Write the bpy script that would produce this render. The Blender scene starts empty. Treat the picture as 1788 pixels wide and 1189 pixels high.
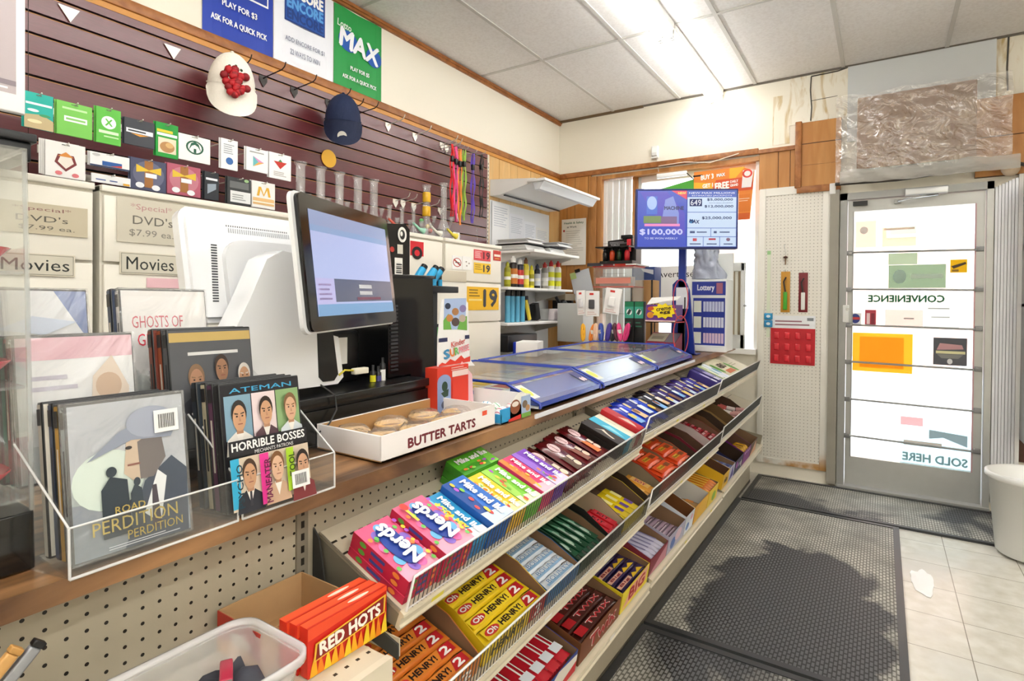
import bpy, bmesh, math, random
from mathutils import Vector, Matrix, noise
random.seed(7)
S = bpy.context.scene
COL = S.collection
R = math.radians
# ---------------------------------------------------------------- camera (metres; x right along the end wall, y along the counter, z up)
EYE = Vector((0, 0, 1.35)); FPX, CX, CY = 980.5, 894.0, 537.86
YAW, PIT, ROL = .58324, .010657, .0088
_f = Vector((-math.sin(YAW)*math.cos(PIT), math.cos(YAW)*math.cos(PIT), -math.sin(PIT)))
_r = Vector((math.cos(YAW), math.sin(YAW), 0)); _u = _r.cross(_f)
VR = _r*math.cos(ROL)+_u*math.sin(ROL); VU = -_r*math.sin(ROL)+_u*math.cos(ROL); VF = _f
cd = bpy.data.cameras.new('camera'); cam = bpy.data.objects.new('camera', cd); COL.objects.link(cam)
cam.matrix_world = Matrix(((VR.x, VU.x, -VF.x, EYE.x), (VR.y, VU.y, -VF.y, EYE.y), (VR.z, VU.z, -VF.z, EYE.z), (0, 0, 0, 1)))
cd.sensor_width = 36; cd.lens = FPX/1788*36; cd.shift_y = -(594.5-CY)/1788; cd.clip_start = .02; cd.clip_end = 200
S.camera = cam
S.view_settings.view_transform = 'Standard'; S.view_settings.look = 'None'
S.view_settings.gamma = 1; S.view_settings.use_curve_mapping = False
S.view_settings.exposure = 1.15
S.cycles.transparent_max_bounces = 40
# ---------------------------------------------------------------- sky and large lights
W = bpy.data.worlds.new('sky'); S.world = W; W.use_nodes = True
bg = W.node_tree.nodes['Background']; bg.inputs[0].default_value = (.93, .96, 1, 1); bg.inputs[1].default_value = 2.0
def area(name, loc, rot, sx, sy, power, col=(1, 1, 1)):
    l = bpy.data.lights.new(name, 'AREA'); l.shape = 'RECTANGLE'; l.size = sx; l.size_y = sy; l.energy = power; l.color = col
    o = bpy.data.objects.new(name, l); COL.objects.link(o); o.location = loc; o.rotation_euler = rot; return o
TUBE = 11.0          # strength of the fluorescent tubes

# ---------------------------------------------------------------- pixel -> point on a real plane
def at(px, py, X=None, Y=None, Z=None):
    d = VF + VR*((px-CX)/FPX) + VU*((CY-py)/FPX)
    t = (X-EYE.x)/d.x if X is not None else (Y-EYE.y)/d.y if Y is not None else (Z-EYE.z)/d.z
    return EYE + d*t
def cz(y): return .951+.0165*y                                        # counter top height
def onc(px, py, h=0):                                                 # point on the counter top (+h)
    z = .97
    for _ in range(8): q = at(px, py, Z=z+h); z = cz(q.y)
    return Vector((q.x, q.y, z+h))
def depth(p): return (Vector(p)-EYE).dot(VF)
# ---------------------------------------------------------------- materials
def lin(h):
    if not isinstance(h, str): return tuple(h)+(1,) if len(h) == 3 else h
    h = h.lstrip('#'); v = [int(h[i:i+2], 16)/255 for i in (0, 2, 4)]
    return tuple(x/12.92 if x <= .04045 else ((x+.055)/1.055)**2.4 for x in v)+(1,)
_M = {}
def M(col, rough=.5, metal=0, emit=0, tr=0, coat=0, bump=0, bscale=40, var=0):
    k = (col, rough, metal, emit, tr, coat, bump, bscale, var)
    if k in _M: return _M[k]
    m = bpy.data.materials.new('m_%s_%d' % (str(col).strip('#()').replace(', ', '_'), len(_M))); m.use_nodes = True
    N = m.node_tree.nodes; L = m.node_tree.links; b = N['Principled BSDF']; c = lin(col)
    b.inputs['Base Color'].default_value = c; b.inputs['Roughness'].default_value = rough; b.inputs['Metallic'].default_value = metal
    if tr: b.inputs['Transmission Weight'].default_value = tr
    if coat: b.inputs['Coat Weight'].default_value = coat; b.inputs['Coat Roughness'].default_value = .08
    if emit: b.inputs['Emission Color'].default_value = c; b.inputs['Emission Strength'].default_value = emit
    if bump or var:
        tc = N.new('ShaderNodeTexCoord'); nz = N.new('ShaderNodeTexNoise'); nz.inputs['Scale'].default_value = bscale; nz.inputs['Detail'].default_value = 4
        L.new(tc.outputs['Object'], nz.inputs['Vector'])
        if bump:
            bp = N.new('ShaderNodeBump'); bp.inputs['Strength'].default_value = bump; bp.inputs['Distance'].default_value = .01
            L.new(nz.outputs['Fac'], bp.inputs['Height']); L.new(bp.outputs['Normal'], b.inputs['Normal'])
        if var:
            mx = N.new('ShaderNodeMix'); mx.data_type = 'RGBA'; mx.inputs[6].default_value = c
            mx.inputs[7].default_value = tuple(x*(1-var) for x in c[:3])+(1,)
            L.new(nz.outputs['Fac'], mx.inputs[0]); L.new(mx.outputs[2], b.inputs['Base Color'])
    _M[k] = m; return m
def glow(c, s=.44):
    k = ('glow', c, s)
    if k not in _M:
        m = M('#0b0b0d', .2, 0, 0, 0, 0, 0, s, 0).copy(); b = m.node_tree.nodes['Principled BSDF']; b.inputs['Emission Color'].default_value = lin(c); b.inputs['Emission Strength'].default_value = s; m.name = 'screen_pixels'; _M[k] = m
    return _M[k]
def clear(name, tint=(1, 1, 1), fr=1.45, haze=0, hc=(1, 1, 1), rough=.03, wrinkle=0):
    """see-through plastic or glass sheet: transparent + gloss by fresnel (+ a little milky diffuse)"""
    m = bpy.data.materials.new(name); m.use_nodes = True; N = m.node_tree.nodes; L = m.node_tree.links; N.clear()
    o = N.new('ShaderNodeOutputMaterial'); t = N.new('ShaderNodeBsdfTransparent'); t.inputs[0].default_value = tint+(1,)
    g = N.new('ShaderNodeBsdfGlossy'); g.inputs['Roughness'].default_value = rough
    f = N.new('ShaderNodeLayerWeight'); f.inputs['Blend'].default_value = .5
    pw = N.new('ShaderNodeMath'); pw.operation = 'POWER'; pw.inputs[1].default_value = 4; L.new(f.outputs['Facing'], pw.inputs[0])
    ad = N.new('ShaderNodeMath'); ad.operation = 'MULTIPLY_ADD'; ad.inputs[1].default_value = .7; ad.inputs[2].default_value = ((fr-1)/(fr+1))**2; ad.use_clamp = True; L.new(pw.outputs[0], ad.inputs[0])
    x = N.new('ShaderNodeMixShader'); last = t
    if haze:
        d = N.new('ShaderNodeBsdfDiffuse'); d.inputs[0].default_value = hc+(1,); h = N.new('ShaderNodeMixShader'); h.inputs[0].default_value = haze
        L.new(t.outputs[0], h.inputs[1]); L.new(d.outputs[0], h.inputs[2]); last = h
    if wrinkle:
        tc = N.new('ShaderNodeTexCoord'); nz = N.new('ShaderNodeTexNoise'); nz.inputs['Scale'].default_value = 9; nz.inputs['Detail'].default_value = 3; nz.inputs['Distortion'].default_value = 1.5
        bp = N.new('ShaderNodeBump'); bp.inputs['Strength'].default_value = wrinkle; bp.inputs['Distance'].default_value = .04
        L.new(tc.outputs['Object'], nz.inputs[0]); L.new(nz.outputs['Fac'], bp.inputs['Height'])
        L.new(bp.outputs[0], g.inputs['Normal']); L.new(bp.outputs[0], f.inputs['Normal'])
    L.new(ad.outputs[0], x.inputs[0]); L.new(last.outputs[0], x.inputs[1]); L.new(g.outputs[0], x.inputs[2]); L.new(x.outputs[0], o.inputs[0])
    return m
def nodes(name, rough=.5, metal=0):
    m = bpy.data.materials.new(name); m.use_nodes = True; nt = m.node_tree; b = nt.nodes['Principled BSDF']
    b.inputs['Roughness'].default_value = rough; b.inputs['Metallic'].default_value = metal
    class H: pass
    h = H(); h.m = m; h.N = nt.nodes; h.L = nt.links; h.b = b
    tc = nt.nodes.new('ShaderNodeTexCoord'); h.obj = tc.outputs['Object']
    def ma(op, a, b_=None, c_=None, clamp=False):
        n = nt.nodes.new('ShaderNodeMath'); n.operation = op; n.use_clamp = clamp
        for i, v in enumerate((a, b_, c_)):
            if v is None: continue
            if isinstance(v, (int, float)): n.inputs[i].default_value = v
            else: nt.links.new(v, n.inputs[i])
        return n.outputs[0]
    def noi(scale, detail=3, vec=None, dist=0, out='Fac'):
        n = nt.nodes.new('ShaderNodeTexNoise'); n.inputs['Scale'].default_value = scale; n.inputs['Detail'].default_value = detail; n.inputs['Distortion'].default_value = dist
        nt.links.new(vec if vec is not None else h.obj, n.inputs['Vector']); return n.outputs[out]
    def mix(f, a, b_):
        n = nt.nodes.new('ShaderNodeMix'); n.data_type = 'RGBA'
        for i, v in ((0, f), (6, a), (7, b_)):
            if isinstance(v, str): n.inputs[i].default_value = lin(v)
            elif isinstance(v, (int, float, tuple)): n.inputs[i].default_value = v
            else: nt.links.new(v, n.inputs[i])
        return n.outputs[2]
    def mapping(scale=(1, 1, 1), rot=(0, 0, 0)):
        n = nt.nodes.new('ShaderNodeMapping'); n.inputs['Scale'].default_value = scale; n.inputs['Rotation'].default_value = rot
        nt.links.new(h.obj, n.inputs[0]); return n.outputs[0]
    def xyz():
        n = nt.nodes.new('ShaderNodeSeparateXYZ'); nt.links.new(h.obj, n.inputs[0]); return n.outputs
    def ramp(f, lo, hi):
        return ma('MULTIPLY', ma('SUBTRACT', f, lo), 1/(hi-lo), clamp=True)
    def bump(hh, s=.3, d=.005):
        n = nt.nodes.new('ShaderNodeBump'); n.inputs['Strength'].default_value = s; n.inputs['Distance'].default_value = d
        nt.links.new(hh, n.inputs['Height']); nt.links.new(n.outputs[0], b.inputs['Normal'])
    def col(v): nt.links.new(v, b.inputs['Base Color'])
    h.ma, h.noi, h.mix, h.mapping, h.xyz, h.ramp, h.bump, h.col = ma, noi, mix, mapping, xyz, ramp, bump, col
    return h
def peg_mat(name, base, hole, axes, pitch=.0254, r=.13, var=.06):
    h = nodes(name, .45); s = h.xyz(); d = []
    for a in axes:
        d.append(h.ma('POWER', h.ma('SUBTRACT', h.ma('FRACT', h.ma('MULTIPLY', s[a], 1/pitch)), .5), 2))
    inside = h.ma('LESS_THAN', h.ma('ADD', d[0], d[1]), r*r)
    h.col(h.mix(inside, h.mix(h.noi(6), base, tuple(x*(1-var*4) for x in lin(base)[:3])+(1,)), hole)); return h.m
def wood_mat(name, c1, c2, stretch=(1, 1, 1), scale=8, rough=.4):
    h = nodes(name, rough); n = h.noi(scale, 6, h.mapping(stretch), 1.2)
    w = h.noi(scale*5, 3, h.mapping(stretch), .3)
    h.col(h.mix(h.ramp(n, .38, .62), h.mix(h.ramp(w, .3, .7), c1, tuple(x*.85 for x in lin(c1)[:3])+(1,)), c2)); h.bump(n, .06); return h.m

# ---------------------------------------------------------------- mesh builder
_TX = {}
def textmesh(s, bold):
    k = (s, bold)
    if k in _TX: return _TX[k]
    c = bpy.data.curves.new('t', 'FONT'); c.body = s; c.resolution_u = 2; c.offset = bold; c.fill_mode = 'FRONT'
    o = bpy.data.objects.new('t', c); COL.objects.link(o)
    dg = bpy.context.evaluated_depsgraph_get(); me = bpy.data.meshes.new_from_object(o.evaluated_get(dg))
    v = [(p.co.x, p.co.y) for p in me.vertices]; f = [tuple(p.vertices) for p in me.polygons]
    bpy.data.objects.remove(o); bpy.data.curves.remove(c); bpy.data.meshes.remove(me)
    if v:
        x0 = min(a for a, b in v); x1 = max(a for a, b in v); y0 = min(b for a, b in v); y1 = max(b for a, b in v)
    else: x0 = y0 = 0; x1 = y1 = 1
    _TX[k] = ([((a-x0)/(x1-x0), (b-y0)/(y1-y0)) for a, b in v], f, (x1-x0)/(y1-y0)); return _TX[k]
class MB:
    def __init__(s): s.v = []; s.f = []; s.mi = []; s.sm = []; s.mats = []; s.T = Matrix.Identity(4)
    def mat(s, m):
        if isinstance(m, str): m = M(m)
        if m not in s.mats: s.mats.append(m)
        return s.mats.index(m)
    def add(s, vs, fs, m, smooth=False):
        o = len(s.v); k = s.mat(m); s.v += [s.T @ Vector(p) for p in vs]
        for f in fs: s.f.append([o+i for i in f]); s.mi.append(k); s.sm.append(smooth)
        return s
    def box(s, x0, x1, y0, y1, z0, z1, m, r=0):
        if r:
            bm = bmesh.new(); bmesh.ops.create_cube(bm, size=1)
            for q in bm.verts: q.co = Vector(((x0+x1)/2+q.co.x*(x1-x0), (y0+y1)/2+q.co.y*(y1-y0), (z0+z1)/2+q.co.z*(z1-z0)))
            bmesh.ops.bevel(bm, geom=bm.edges[:], offset=r, segments=2, profile=.6, affect='EDGES', clamp_overlap=True)
            bm.verts.index_update(); s.add([q.co.copy() for q in bm.verts], [[q.index for q in f.verts] for f in bm.faces], m, True); bm.free(); return s
        v = [(x, y, z) for z in (z0, z1) for y in (y0, y1) for x in (x0, x1)]
        return s.add(v, [(0, 2, 3, 1), (4, 5, 7, 6), (0, 1, 5, 4), (2, 6, 7, 3), (0, 4, 6, 2), (1, 3, 7, 5)], m)
    def hexa(s, q, m):                       # 8 points: bottom 4 ccw, top 4 ccw
        return s.add(q, [(3, 2, 1, 0), (4, 5, 6, 7), (0, 1, 5, 4), (1, 2, 6, 5), (2, 3, 7, 6), (3, 0, 4, 7)], m)
    def poly(s, pts, m): return s.add(pts, [tuple(range(len(pts)))], m)
    def prism(s, pts, off, m, smooth=False):          # polygon (3d) extruded by off
        n = len(pts); off = Vector(off); a = [Vector(p) for p in pts]
        s.add(a+[p+off for p in a], [tuple(range(n))[::-1], tuple(range(n, 2*n))], m)
        return s.add(a+[p+off for p in a], [(i, (i+1) % n, n+(i+1) % n, n+i) for i in range(n)], m, smooth)
    def tube(s, pts, r, m, n=8, cap=True, closed=False):
        pts = [Vector(p) for p in pts]; rs = r if isinstance(r, (list, tuple)) else [r]*len(pts); V = []; F = []
        L = len(pts)
        for i, p in enumerate(pts):
            a = pts[(i-1) % L] if (closed or i) else p; b = pts[(i+1) % L] if (closed or i < L-1) else p
            d = (b-a).normalized() if (b-a).length > 1e-9 else Vector((0, 0, 1))
            if i == 0: ref = Vector((0, 0, 1)) if abs(d.z) < .9 else Vector((1, 0, 0))
            e = d.cross(ref).normalized(); g = e.cross(d).normalized(); ref = g
            for k in range(n):
                t = 2*math.pi*k/n; V.append(p+(e*math.cos(t)+g*math.sin(t))*rs[i])
        for i in range(L-1 if not closed else L):
            j = (i+1) % L
            for k in range(n): F.append((i*n+k, i*n+(k+1) % n, j*n+(k+1) % n, j*n+k))
        s.add(V, F, m, True)
        if cap and not closed: s.add(V[:n]+V[-n:], [tuple(range(n))[::-1], tuple(range(n, 2*n))], m)
        return s
    def cyl(s, a, b, r, m, n=16, r2=None): return s.tube([a, b], [r, r if r2 is None else r2], m, n)
    def lathe(s, prof, m, n=24, c=(0, 0, 0)):
        V = []; F = []; c = Vector(c)
        for r, z in prof:
            for k in range(n): V.append(c+Vector((r*math.cos(2*math.pi*k/n), r*math.sin(2*math.pi*k/n), z)))
        for i in range(len(prof)-1):
            for k in range(n): F.append((i*n+k, i*n+(k+1) % n, (i+1)*n+(k+1) % n, (i+1)*n+k))
        return s.add(V, F, m, True)
    def ball(s, c, r, m, n=12, sz=1.0):
        c = Vector(c); return s.lathe([(r*math.sin(math.pi*i/n)+1e-5, -r*sz*math.cos(math.pi*i/n)) for i in range(n+1)], m, n+4, c)
    def art(s, o, u, v, items, eps=.0003):
        """flat printing on a surface: o corner, u/v full-size edge vectors, items in 0..1 coordinates"""
        o = Vector(o); u = Vector(u); v = Vector(v); n = u.cross(v).normalized(); ul = u.length; vl = v.length
        def P(a, b, k): return o+u*a+v*b+n*(eps*(k+1))
        for k, it in enumerate(items):
            t = it[0]
            if t == 'r': x0, y0, x1, y1, c = it[1:6]; s.add([P(x0, y0, k), P(x1, y0, k), P(x1, y1, k), P(x0, y1, k)], [(0, 1, 2, 3)], c)
            elif t == 'e':
                x, y, rx, ry, c = it[1:6]; n_ = 20
                s.add([P(x+rx*math.cos(2*math.pi*i/n_), y+ry*math.sin(2*math.pi*i/n_), k) for i in range(n_)], [tuple(range(n_))], c)
            elif t == 'p': s.add([P(a, b, k) for a, b in it[1]], [tuple(range(len(it[1])))], it[2])
            elif t == 't':               # 't', text, cx, cy, w, h, colour, [rotation deg], [bold]
                st, x, y, w, h, c = it[1:7]; rot = R(it[7]) if len(it) > 7 else 0; bo = it[8] if len(it) > 8 else .02
                vs, fs, asp = textmesh(st, 0); ca, sa = math.cos(rot), math.sin(rot); U = u/ul; V_ = v/vl; W_ = w*ul; H_ = h*vl
                if rot and abs(abs(it[7])-90) < 1: W_ = w*vl; H_ = h*ul
                base = o+u*x+v*y+n*(eps*(k+1)); bb = min(bo, .05)*H_*1.1
                for j, (da, db) in enumerate(((0, 0), (bb, 0), (-bb, 0), (0, bb), (0, -bb)) if bo >= .02 else ((0, 0),)):
                    q = []
                    for a, b in vs:
                        a = (a-.5)*(W_-2*bb)+da; b = (b-.5)*(H_-2*bb)+db; q.append(base+n*(j*eps*.1)+U*(a*ca-b*sa)+V_*(a*sa+b*ca))
                    s.add(q, fs, c)
            elif t == 'bar':             # barcode
                x0, y0, x1, y1 = it[1:5]; rr = random.Random(5); x = x0
                while x < x1:
                    w = (x1-x0)*rr.choice((.02, .035, .05)); s.add([P(x, y0, k), P(min(x+w, x1), y0, k), P(min(x+w, x1), y1, k), P(x, y1, k)], [(0, 1, 2, 3)], '#222222'); x += w*2
            elif t == 'l':               # lines of tiny print: x0,y0,x1,y1,n,colour
                x0, y0, x1, y1, n_, c = it[1:7]; rr = random.Random(int(n_*7)); hh = (y1-y0)/n_
                for i in range(n_):
                    y = y0+hh*i; x = x1-(x1-x0)*rr.uniform(0, .35); s.add([P(x0, y+hh*.3, k), P(x, y+hh*.3, k), P(x, y+hh*.7, k), P(x0, y+hh*.7, k)], [(0, 1, 2, 3)], c)
        return s
    def mesh(s, name):
        me = bpy.data.meshes.new(name); me.from_pydata([tuple(p) for p in s.v], [], s.f)
        for m in s.mats: me.materials.append(m)
        me.polygons.foreach_set('material_index', s.mi); me.polygons.foreach_set('use_smooth', s.sm); me.update(); return me
    def build(s, name, parent=None, label=None, cat=None, group=None, kind=None, loc=None, rot=None, mw=None, world=False):
        """world=True: vertices are in world space; move the origin to the base of the mesh (or into the parent's space)"""
        if world:
            if parent is not None: inv = wm(parent).inverted(); s.v = [inv @ p for p in s.v]
            else:
                c = Vector((sum(p.x for p in s.v)/len(s.v), sum(p.y for p in s.v)/len(s.v), min(p.z for p in s.v)))
                s.v = [p-c for p in s.v]; loc = c
        o = bpy.data.objects.new(name, s.mesh(name)); COL.objects.link(o)
        if parent is not None: o.parent = parent
        if mw is not None: o.matrix_basis = mw
        if loc is not None: o.location = loc
        if rot is not None: o.rotation_euler = rot
        tag(o, label, cat, group, kind); return o
def wm(o):
    m = o.matrix_basis.copy(); p = o.parent
    while p is not None: m = p.matrix_basis @ m; p = p.parent
    return m
def tag(o, label=None, cat=None, group=None, kind=None):
    if label: o['label'] = label
    if cat: o['category'] = cat
    if group: o['group'] = group
    if kind: o['kind'] = kind
    return o
def T(name, label, cat, loc=(0, 0, 0), rz=0, group=None, mw=None):
    o = bpy.data.objects.new(name, None); COL.objects.link(o); o.empty_display_size = .05
    if mw is not None: o.matrix_basis = mw
    else: o.location = loc; o.rotation_euler = (0, 0, rz)
    return tag(o, label, cat, group)
def dup(root, mw=None, loc=None, rz=None, label=None, group=None):
    kids = [c for c in bpy.data.objects if c.parent == root]
    r = root.copy(); COL.objects.link(r)
    if mw is not None: r.matrix_basis = mw
    if loc is not None: r.location = loc
    if rz is not None: r.rotation_euler = (0, 0, rz)
    if label: r['label'] = label
    if group: r['group'] = group
    for ch in kids:
        c = ch.copy(); COL.objects.link(c); c.parent = r
        for g in [q for q in bpy.data.objects if q.parent == ch]: d = g.copy(); COL.objects.link(d); d.parent = c
    return r
def frame(o, x, y, z):
    return Matrix(((x[0], y[0], z[0], o[0]), (x[1], y[1], z[1], o[1]), (x[2], y[2], z[2], o[2]), (0, 0, 0, 1)))
def rr2(w, l, r, z, n=6):
    o = []
    for cx_, cy_, a0 in ((w-r, l-r, 0), (-w+r, l-r, 90), (-w+r, -l+r, 180), (w-r, -l+r, 270)):
        for i in range(n+1): a = R(a0+90*i/n); o.append((cx_+r*math.cos(a), cy_+r*math.sin(a), z))
    return o
def loft(b, rings, m, capb=True, capt=False):
    V = [p for q in rings for p in q]; n = len(rings[0]); F = []
    for j in range(len(rings)-1):
        for i in range(n): F.append((j*n+i, j*n+(i+1) % n, (j+1)*n+(i+1) % n, (j+1)*n+i))
    if capb: F.append(tuple(range(n))[::-1])
    if capt: F.append(tuple(range((len(rings)-1)*n, len(rings)*n)))
    b.add(V, F, m, True)
ORD = ['first', 'second', 'third', 'fourth', 'fifth', 'sixth', 'seventh', 'eighth', 'ninth', 'tenth', 'eleventh', 'twelfth']
def thinpaper(c):
    m = bpy.data.materials.new('backlit_paper'); m.use_nodes = True; N = m.node_tree.nodes; L = m.node_tree.links; N.clear()
    o = N.new('ShaderNodeOutputMaterial'); d = N.new('ShaderNodeBsdfDiffuse'); t = N.new('ShaderNodeBsdfTranslucent'); x = N.new('ShaderNodeMixShader'); x.inputs[0].default_value = .5
    d.inputs[0].default_value = lin(c); t.inputs[0].default_value = lin(c); L.new(d.outputs[0], x.inputs[1]); L.new(t.outputs[0], x.inputs[2]); L.new(x.outputs[0], o.inputs[0]); return m
CLEAR = clear('clear_acrylic', (.97, .98, .98), 1.45, .02)
FILM = clear('clear_film', (.98, .98, .98), 1.7, .12, rough=.2, wrinkle=1.0)
GLASS = clear('window_glass', (.97, .99, .98), 1.35, 0)
PIPE = clear('pipe_glass', (.97, .98, .98), 1.5, .10)
BLK = M('#0d0d0f', .35); WHT = M('#f2f1ee', .5); CARD = M('#8a6a4c', .8, var=.2, bscale=20); CHROME = M('#cfd2d4', .22, .9)
# ================================================================ THE SETTING
CEIL = 3.11; XL = -2.65; YE = 4.83
h = nodes('vinyl_floor', .22); sx = h.xyz(); TL = .305
gx = h.ma('ABSOLUTE', h.ma('SUBTRACT', h.ma('FRACT', h.ma('MULTIPLY', sx[0], 1/TL)), .5)); gy = h.ma('ABSOLUTE', h.ma('SUBTRACT', h.ma('FRACT', h.ma('MULTIPLY', sx[1], 1/TL)), .5))
seam = h.ma('GREATER_THAN', h.ma('MAXIMUM', gx, gy), .494)
base = h.mix(h.ramp(h.noi(14, 5), .35, .75), '#e3e0d6', '#cfcabb'); wet = h.ramp(h.noi(2.2, 3), .5, .72)
h.col(h.mix(seam, h.mix(wet, base, '#d5d3cc'), '#8f897c')); FLOORM = h.m
b = MB(); b.box(XL, 3.2, -2.6, YE, -.05, 0, FLOORM); b.build('floor', kind='structure')
h = nodes('ceiling_tile', .85); h.col(h.mix(h.ramp(h.noi(60, 3), .4, .7), '#eceae8', '#e2dfdc')); h.bump(h.noi(180, 2), .15, .002); TILEM = h.m
b = MB(); b.box(XL-.1, 3.2, -2.6, YE+.1, CEIL, CEIL+.08, TILEM); b.build('ceiling', kind='structure')
b = MB(); GR = M('#c9c7c2', .5)
xs = [XL+.013+.0+(-1.478+2.65-.0)*0]            # tee positions measured on the end wall
for k in range(-2, 8):
    x = -1.478+.6065*k
    if x > XL+.02: b.box(x-.012, x+.012, -2.6, YE, CEIL-.006, CEIL+.001, GR)
for k in range(0, 5): y = 3.53-1.22*k; b.box(XL, 3.2, y-.012, y+.012, CEIL-.0055, CEIL+.001, GR)
b.box(XL, -1.8, YE-.02, YE, CEIL-.02, CEIL, M('#6e5a40')); b.box(-1.8, 3.2, YE-.02, YE, CEIL-.012, CEIL, M('#6d675e'))
b.build('trim_1', kind='structure', label='ceiling grid')
WALL = M('#f1ebdc', .75, bump=.1, bscale=60)
b = MB(); b.box(XL-.12, XL, -2.6, YE, 0, CEIL, WALL); b.build('wall_left', kind='structure')
# end wall with the window and door openings
WX0, WX1, WZ0, WZ1 = -2.24, -.835, .98, 2.53; DX0, DX1, DZ1 = -.27, .60, 2.17
b = MB(); T_ = .16
for x0, x1, z0, z1 in ((XL-.12, WX0, 0, CEIL), (WX0, WX1, 0, WZ0), (WX0, WX1, WZ1, CEIL), (WX1, DX0, 0, CEIL), (DX0, DX1, DZ1, CEIL), (DX1, 3.2, 0, CEIL)):
    b.box(x0, x1, YE, YE+T_, z0, z1, WALL)
b.build('wall_end', kind='structure')
b = MB(); b.box(3.2, 3.3, -2.6, YE+.16, 0, CEIL, WALL); b.build('wall_right', kind='structure')
b = MB(); b.box(XL-.12, 3.3, -2.7, -2.6, 0, CEIL, WALL); b.build('wall_back', kind='structure')
# wood: trims and panelling
OAK = wood_mat('oak_trim', '#b0713a', '#8d5526', (1, .6, 1), 14); PANEL = wood_mat('wood_panelling', '#c98f4e', '#b57a3c', (1, 1, .12), 9, .45)
b = MB(); b.box(XL, XL+.018, -2.6, YE, CEIL-.045, CEIL-.004, OAK); b.box(XL, XL+.028, -2.6, YE, CEIL-.03, CEIL-.02, OAK); b.build('trim_2', kind='structure')
b = MB(); b.box(XL, XL+.03, -2.6, YE, 2.545, 2.59, OAK, .004); b.box(XL, XL+.022, -2.6, YE, 2.52, 2.55, M('#c98b3e', .4)); b.build('trim_3', kind='structure')
b = MB(); b.box(XL+.03, -.84, YE-.03, YE, 2.545, 2.59, OAK, .004); b.build('trim_4', kind='structure')
PANEL_L = wood_mat('pale_wood_panelling', '#dfb679', '#d3a566', (1, 1, .12), 9, .45)
def planks(b, ax, a0, a1, z0, z1, base, w=.1, seed=1, thick=.012):
    rr = random.Random(seed); a = a0
    b_ = M('#4d2e14')
    while a < a1-.005:
        ww = min(w*rr.choice((1, 1, .6, 1.3)), a1-a)
        if ax == 'Y': b.box(base, base+thick, a+.0025, a+ww-.0025, z0, z1, PANEL_L)
        else: b.box(a+.0025, a+ww-.0025, base-thick, base, z0, z1, PANEL)
        a += ww
    if ax == 'Y': b.box(base, base+.006, a0, a1, z0, z1, b_)
    else: b.box(a0, a1, base-.006, base, z0, z1, b_)
b = MB(); planks(b, 'Y', 3.62, YE, .0, 2.53, XL, .17, 3); b.build('trim_5', kind='structure', label='wood panelling on the left wall')
b = MB(); planks(b, 'X', XL+.013, WX0-.06, 0, 2.545, YE, .14, 5); b.build('trim_6', kind='structure')
b = MB()
planks(b, 'X', -.835, -.56, 2.26, 2.56, YE, .14, 8); b.box(-.84, -.555, YE-.028, YE, 2.545, 2.575, OAK)
b.box(-.575, -.53, YE-.05, YE, 2.24, 2.745, OAK, .006)
for k, z in enumerate((2.25, 2.41, 2.575)): b.box(-.53, -.27, YE-.035, YE, z, z+.158, PANEL)
b.box(-.53, -.27, YE-.03, YE, 2.25, 2.735, M('#4d2e14')); b.box(-.56, -.27, YE-.045, YE, 2.2, 2.25, OAK, .004)
b.build('trim_7', kind='structure', label='stepped wood boards above the pegboard')
b = MB()
for k, z in enumerate((2.2, 2.46)): b.box(.5, 1.6, YE-.03, YE, z+.003, z+.257, PANEL)
b.box(.5, 1.6, YE-.02, YE, 2.2, 2.72, M('#4d2e14')); b.box(.74, 1.6, YE-.02, YE, .35, 2.2, M('#51301f', .5))
b.build('trim_8', kind='structure', label='wood boards right of the door')
# drywall patches, stains and the cracked seam over the door
h = nodes('stained_wall', .8); n1 = h.noi(5, 5, h.mapping((2.5, 1, .6)), 1.5); h.col(h.mix(h.ramp(n1, .5, .68), '#efe9da', '#c9b07c')); STAIN = h.m
b = MB(); b.box(-.62, -.235, YE-.004, YE, 2.735, 3.1, STAIN); b.box(.6, .95, YE-.004, YE, 2.72, 3.1, STAIN)
b.box(-.74, -.62, YE-.003, YE, 2.6, 2.98, STAIN)
CR = M('#4b463e')
b.tube([(-.475, YE-.006, 3.085), (-.48, YE-.006, 2.98), (-.47, YE-.006, 2.85), (-.475, YE-.006, 2.75)], .004, CR, 5)
b.tube([(-.475, YE-.006, 3.085), (-.3, YE-.006, 3.088), (-.24, YE-.006, 3.1)], .005, CR, 5); b.tube([(-.475, YE-.006, 2.9), (-.3, YE-.006, 2.905)], .002, CR, 5)
b.tube([(.66, YE-.006, 3.1), (.655, YE-.006, 2.9), (.66, YE-.006, 2.75)], .005, CR, 5)
b.build('trim_9', kind='structure', label='stained patched plaster above the door')
b = MB(); b.box(-.235, .6, YE-.02, YE-.004, 2.55, 3.1, M('#d3d7d9', .5, bump=.15, bscale=8)); b.build('trim_10', kind='structure', label='pale grey board above the door')
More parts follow.
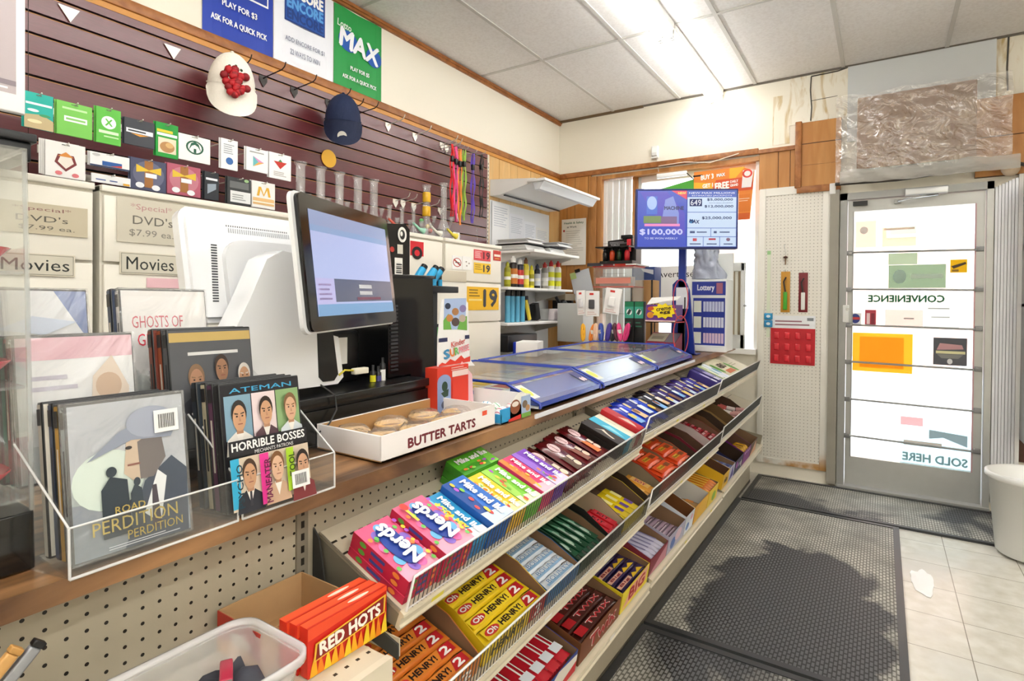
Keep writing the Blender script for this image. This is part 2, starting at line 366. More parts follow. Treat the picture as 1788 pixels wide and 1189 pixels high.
# ---- window
fm = wood_mat('window_wood', '#c48a4d', '#a06a35', (1, 1, .15), 10)
w = T('window_1', None, None, ((WX0+WX1)/2, YE+.1, WZ0)); w['kind'] = 'structure'
b = MB(); b.box(WX0, WX0+.05, YE-.02, YE+.14, WZ0, WZ1, fm, .004); b.box(WX0, WX1, YE-.012, YE+.14, WZ1-.035, WZ1, fm); b.box(WX0-.06, WX0, YE-.03, YE, WZ0, WZ1, fm, .004)
b.box(WX0+.32, WX0+.37, YE+.06, YE+.14, WZ0, WZ1, fm, .004); b.box(WX0+.37, WX0+.40, YE+.08, YE+.14, WZ0, WZ1, M('#dcdcd8')); b.box(WX1-.03, WX1, YE+.02, YE+.14, WZ0, WZ1, WHT)
b.box(WX0, WX1, YE-.06, YE+.14, WZ0-.03, WZ0+.01, WHT); b.box(WX0+.4, WX1, YE+.07, YE+.13, WZ1-.09, WZ1-.035, M('#f4e3da')); b.build('window_frame', w, world=True)
b = MB(); b.box(WX0+.40, WX1-.03, YE+.105, YE+.109, WZ0+.01, WZ1-.09, GLASS); b.build('window_glass', w, world=True)
b = MB(); cu = M('#eeeeec', .6)
for k in range(9): x = WX0+.05+k*.03; b.box(x, x+.027, YE+.03+.01*(k % 2), YE+.045+.01*(k % 2), WZ0+.01, WZ1-.04, cu)
bl = b.build('vertical_blind', w, world=True)
b = MB()
for z in (1.25, 1.62, 1.9): b.box(WX0+.05, WX0+.31, YE+.024, YE+.0265, z, z+.003, M('#9a9a98'))
b.build('blind_cord', bl, world=True)
# ---- door
AL = M('#c4c5c2', .35, .35, var=.12, bscale=12); AD = M('#a9aaa7', .4, .3, var=.15, bscale=9)
d = T('door_1', None, None, ((DX0+DX1)/2, YE+.05, 0)); d['kind'] = 'structure'
b = MB()
b.box(DX0, DX0+.045, YE-.03, YE+.12, 0, DZ1, AD); b.box(DX1-.035, DX1, YE-.03, YE+.12, 0, DZ1, AL); b.box(DX0, DX1, YE-.03, YE+.12, DZ1-.05, DZ1, AD); b.box(DX0, DX1, YE-.06, YE+.14, 0, .025, AL)
b.build('door_frame', d, world=True)
lx0, lx1 = DX0+.05, DX1-.04; gx0, gx1, gz0, gz1 = -.19, .515, .235, 2.035
b = MB(); b.box(lx0, gx0, YE+.0, YE+.045, .03, DZ1-.055, AL); b.box(gx1, lx1, YE+.0, YE+.045, .03, DZ1-.055, AL)
b.box(gx0, gx1, YE, YE+.045, .03, gz0, AL); b.box(gx0, gx1, YE, YE+.045, gz1, DZ1-.055, AL)
b.box(gx0, gx0+.008, YE-.004, YE, gz0, gz1, AD); b.box(gx1-.008, gx1, YE-.004, YE, gz0, gz1, M('#c79aa0')); leaf = b.build('door_leaf', d, world=True)
b = MB(); b.box(gx0, gx1, YE+.02, YE+.025, gz0, gz1, GLASS); b.build('door_glass', leaf, world=True)
for z in (1.735, 1.467, 1.205, .935, .66, .39):
    b = MB(); b.cyl((gx0-.02, YE-.012, z), (gx1+.02, YE-.012, z-.01), .0075, M('#9a9b99', .3, .7)); 
    for x in (gx0-.02, gx1+.02): b.box(x-.02, x+.02, YE-.02, YE-.001, z-.02, z+.012, M('#87888a', .35, .6), .003)
    b.build('security_bar', d, world=True)
b = MB(); b.box(.12, .36, YE-.07, YE-.012, 2.115, 2.16, M('#d8dadb', .3, .4), .006); b.tube([(.2, YE-.04, 2.115), (.3, YE-.1, 2.1), (.14, YE-.12, 2.085), (.08, YE-.03, 2.085)], .007, CHROME, 6)
b.box(.06, .1, YE-.03, YE-.005, 2.07, 2.1, AD); b.build('door_closer', d, world=True)
b = MB(); b.box(-.19, -.1, YE-.035, YE-.004, 2.075, 2.105, M('#2a2a2a')); b.build('door_stop', d, world=True)
b = MB(); b.box(-.245, -.205, YE-.035, YE-.002, 1.22, 1.35, M('#e6e6e3'), .006); b.cyl((-.215, YE-.03, 1.32), (-.215, YE-.05, 1.32), .01, CHROME); b.build('door_lock', d, world=True)
# white ribbed sidelight right of the door
b = MB()
for k in range(7): b.box(.605+k*.0165, .619+k*.0165, YE-.03+.004*(k % 2), YE-.002, .06, 2.13+.008*k, M('#e9ebee', .25, coat=.3))
b.box(.72, .742, YE-.035, YE, .06, 2.2, WHT); b.build('trim_11', kind='structure', label='white ribbed strip right of the door')
b = MB()
for z in (1.72, 1.35, 2.05, 2.0): b.box(.742, 1.4, YE-.22, YE-.02, z, z+.018, WHT)
b.box(.742, .76, YE-.22, YE-.02, .5, 2.12, M('#8d8d8a')); b.build('wall_shelf_unit', label='white wall shelving on brown wall at right edge beyond the door', cat='shelf', world=True)
# ---- outside: snow, street, house
SNOW = M('#f4f6fa', .8, bump=.3, bscale=3)
b = MB(); b.box(-14, 14, YE+.2, 24, -.12, -.06, SNOW); b.build('floor.001', kind='structure', label='snowy street outside')
b = MB(); V = []; F = []; nx, ny = 28, 14
for j in range(ny+1):
    for i in range(nx+1):
        x = -4+8*i/nx; y = 7.2+3*j/ny; e = math.sin(math.pi*i/nx)*math.sin(math.pi*j/ny)
        V.append((x, y, -.1+e*(.55+.5*noise.noise(Vector((x*.9, y*.9, 0)))+.12*noise.noise(Vector((x*3, y*3, 1))))))
for j in range(ny):
    for i in range(nx): k = j*(nx+1)+i; F.append((k, k+1, k+nx+2, k+nx+1))
b.add(V, F, SNOW, True); b.build('snow_bank', label='white snow bank outside beyond the glass door', cat='snow')
hs = T('house', 'pale peach house across the snowy street seen through the door', 'building', (1.2, 15, -.06))
b = MB(); b.box(-4, 4, 0, 5, 0, 6.5, M('#f3cdbb', .8)); b.prism([(-4.3, -.3, 6.4), (4.3, -.3, 6.4), (0, -.3, 8.2)], (0, 5.6, 0), M('#8e8f94')); b.build('wall', hs)
b = MB(); b.box(-1.15, 1.0, -.05, .0, 2.9, 4.1, WHT); b.box(-1.07, -.1, -.06, -.05, 2.98, 4.02, M('#a9c9cf', .15)); b.box(-.02, .92, -.06, -.05, 2.98, 4.02, M('#a9c9cf', .15)); b.build('window', hs)
b = MB(); b.box(-3.2, -2.2, -.05, 0, 0, 2.1, M('#d8d2cc')); b.build('door', hs)
hs = T('house', 'white flat shop building across the street seen through the front window', 'building', (-7.6, 14, -.06))
b = MB(); b.box(-4.6, 3.9, 0, 5, 0, 3.6, M('#eceae8', .8)); b.build('wall', hs)
b = MB(); b.box(-4.6, 3.9, -.6, 0, 3.3, 3.7, M('#8fc7a8')); b.build('awning', hs)
b = MB(); b.box(-2.6, 1.4, -.03, 0, .9, 2.7, M('#b9c6cc', .15)); b.build('window', hs)
# white outdoor sign board glimpsed behind the display with text
b = MB(); b.box(-.5, .5, 0, .03, 0, .42, M('#f4f4f2')); b.art((-.5, 0, 0), (1, 0, 0), (0, 0, .42), [('t', 'Avertissement', .54, .84, .5, .13, '#1a1a1a', 0, 0)])
b.build('warning_sign', label='white sign with black lettering behind counter by front window', cat='sign', loc=(at(1147, 497, Y=YE-.04).x+.21, YE-.04, 1.25))
# ---- rubber mats
def matm(name, ell=None):
    h = nodes(name, .55); s = h.xyz(); ax = h.ma('FRACT', h.ma('MULTIPLY', s[0], 1/.014)); ay = h.ma('FRACT', h.ma('ADD', h.ma('MULTIPLY', s[1], 1/.036), h.ma('MULTIPLY', h.ma('FLOOR', h.ma('MULTIPLY', s[0], 1/.014)), .5)))
    rib = h.ma('LESS_THAN', h.ma('ABSOLUTE', h.ma('SUBTRACT', ax, .5)), .34); dash = h.ma('LESS_THAN', h.ma('ABSOLUTE', h.ma('SUBTRACT', ay, .5)), .36); d_ = h.ma('MULTIPLY', rib, dash)
    n = h.ramp(h.noi(1.3, 6, None, 1.0), .44, .52); salt = h.mix(h.ramp(h.noi(5, 5), .35, .65), '#c9c6bc', '#8d8b85')
    if ell:
        cx_, cy_, ra, rb = ell; r_ = h.ma('SQRT', h.ma('ADD', h.ma('POWER', h.ma('MULTIPLY', h.ma('SUBTRACT', s[0], cx_), 1/ra), 2), h.ma('POWER', h.ma('MULTIPLY', h.ma('SUBTRACT', s[1], cy_), 1/rb), 2)))
        n = h.ramp(h.ma('ADD', r_, h.ma('MULTIPLY', h.ma('SUBTRACT', h.noi(2.6, 5, None, .6), .5), 1.5)), .9, 1.0)
    up = h.mix(n, '#57585b', salt); lo = h.mix(n, '#1d1e20', '#6a685f'); h.col(h.mix(d_, lo, up)); h.bump(d_, .6, .004); return h.m
MM = matm('rubber_mat'); MM2 = matm('rubber_mat_salt', (.03, -.42, .36, .74))
def mat_(x0, x1, y0, y1, lab, z=0, MM=MM):
    t = T('rubber_mat', lab, 'mat', ((x0+x1)/2, (y0+y1)/2, z), group=None); w, l = (x1-x0)/2, (y1-y0)/2
    b = MB(); b.box(-w+.03, w-.03, -l+.03, l-.03, 0, .010, MM); b.build('ribbed_field', t)
    b = MB(); e = M('#2e3033', .4)
    b.box(-w, w, -l, -l+.03, 0, .014, e); b.box(-w, w, l-.03, l, 0, .014, e); b.box(-w, -w+.03, -l+.03, l-.03, 0, .014, e); b.box(w-.03, w, -l+.03, l-.03, 0, .014, e); b.build('border', t)
mat_(-.82, .10, 2.27, 4.10, 'black ribbed rubber mat with salt stains beside the candy shelves', 0, MM2)
mat_(-.80, 1.9, 4.12, 4.76, 'long black ribbed rubber mat lying across the doorway')
mat_(-.82, .62, .7, 2.25, 'black rubber mat in the foreground at the bottom edge')
# dried salt puddle on the tiles
h = MB(); pts = []
b = MB(); q = []
for i in range(26):
    a = 2*math.pi*i/26; rr = .07*(1+.45*noise.noise(Vector((math.cos(a)*1.5, math.sin(a)*1.5, 3)))); q.append((.18+rr*math.cos(a)*.7, 3.40+rr*2.0*math.sin(a), .001))
b.prism(q, (0, 0, .002), M('#fafafa', .3)); b.build('salt_spill', label='white salt spill on pale floor tiles beside the mat', cat='salt')
# white bin
bt = T('waste_bin', 'round white plastic bin standing right of the glass door', 'bin', (.70, 4.05, .014))
b = MB(); b.lathe([(0, 0), (.155, 0), (.165, .01), (.20, .40), (.205, .40), (.215, .41), (.215, .432), (.205, .437), (.196, .425), (.155, .02), (0, .02)], M('#f1f1ee', .35), 40); b.build('bucket', bt)
b = MB(); b.lathe([(.19, .36), (.12, .375), (0, .38)], M('#fbfbfb', .6, bump=.5, bscale=18), 24); b.build('bin_liner', bt)
# ---- ceiling fluorescent strips (two in view, the others unseen and added for fill)
TB = M((1, .985, .95), .5, emit=TUBE)
def strip(x, y0, y1, lab):
    t = T('strip_light', lab, 'ceiling light', (x, (y0+y1)/2, CEIL-.09)); l = (y1-y0)/2
    b = MB(); b.box(-.055, .055, -l, l, .045, .09, M('#f0f0ee', .4), .004); b.prism([(-.03, -l, .02), (.03, -l, .02), (.05, -l, .048), (-.05, -l, .048)], (0, 2*l, 0), M('#f0f0ee', .4)); b.build('housing', t)
    for s in (-1, 1):
        b = MB(); b.cyl((s*.036, -l+.02, .008), (s*.036, l-.02, .008), .0145, TB, 12); b.build('tube', t)
        for e in (-1, 1):
            b = MB(); b.box(s*.036-.012, s*.036+.012, e*(l-.008)-.008, e*(l-.008)+.008, -.008, .045, WHT); b.build('lamp_holder', t)
strip(-1.165, 3.52, 4.80, 'double tube strip light nearest the end wall')
strip(-1.165, 2.22, 3.50, 'double tube strip light at the top edge of the photo')
strip(-1.165, .92, 2.20, 'added unseen double tube strip light above the counter')  # from here on: extra strips out of view, added to brighten the room
strip(-1.165, -.38, .90, 'added unseen double tube strip light above the camera')
for k, y in enumerate((-2.2, -.9, .4, 1.7)): strip(1.5, y, y+1.28, 'added unseen double tube strip light over the aisle, %s from the back' % ORD[k])
for k, y in enumerate((-2.2, -.9)): strip(.3, y, y+1.28, 'added unseen double tube strip light behind the camera, %s from the back wall' % ORD[k])
strip(-1.165, -1.68, -.40, 'added unseen double tube strip light over the back of the counter')
for k, y in enumerate((-2.2, -.9, .4)): strip(2.7, y, y+1.28, 'added unseen double tube strip light by the right wall, %s from the back' % ORD[k])
# ================================================================ LEFT WALL
LF = ((0, 1, 0), (0, 0, 1))
def onl(px0, py0, px1, py1, X):
    a = at(px0, py0, X=X); b = at(px1, py1, X=X); m = (px0+px1)/2
    return a.y, b.y, b.z, a.z
# slatwall: burgundy boards with tan-edged grooves
h = nodes('burgundy_laminate', .32); h.b.inputs['Specular IOR Level'].default_value = .9; h.col(h.mix(h.noi(5, 4, h.mapping((1, 3, 30))), '#6d2e35', '#521f24')); SLAT = h.m
b = MB(); G0 = 2.484; yb0, yb1 = .2, 3.615; zt = 2.52
edge = M('#a8733e', .5); dark = M('#160808', .7)
b.box(XL+.001, XL+.006, yb0, yb1, .9, zt, dark); z = zt; k = 0
while z > .95:
    zb = G0-.0782*k if k or True else 0
    b.box(XL+.006, XL+.02, yb0, yb1, zb+.004, z, SLAT); b.box(XL+.006, XL+.0205, yb0, yb1, z-.003 if k else z-.001, z, edge if k else SLAT)
    z = zb-.005; k += 1
b.box(XL+.0195, XL+.0206, .745, .7475, .95, zt, M('#2c1013'))
b.build('slatwall_panel', label='burgundy slatwall panel with tan edged grooves on the left wall', cat='display wall', world=True)
b = MB(); b.box(XL+.003, XL+.02, 3.615, 3.64, 1.2, 2.52, M('#d9d2c3')); 
for k in range(24): b.box(XL+.02, XL+.021, 3.623, 3.63, 1.75+k*.03, 1.765+k*.03, M('#5a5348'))
b.build('shelf_upright', label='cream slotted metal upright at the right end of the slatwall', cat='shelf bracket', world=True)
# posters above the trim
def poster(n, y0, y1, z0, z1, bgc, items, lab):
    b = MB(); V = []; N_ = 8
    for i in range(N_+1):
        y = y0+(y1-y0)*i/N_; V += [(XL+.004+.004*math.sin(i*1.1), y, z0), (XL+.004+.004*math.sin(i*1.1+.4), y, z1)]
    b.add(V, [(2*i, 2*i+2, 2*i+3, 2*i+1) for i in range(N_)], bgc); b.art((XL+.009, y0, z0), (0, y1-y0, 0), (0, 0, z1-z0), items); b.build(n, label=lab, cat='poster', world=True)
w_ = '#f4f6fb'
poster('poster', 1.385, 1.745, 2.592, 3.06, '#1c3fae', [('r', .08, .52, .92, .98, w_), ('r', .1, .54, .9, .96, '#173a9c'), ('t', '649', .5, .76, .7, .34, w_, 0, .05), ('t', 'PLAY FOR $3', .5, .37, .5, .075, w_, 0, .03), ('t', 'ASK FOR A QUICK PICK', .5, .19, .8, .075, w_, 0, .03)], 'blue poster with big white number, leftmost of three above the slatwall')
poster('poster', 1.75, 2.125, 2.592, 3.06, '#eef1fa', [('r', .16, .5, .84, .98, '#163a86'), ('r', .18, .52, .82, .96, '#1d56b0'), ('t', 'ENCORE', .5, .86, .62, .13, '#ffffff', 0, .05), ('e', .48, .86, .035, .028, '#e98a4a'), ('t', 'ENCORE', .5, .72, .62, .13, '#5da4e6', 0, .05), ('t', 'ENCORE', .5, .59, .62, .12, '#123c86', 0, .05), ('t', 'ADD ENCORE FOR $1', .5, .3, .66, .06, '#5a6484', 0, .0), ('t', '22 WAYS TO WIN', .5, .17, .5, .06, '#5a6484', 0, 0)], 'white poster with a stacked blue word, middle of three above the slatwall')
poster('poster', 2.13, 2.495, 2.592, 3.06, '#1f9a48', [('t', 'Lotto', .2, .78, .28, .085, '#eaf6ea', -4, .02), ('e', .28, .6, .2, .13, '#1457b4'), ('e', .82, .54, .17, .12, '#1457b4'), ('t', 'MAX', .52, .6, .84, .25, w_, -6, .07), ('t', 'PLAY FOR $5', .52, .28, .4, .06, w_, 0, .03), ('t', 'ASK FOR A QUICK PICK', .52, .15, .72, .06, w_, 0, .03)], 'green poster with slanted white lettering, rightmost of three above the slatwall')
# hooks along the first grooves
HK = M('#3a3634', .4, .5); HW = M('#e9e5dc', .4, .3)
def hook(px, py, m, lab, grp, L_=.19, g=0):
    p = at(px, py, X=XL+.02); z = p.z
    b = MB(); b.box(-.0, .004, -.022, .022, -.015, .012, m); b.add([(.004, -.022, -.012), (.004, .022, -.012), (.006, 0, -.045), (.001, 0, -.045)], [(0, 1, 2), (0, 2, 3)], m)
    b.tube([(.004, 0, .0), (.03, 0, .003), (L_-.03, 0, .01), (L_-.01, 0, .02), (L_, 0, .04)], .003, m, 6); b.build('display_hook', loc=(XL+.02, p.y, z), label=lab, cat='hook', group=grp)
for k, px in enumerate((459, 513, 573, 622)): hook(px, (137, 157, 178, 200)[k], HK, 'black slatwall hook, %s from the white cap towards the navy cap' % ORD[k], 'black hooks beside the caps')
for k, px in enumerate((677, 724, 771, 779)): hook(px, (218, 236, 252, 257)[k], HW, 'pale slatwall hook, %s to the right of the navy cap' % ORD[k], 'pale hooks right of the navy cap', .15)
for k, (px, py) in enumerate(((120, 13), (301, 81))):
    p = at(px, py, X=XL+.025); b = MB(); b.prism([(0, -.035, .0), (0, .035, .0), (0, .005, -.055)], (.003, 0, 0), HW); b.build('price_clip', loc=p, label='white triangular clip in the top groove, %s from left' % ORD[k], cat='clip')
for k, (px, py) in enumerate(((690, 351), (703, 353), (722, 358), (742, 362), (768, 366), (800, 376))):
    hook(px, py, HW, 'white hook above the glass pipes, %s from left' % ORD[k], 'white hooks above the glass pipes', .13)
p = at(574, 277, X=XL+.024); b = MB(); b.prism([(0, .05*math.cos(2*math.pi*i/20), .05*math.sin(2*math.pi*i/20)) for i in range(20)], (.003, 0, 0), M('#ffc233')); b.build('yellow_disc', loc=p, label='round yellow disc sticker under the navy cap', cat='sticker')
# caps hanging on hooks
def cap(px, py, main, brim, lab, deco, yaw, sc=1.0):
    t = T('baseball_cap', lab, 'cap', at(px, py, X=XL+.17), R(yaw)); cm = M(main, .8, bump=.25, bscale=90); bmm = M(brim, .8, bump=.2, bscale=90)
    # crown hangs vertically, its front facing the aisle (+x), the brim pointing down
    b = MB(); V = []; F = []; n, m_ = 24, 9
    for j in range(m_+1):
        a = math.pi/2*j/m_; r_ = math.cos(a); zz = math.sin(a)
        for i in range(n):
            t_ = 2*math.pi*i/n; y = .082*r_*math.cos(t_)*sc; x = .095*r_*math.sin(t_)*sc; rid = 1+.02*abs(math.sin(3*t_))*r_
            V.append((x*rid, y*rid, .0+zz*.125*sc))
    for j in range(m_):
        for i in range(n): F.append((j*n+i, j*n+(i+1) % n, (j+1)*n+(i+1) % n, (j+1)*n+i))
    rot = Matrix.Rotation(R(12), 4, 'Y'); b.T = rot; b.add(V, F, cm, True); b.ball((0, 0, .127*sc), .008, cm, 8, .6)
    b.tube([(.0, .083*sc, .004), (.06, .06*sc, .003), (.09, 0, .0), (.06, -.06*sc, .003), (0, -.083*sc, .004)], .004, cm, 6); crown = b.build('crown', t)
    b = MB(); b.T = rot; V = []; F = []; n = 16; m_ = 6
    for j in range(m_+1):
        for i in range(n+1):
            a = -math.pi/2*.98+math.pi*.98*i/n; e = j/m_
            x0, y0 = .093*math.cos(a), .082*math.sin(a); x1, y1 = .12*math.cos(a)+.02, .088*math.sin(a)
            V.append(((x0+(x1-x0)*e)*sc, (y0+(y1-y0)*e)*sc, (-.115*e*math.cos(a)**.6 if math.cos(a) > 0 else 0)*sc))
    o = len(V); V += [(x-.004, y, z) for x, y, z in V]
    for j in range(m_):
        for i in range(n): k = j*(n+1)+i; F += [(k, k+1, k+n+2, k+n+1), (o+k+n+1, o+k+n+2, o+k+1, o+k)]
    b.add(V, F, bmm, True); b.build('brim', t)
    b = MB(); deco(b, sc); b.build('embroidery', crown); b = MB(); b.tube([(-.05, .06, .0), (-.1, .03, -.01), (-.1, -.03, -.01), (-.05, -.06, 0)], .006, cm, 6); b.build('strap', t)
def rose(b, s):
    rr = random.Random(3)
    for i in range(16):
        a = rr.uniform(0, 6.28); q = rr.uniform(0, .036); c = '#b3121d' if i % 3 else '#8a0d17'
        b.ball((.118-.3*q, 1.5*q*math.cos(a), .015+1.3*q*math.sin(a)), .018, M(c, .6), 6)
        b.ball((.14, 1.3*q*math.cos(a)+.008, -.045+q*math.sin(a)), .016, M(c, .6), 6)
    for i in range(9): a = i*.7; b.ball((.105, .036*math.cos(a), .018+.042*math.sin(a)), .007, M('#31452b', .6), 6)
    for y, z in ((-.03, .075), (.025, .06), (.05, -.03)): b.ball((.082, y, z), .012, M('#d8c98e', .6), 6, .6)
def badge(b, s): b.T = Matrix.Rotation(R(12), 4, 'Y'); b.prism([(.128, -.008+.024*math.cos(i*.35), -.085+.024*math.sin(i*.35)) for i in range(18)], (.012, 0, 0), M('#c9c5bb', .4)); 
hook(404, 124, HK, 'black hook holding the white cap', None, .17)
hook(600, 194, HK, 'black hook holding the navy cap', None, .17)
cap(404, 152, '#efe9dd', '#f1ece1', 'white baseball cap with embroidered red rose hanging on the slatwall', rose, -24, 1.18)
cap(599, 212, '#132347', '#0f1c3c', 'navy baseball cap with round silver badge on the brim, hanging', badge, -38, 1.15)
# gift cards on hooks (front card faces the aisle; more hang behind)
def card(px0, py0, px1, py1, X, body, items, lab, n=3, grp=None, hk=True, rx=0):
    y0, y1, z0, z1 = onl(px0, py0, px1, py1, X); w = y1-y0; hh = z1-z0
    t = T('gift_card', lab, 'gift card', (X, y0+w/2, z0))
    b = MB(); b.box(-.0012, 0, -w/2, w/2, 0, hh, body); b.build('card', t)
    b = MB(); b.art((.0001, -w/2, 0), (0, w, 0), (0, 0, hh), [('r', .4, .93, .6, .955, '#5b5b58')]+items); b.build('print', t)
    for k in range(n-1):
        b = MB(); b.box(-.0012, 0, -w/2, w/2, 0, hh, M(body, .5, var=.1) if isinstance(body, str) else body)
        b.build('gift_card', loc=(X-.006-.005*k, y0+w/2-.004*k, z0+.002*k), label='%s card behind the %s' % (ORD[k], lab), cat='gift card', group='cards behind the '+lab)
    if hk:
        b = MB(); b.box(XL+.02, XL+.026, y0+w/2-.02, y0+w/2+.02, z0+hh*.93, z0+hh*.93+.03, HW); b.tube([(XL+.026, y0+w/2, z0+hh*.945), (X+.02, y0+w/2, z0+hh*.945), (X+.028, y0+w/2, z0+hh*.97)], .0025, HW, 6)
        b.build('display_hook', label='hook that carries the '+lab, cat='hook', world=True)
XC = -2.42
card(42, 157, 93, 231, XC, '#17b3a6', [('r', .05, .66, .95, .72, w_), ('p', [(0, .0), (1, 0), (1, .28), (.6, .42), (0, .36)], '#c6b489'), ('e', .3, .5, .2, .04, w_), ('e', .7, .4, .2, .04, '#3fa06c'), ('e', .35, .2, .25, .05, '#f2e4b8')], 'teal beach gift card at far left')
card(99, 173, 161, 245, XC, '#7ac957', [('r', .15, .78, .85, .84, '#c4ebb0'), ('r', .2, .42, .85, .58, w_), ('r', .25, .47, .8, .53, '#8ed070')], 'light green gift card with white panel')
card(168, 184, 211, 256, XC, '#5fbf46', [('e', .5, .6, .3, .18, w_), ('t', 'X', .5, .6, .32, .2, '#5fbf46', 0, .05), ('r', .1, .28, .9, .36, '#d9f2cf'), ('r', .3, .18, .9, .22, '#bfe6b0')], 'green gift card with white X disc')
card(217, 203, 270, 261, XC, '#3c4048', [('r', .06, .46, .94, .62, w_), ('r', .12, .51, .7, .57, '#3c4048'), ('p', [(.2, .44), (.8, .44), (.5, .36)], '#e39a3c')], 'charcoal gift card with white name bar and orange smile')
card(272, 211, 311, 279, XC, '#1f9e3b', [('r', .05, .72, .75, .8, '#e8d43a'), ('r', .05, .62, .95, .7, w_), ('r', .1, .12, .9, .56, '#eadfc4'), ('e', .5, .3, .33, .16, '#b98a56'), ('e', .6, .36, .18, .08, '#d7b074')], 'dark green gift card with a food picture')
card(312, 231, 367, 288, XC, '#f6f5f1', [('e', .5, .55, .28, .27, '#22614a'), ('e', .5, .55, .22, .215, '#f6f5f1'), ('p', [(.3, .4), (.38, .7), (.5, .78), (.62, .7), (.7, .4), (.6, .6), (.5, .66), (.4, .6)], '#22614a'), ('e', .5, .52, .09, .1, '#f6f5f1'), ('r', .46, .34, .54, .5, '#22614a')], 'white gift card with round green emblem')
card(386, 240, 415, 299, XC, '#f4f4f4', [('l', .15, .5, .85, .85, 5, '#9aa0aa'), ('e', .5, .28, .22, .12, '#3b6fb5')], 'narrow white gift card with small blue symbol')
card(430, 255, 468, 304, XC, '#f6f6f6', [('r', .15, .8, .8, .85, '#a6a6a6'), ('p', [(.3, .2), (.3, .65), (.8, .43)], '#6fc3c9'), ('p', [(.3, .2), (.55, .43), (.8, .43)], '#efb35a'), ('p', [(.3, .65), (.55, .43), (.8, .43)], '#d98fc8')], 'white gift card with pastel triangle')
card(470, 264, 508, 317, XC, '#f6f6f6', [('p', [(.2, .68), (.8, .68), (.5, .4)], '#c8362c'), ('p', [(.4, .68), (.5, .78), (.6, .68)], '#3c8a4a'), ('l', .2, .1, .8, .3, 3, '#b7b0ae')], 'white gift card with red downward triangle')
card(79, 243, 149, 316, XC, '#f3f1ee', [('p', [(.5, .18), (.22, .42), (.3, .66), (.7, .66), (.78, .42)], '#7a2a2e'), ('p', [(.5, .26), (.3, .44), (.36, .6), (.64, .6), (.7, .44)], '#efe6dc'), ('p', [(.3, .6), (.5, .74), (.7, .6)], '#d98a3a'), ('e', .32, .12, .09, .06, '#e07a80'), ('e', .74, .1, .09, .06, '#e07a80')], 'thick white gift card with maroon heart', 5)
card(157, 263, 226, 300, XC, '#f4f4f4', [('r', .0, .0, 1, .12, '#2e3f66'), ('r', .3, .14, .8, .45, '#1f5ba6'), ('p', [(.5, .14), (.8, .14), (.8, .3)], '#d9483b'), ('e', .15, .82, .1, .1, '#c9c9c9')], 'white gift card with blue and red rectangle')
card(160, 301, 228, 327, XC, '#f2f3f4', [('r', .1, .3, .35, .42, '#3c5aa0'), ('r', .45, .3, .65, .42, '#3c5aa0'), ('r', .8, .05, .97, .3, '#e0a92c')], 'low white gift card with yellow corner', 2)
def bow(c1): return [('e', .5, .52, .44, .42, c1), ('r', .38, .1, .62, .95, '#a87038'), ('p', [(.15, .8), (.5, .66), (.85, .8), (.85, .55), (.5, .63), (.15, .55)], '#e8c63c'), ('e', .25, .15, .12, .09, w_), ('e', .7, .12, .12, .09, w_), ('r', .4, .42, .72, .56, w_)]
card(228, 273, 290, 338, XC, '#4a4f6b', bow('#6a6c86'), 'violet grey gift card with yellow bow')
card(292, 283, 350, 346, XC, '#b85c72', bow('#c67d8c'), 'pink gift card with yellow bow')
card(357, 298, 382, 351, XC, '#2b2f36', [('r', .1, .7, .9, .78, w_), ('p', [(.2, .2), (.8, .4), (.8, .6), (.2, .55)], '#9aa7b5')], 'narrow dark gift card showing grey stripes')
card(397, 307, 438, 361, XC, '#3a3d3f', [('r', .1, .6, .9, .85, '#6d7072'), ('r', .12, .08, .98, .5, '#eceeee'), ('l', .2, .15, .8, .4, 3, '#9da0a2'), ('e', .8, .93, .1, .06, '#9dc48a')], 'dark grey gift card with white lower panel')
card(440, 314, 480, 367, XC, '#f4f2ee', [('r', .04, .12, .96, .38, '#efc486'), ('r', .04, .2, .96, .25, '#f8f0e2'), ('p', [(.2, .45), (.28, .8), (.38, .8), (.5, .52), (.62, .8), (.72, .8), (.8, .45), (.7, .45), (.64, .7), (.5, .45), (.36, .7), (.3, .45)], '#e9b53a')], 'white gift card with golden arches')
# lanyards
for k, (px, py, pb, c, nm) in enumerate(((790, 252, 378, '#e21f26', 'red'), (797, 256, 388, '#ef4f93', 'pink'), (804, 260, 393, '#f08a2c', 'orange'), (811, 262, 385, '#8db33c', 'green'), (826, 268, 390, '#5b3fb0', 'purple'), (841, 270, 380, '#181818', 'black'))):
    X = -2.50+.014*k; p = at(px, py, X=X); q = at(px, pb, X=X); cm = M(c, .6); L_ = p.z-q.z
    t = T('lanyard', '%s fabric lanyard hanging at the right end of the slatwall' % nm, 'lanyard', (X, p.y, q.z))
    b = MB()
    for s in (-1, 1):
        V = []; n = 18
        for i in range(n+1):
            z = L_*i/n; yy = s*.008*math.sin(math.pi*i/n)+.006*math.sin(i*.9+s+k); V += [(.006*s+.003*math.sin(i*1.3+k), yy-.009, z), (.006*s-.003*math.sin(i*1.1), yy+.009, z)]
        b.add(V, [(2*i, 2*i+2, 2*i+3, 2*i+1) for i in range(n)], cm, True)
    b.build('strap', t); b = MB(); b.box(-.009, .009, -.013, .013, L_*.76, L_*.84, BLK, .004); b.build('buckle', t)
    b = MB(); b.tube([(XL+.02-X, 0, L_+.006), (.03, 0, L_+.006), (.036, 0, L_+.02)], .0025, M('#d9d9d9', .3, .6), 6); b.build('hook', t)
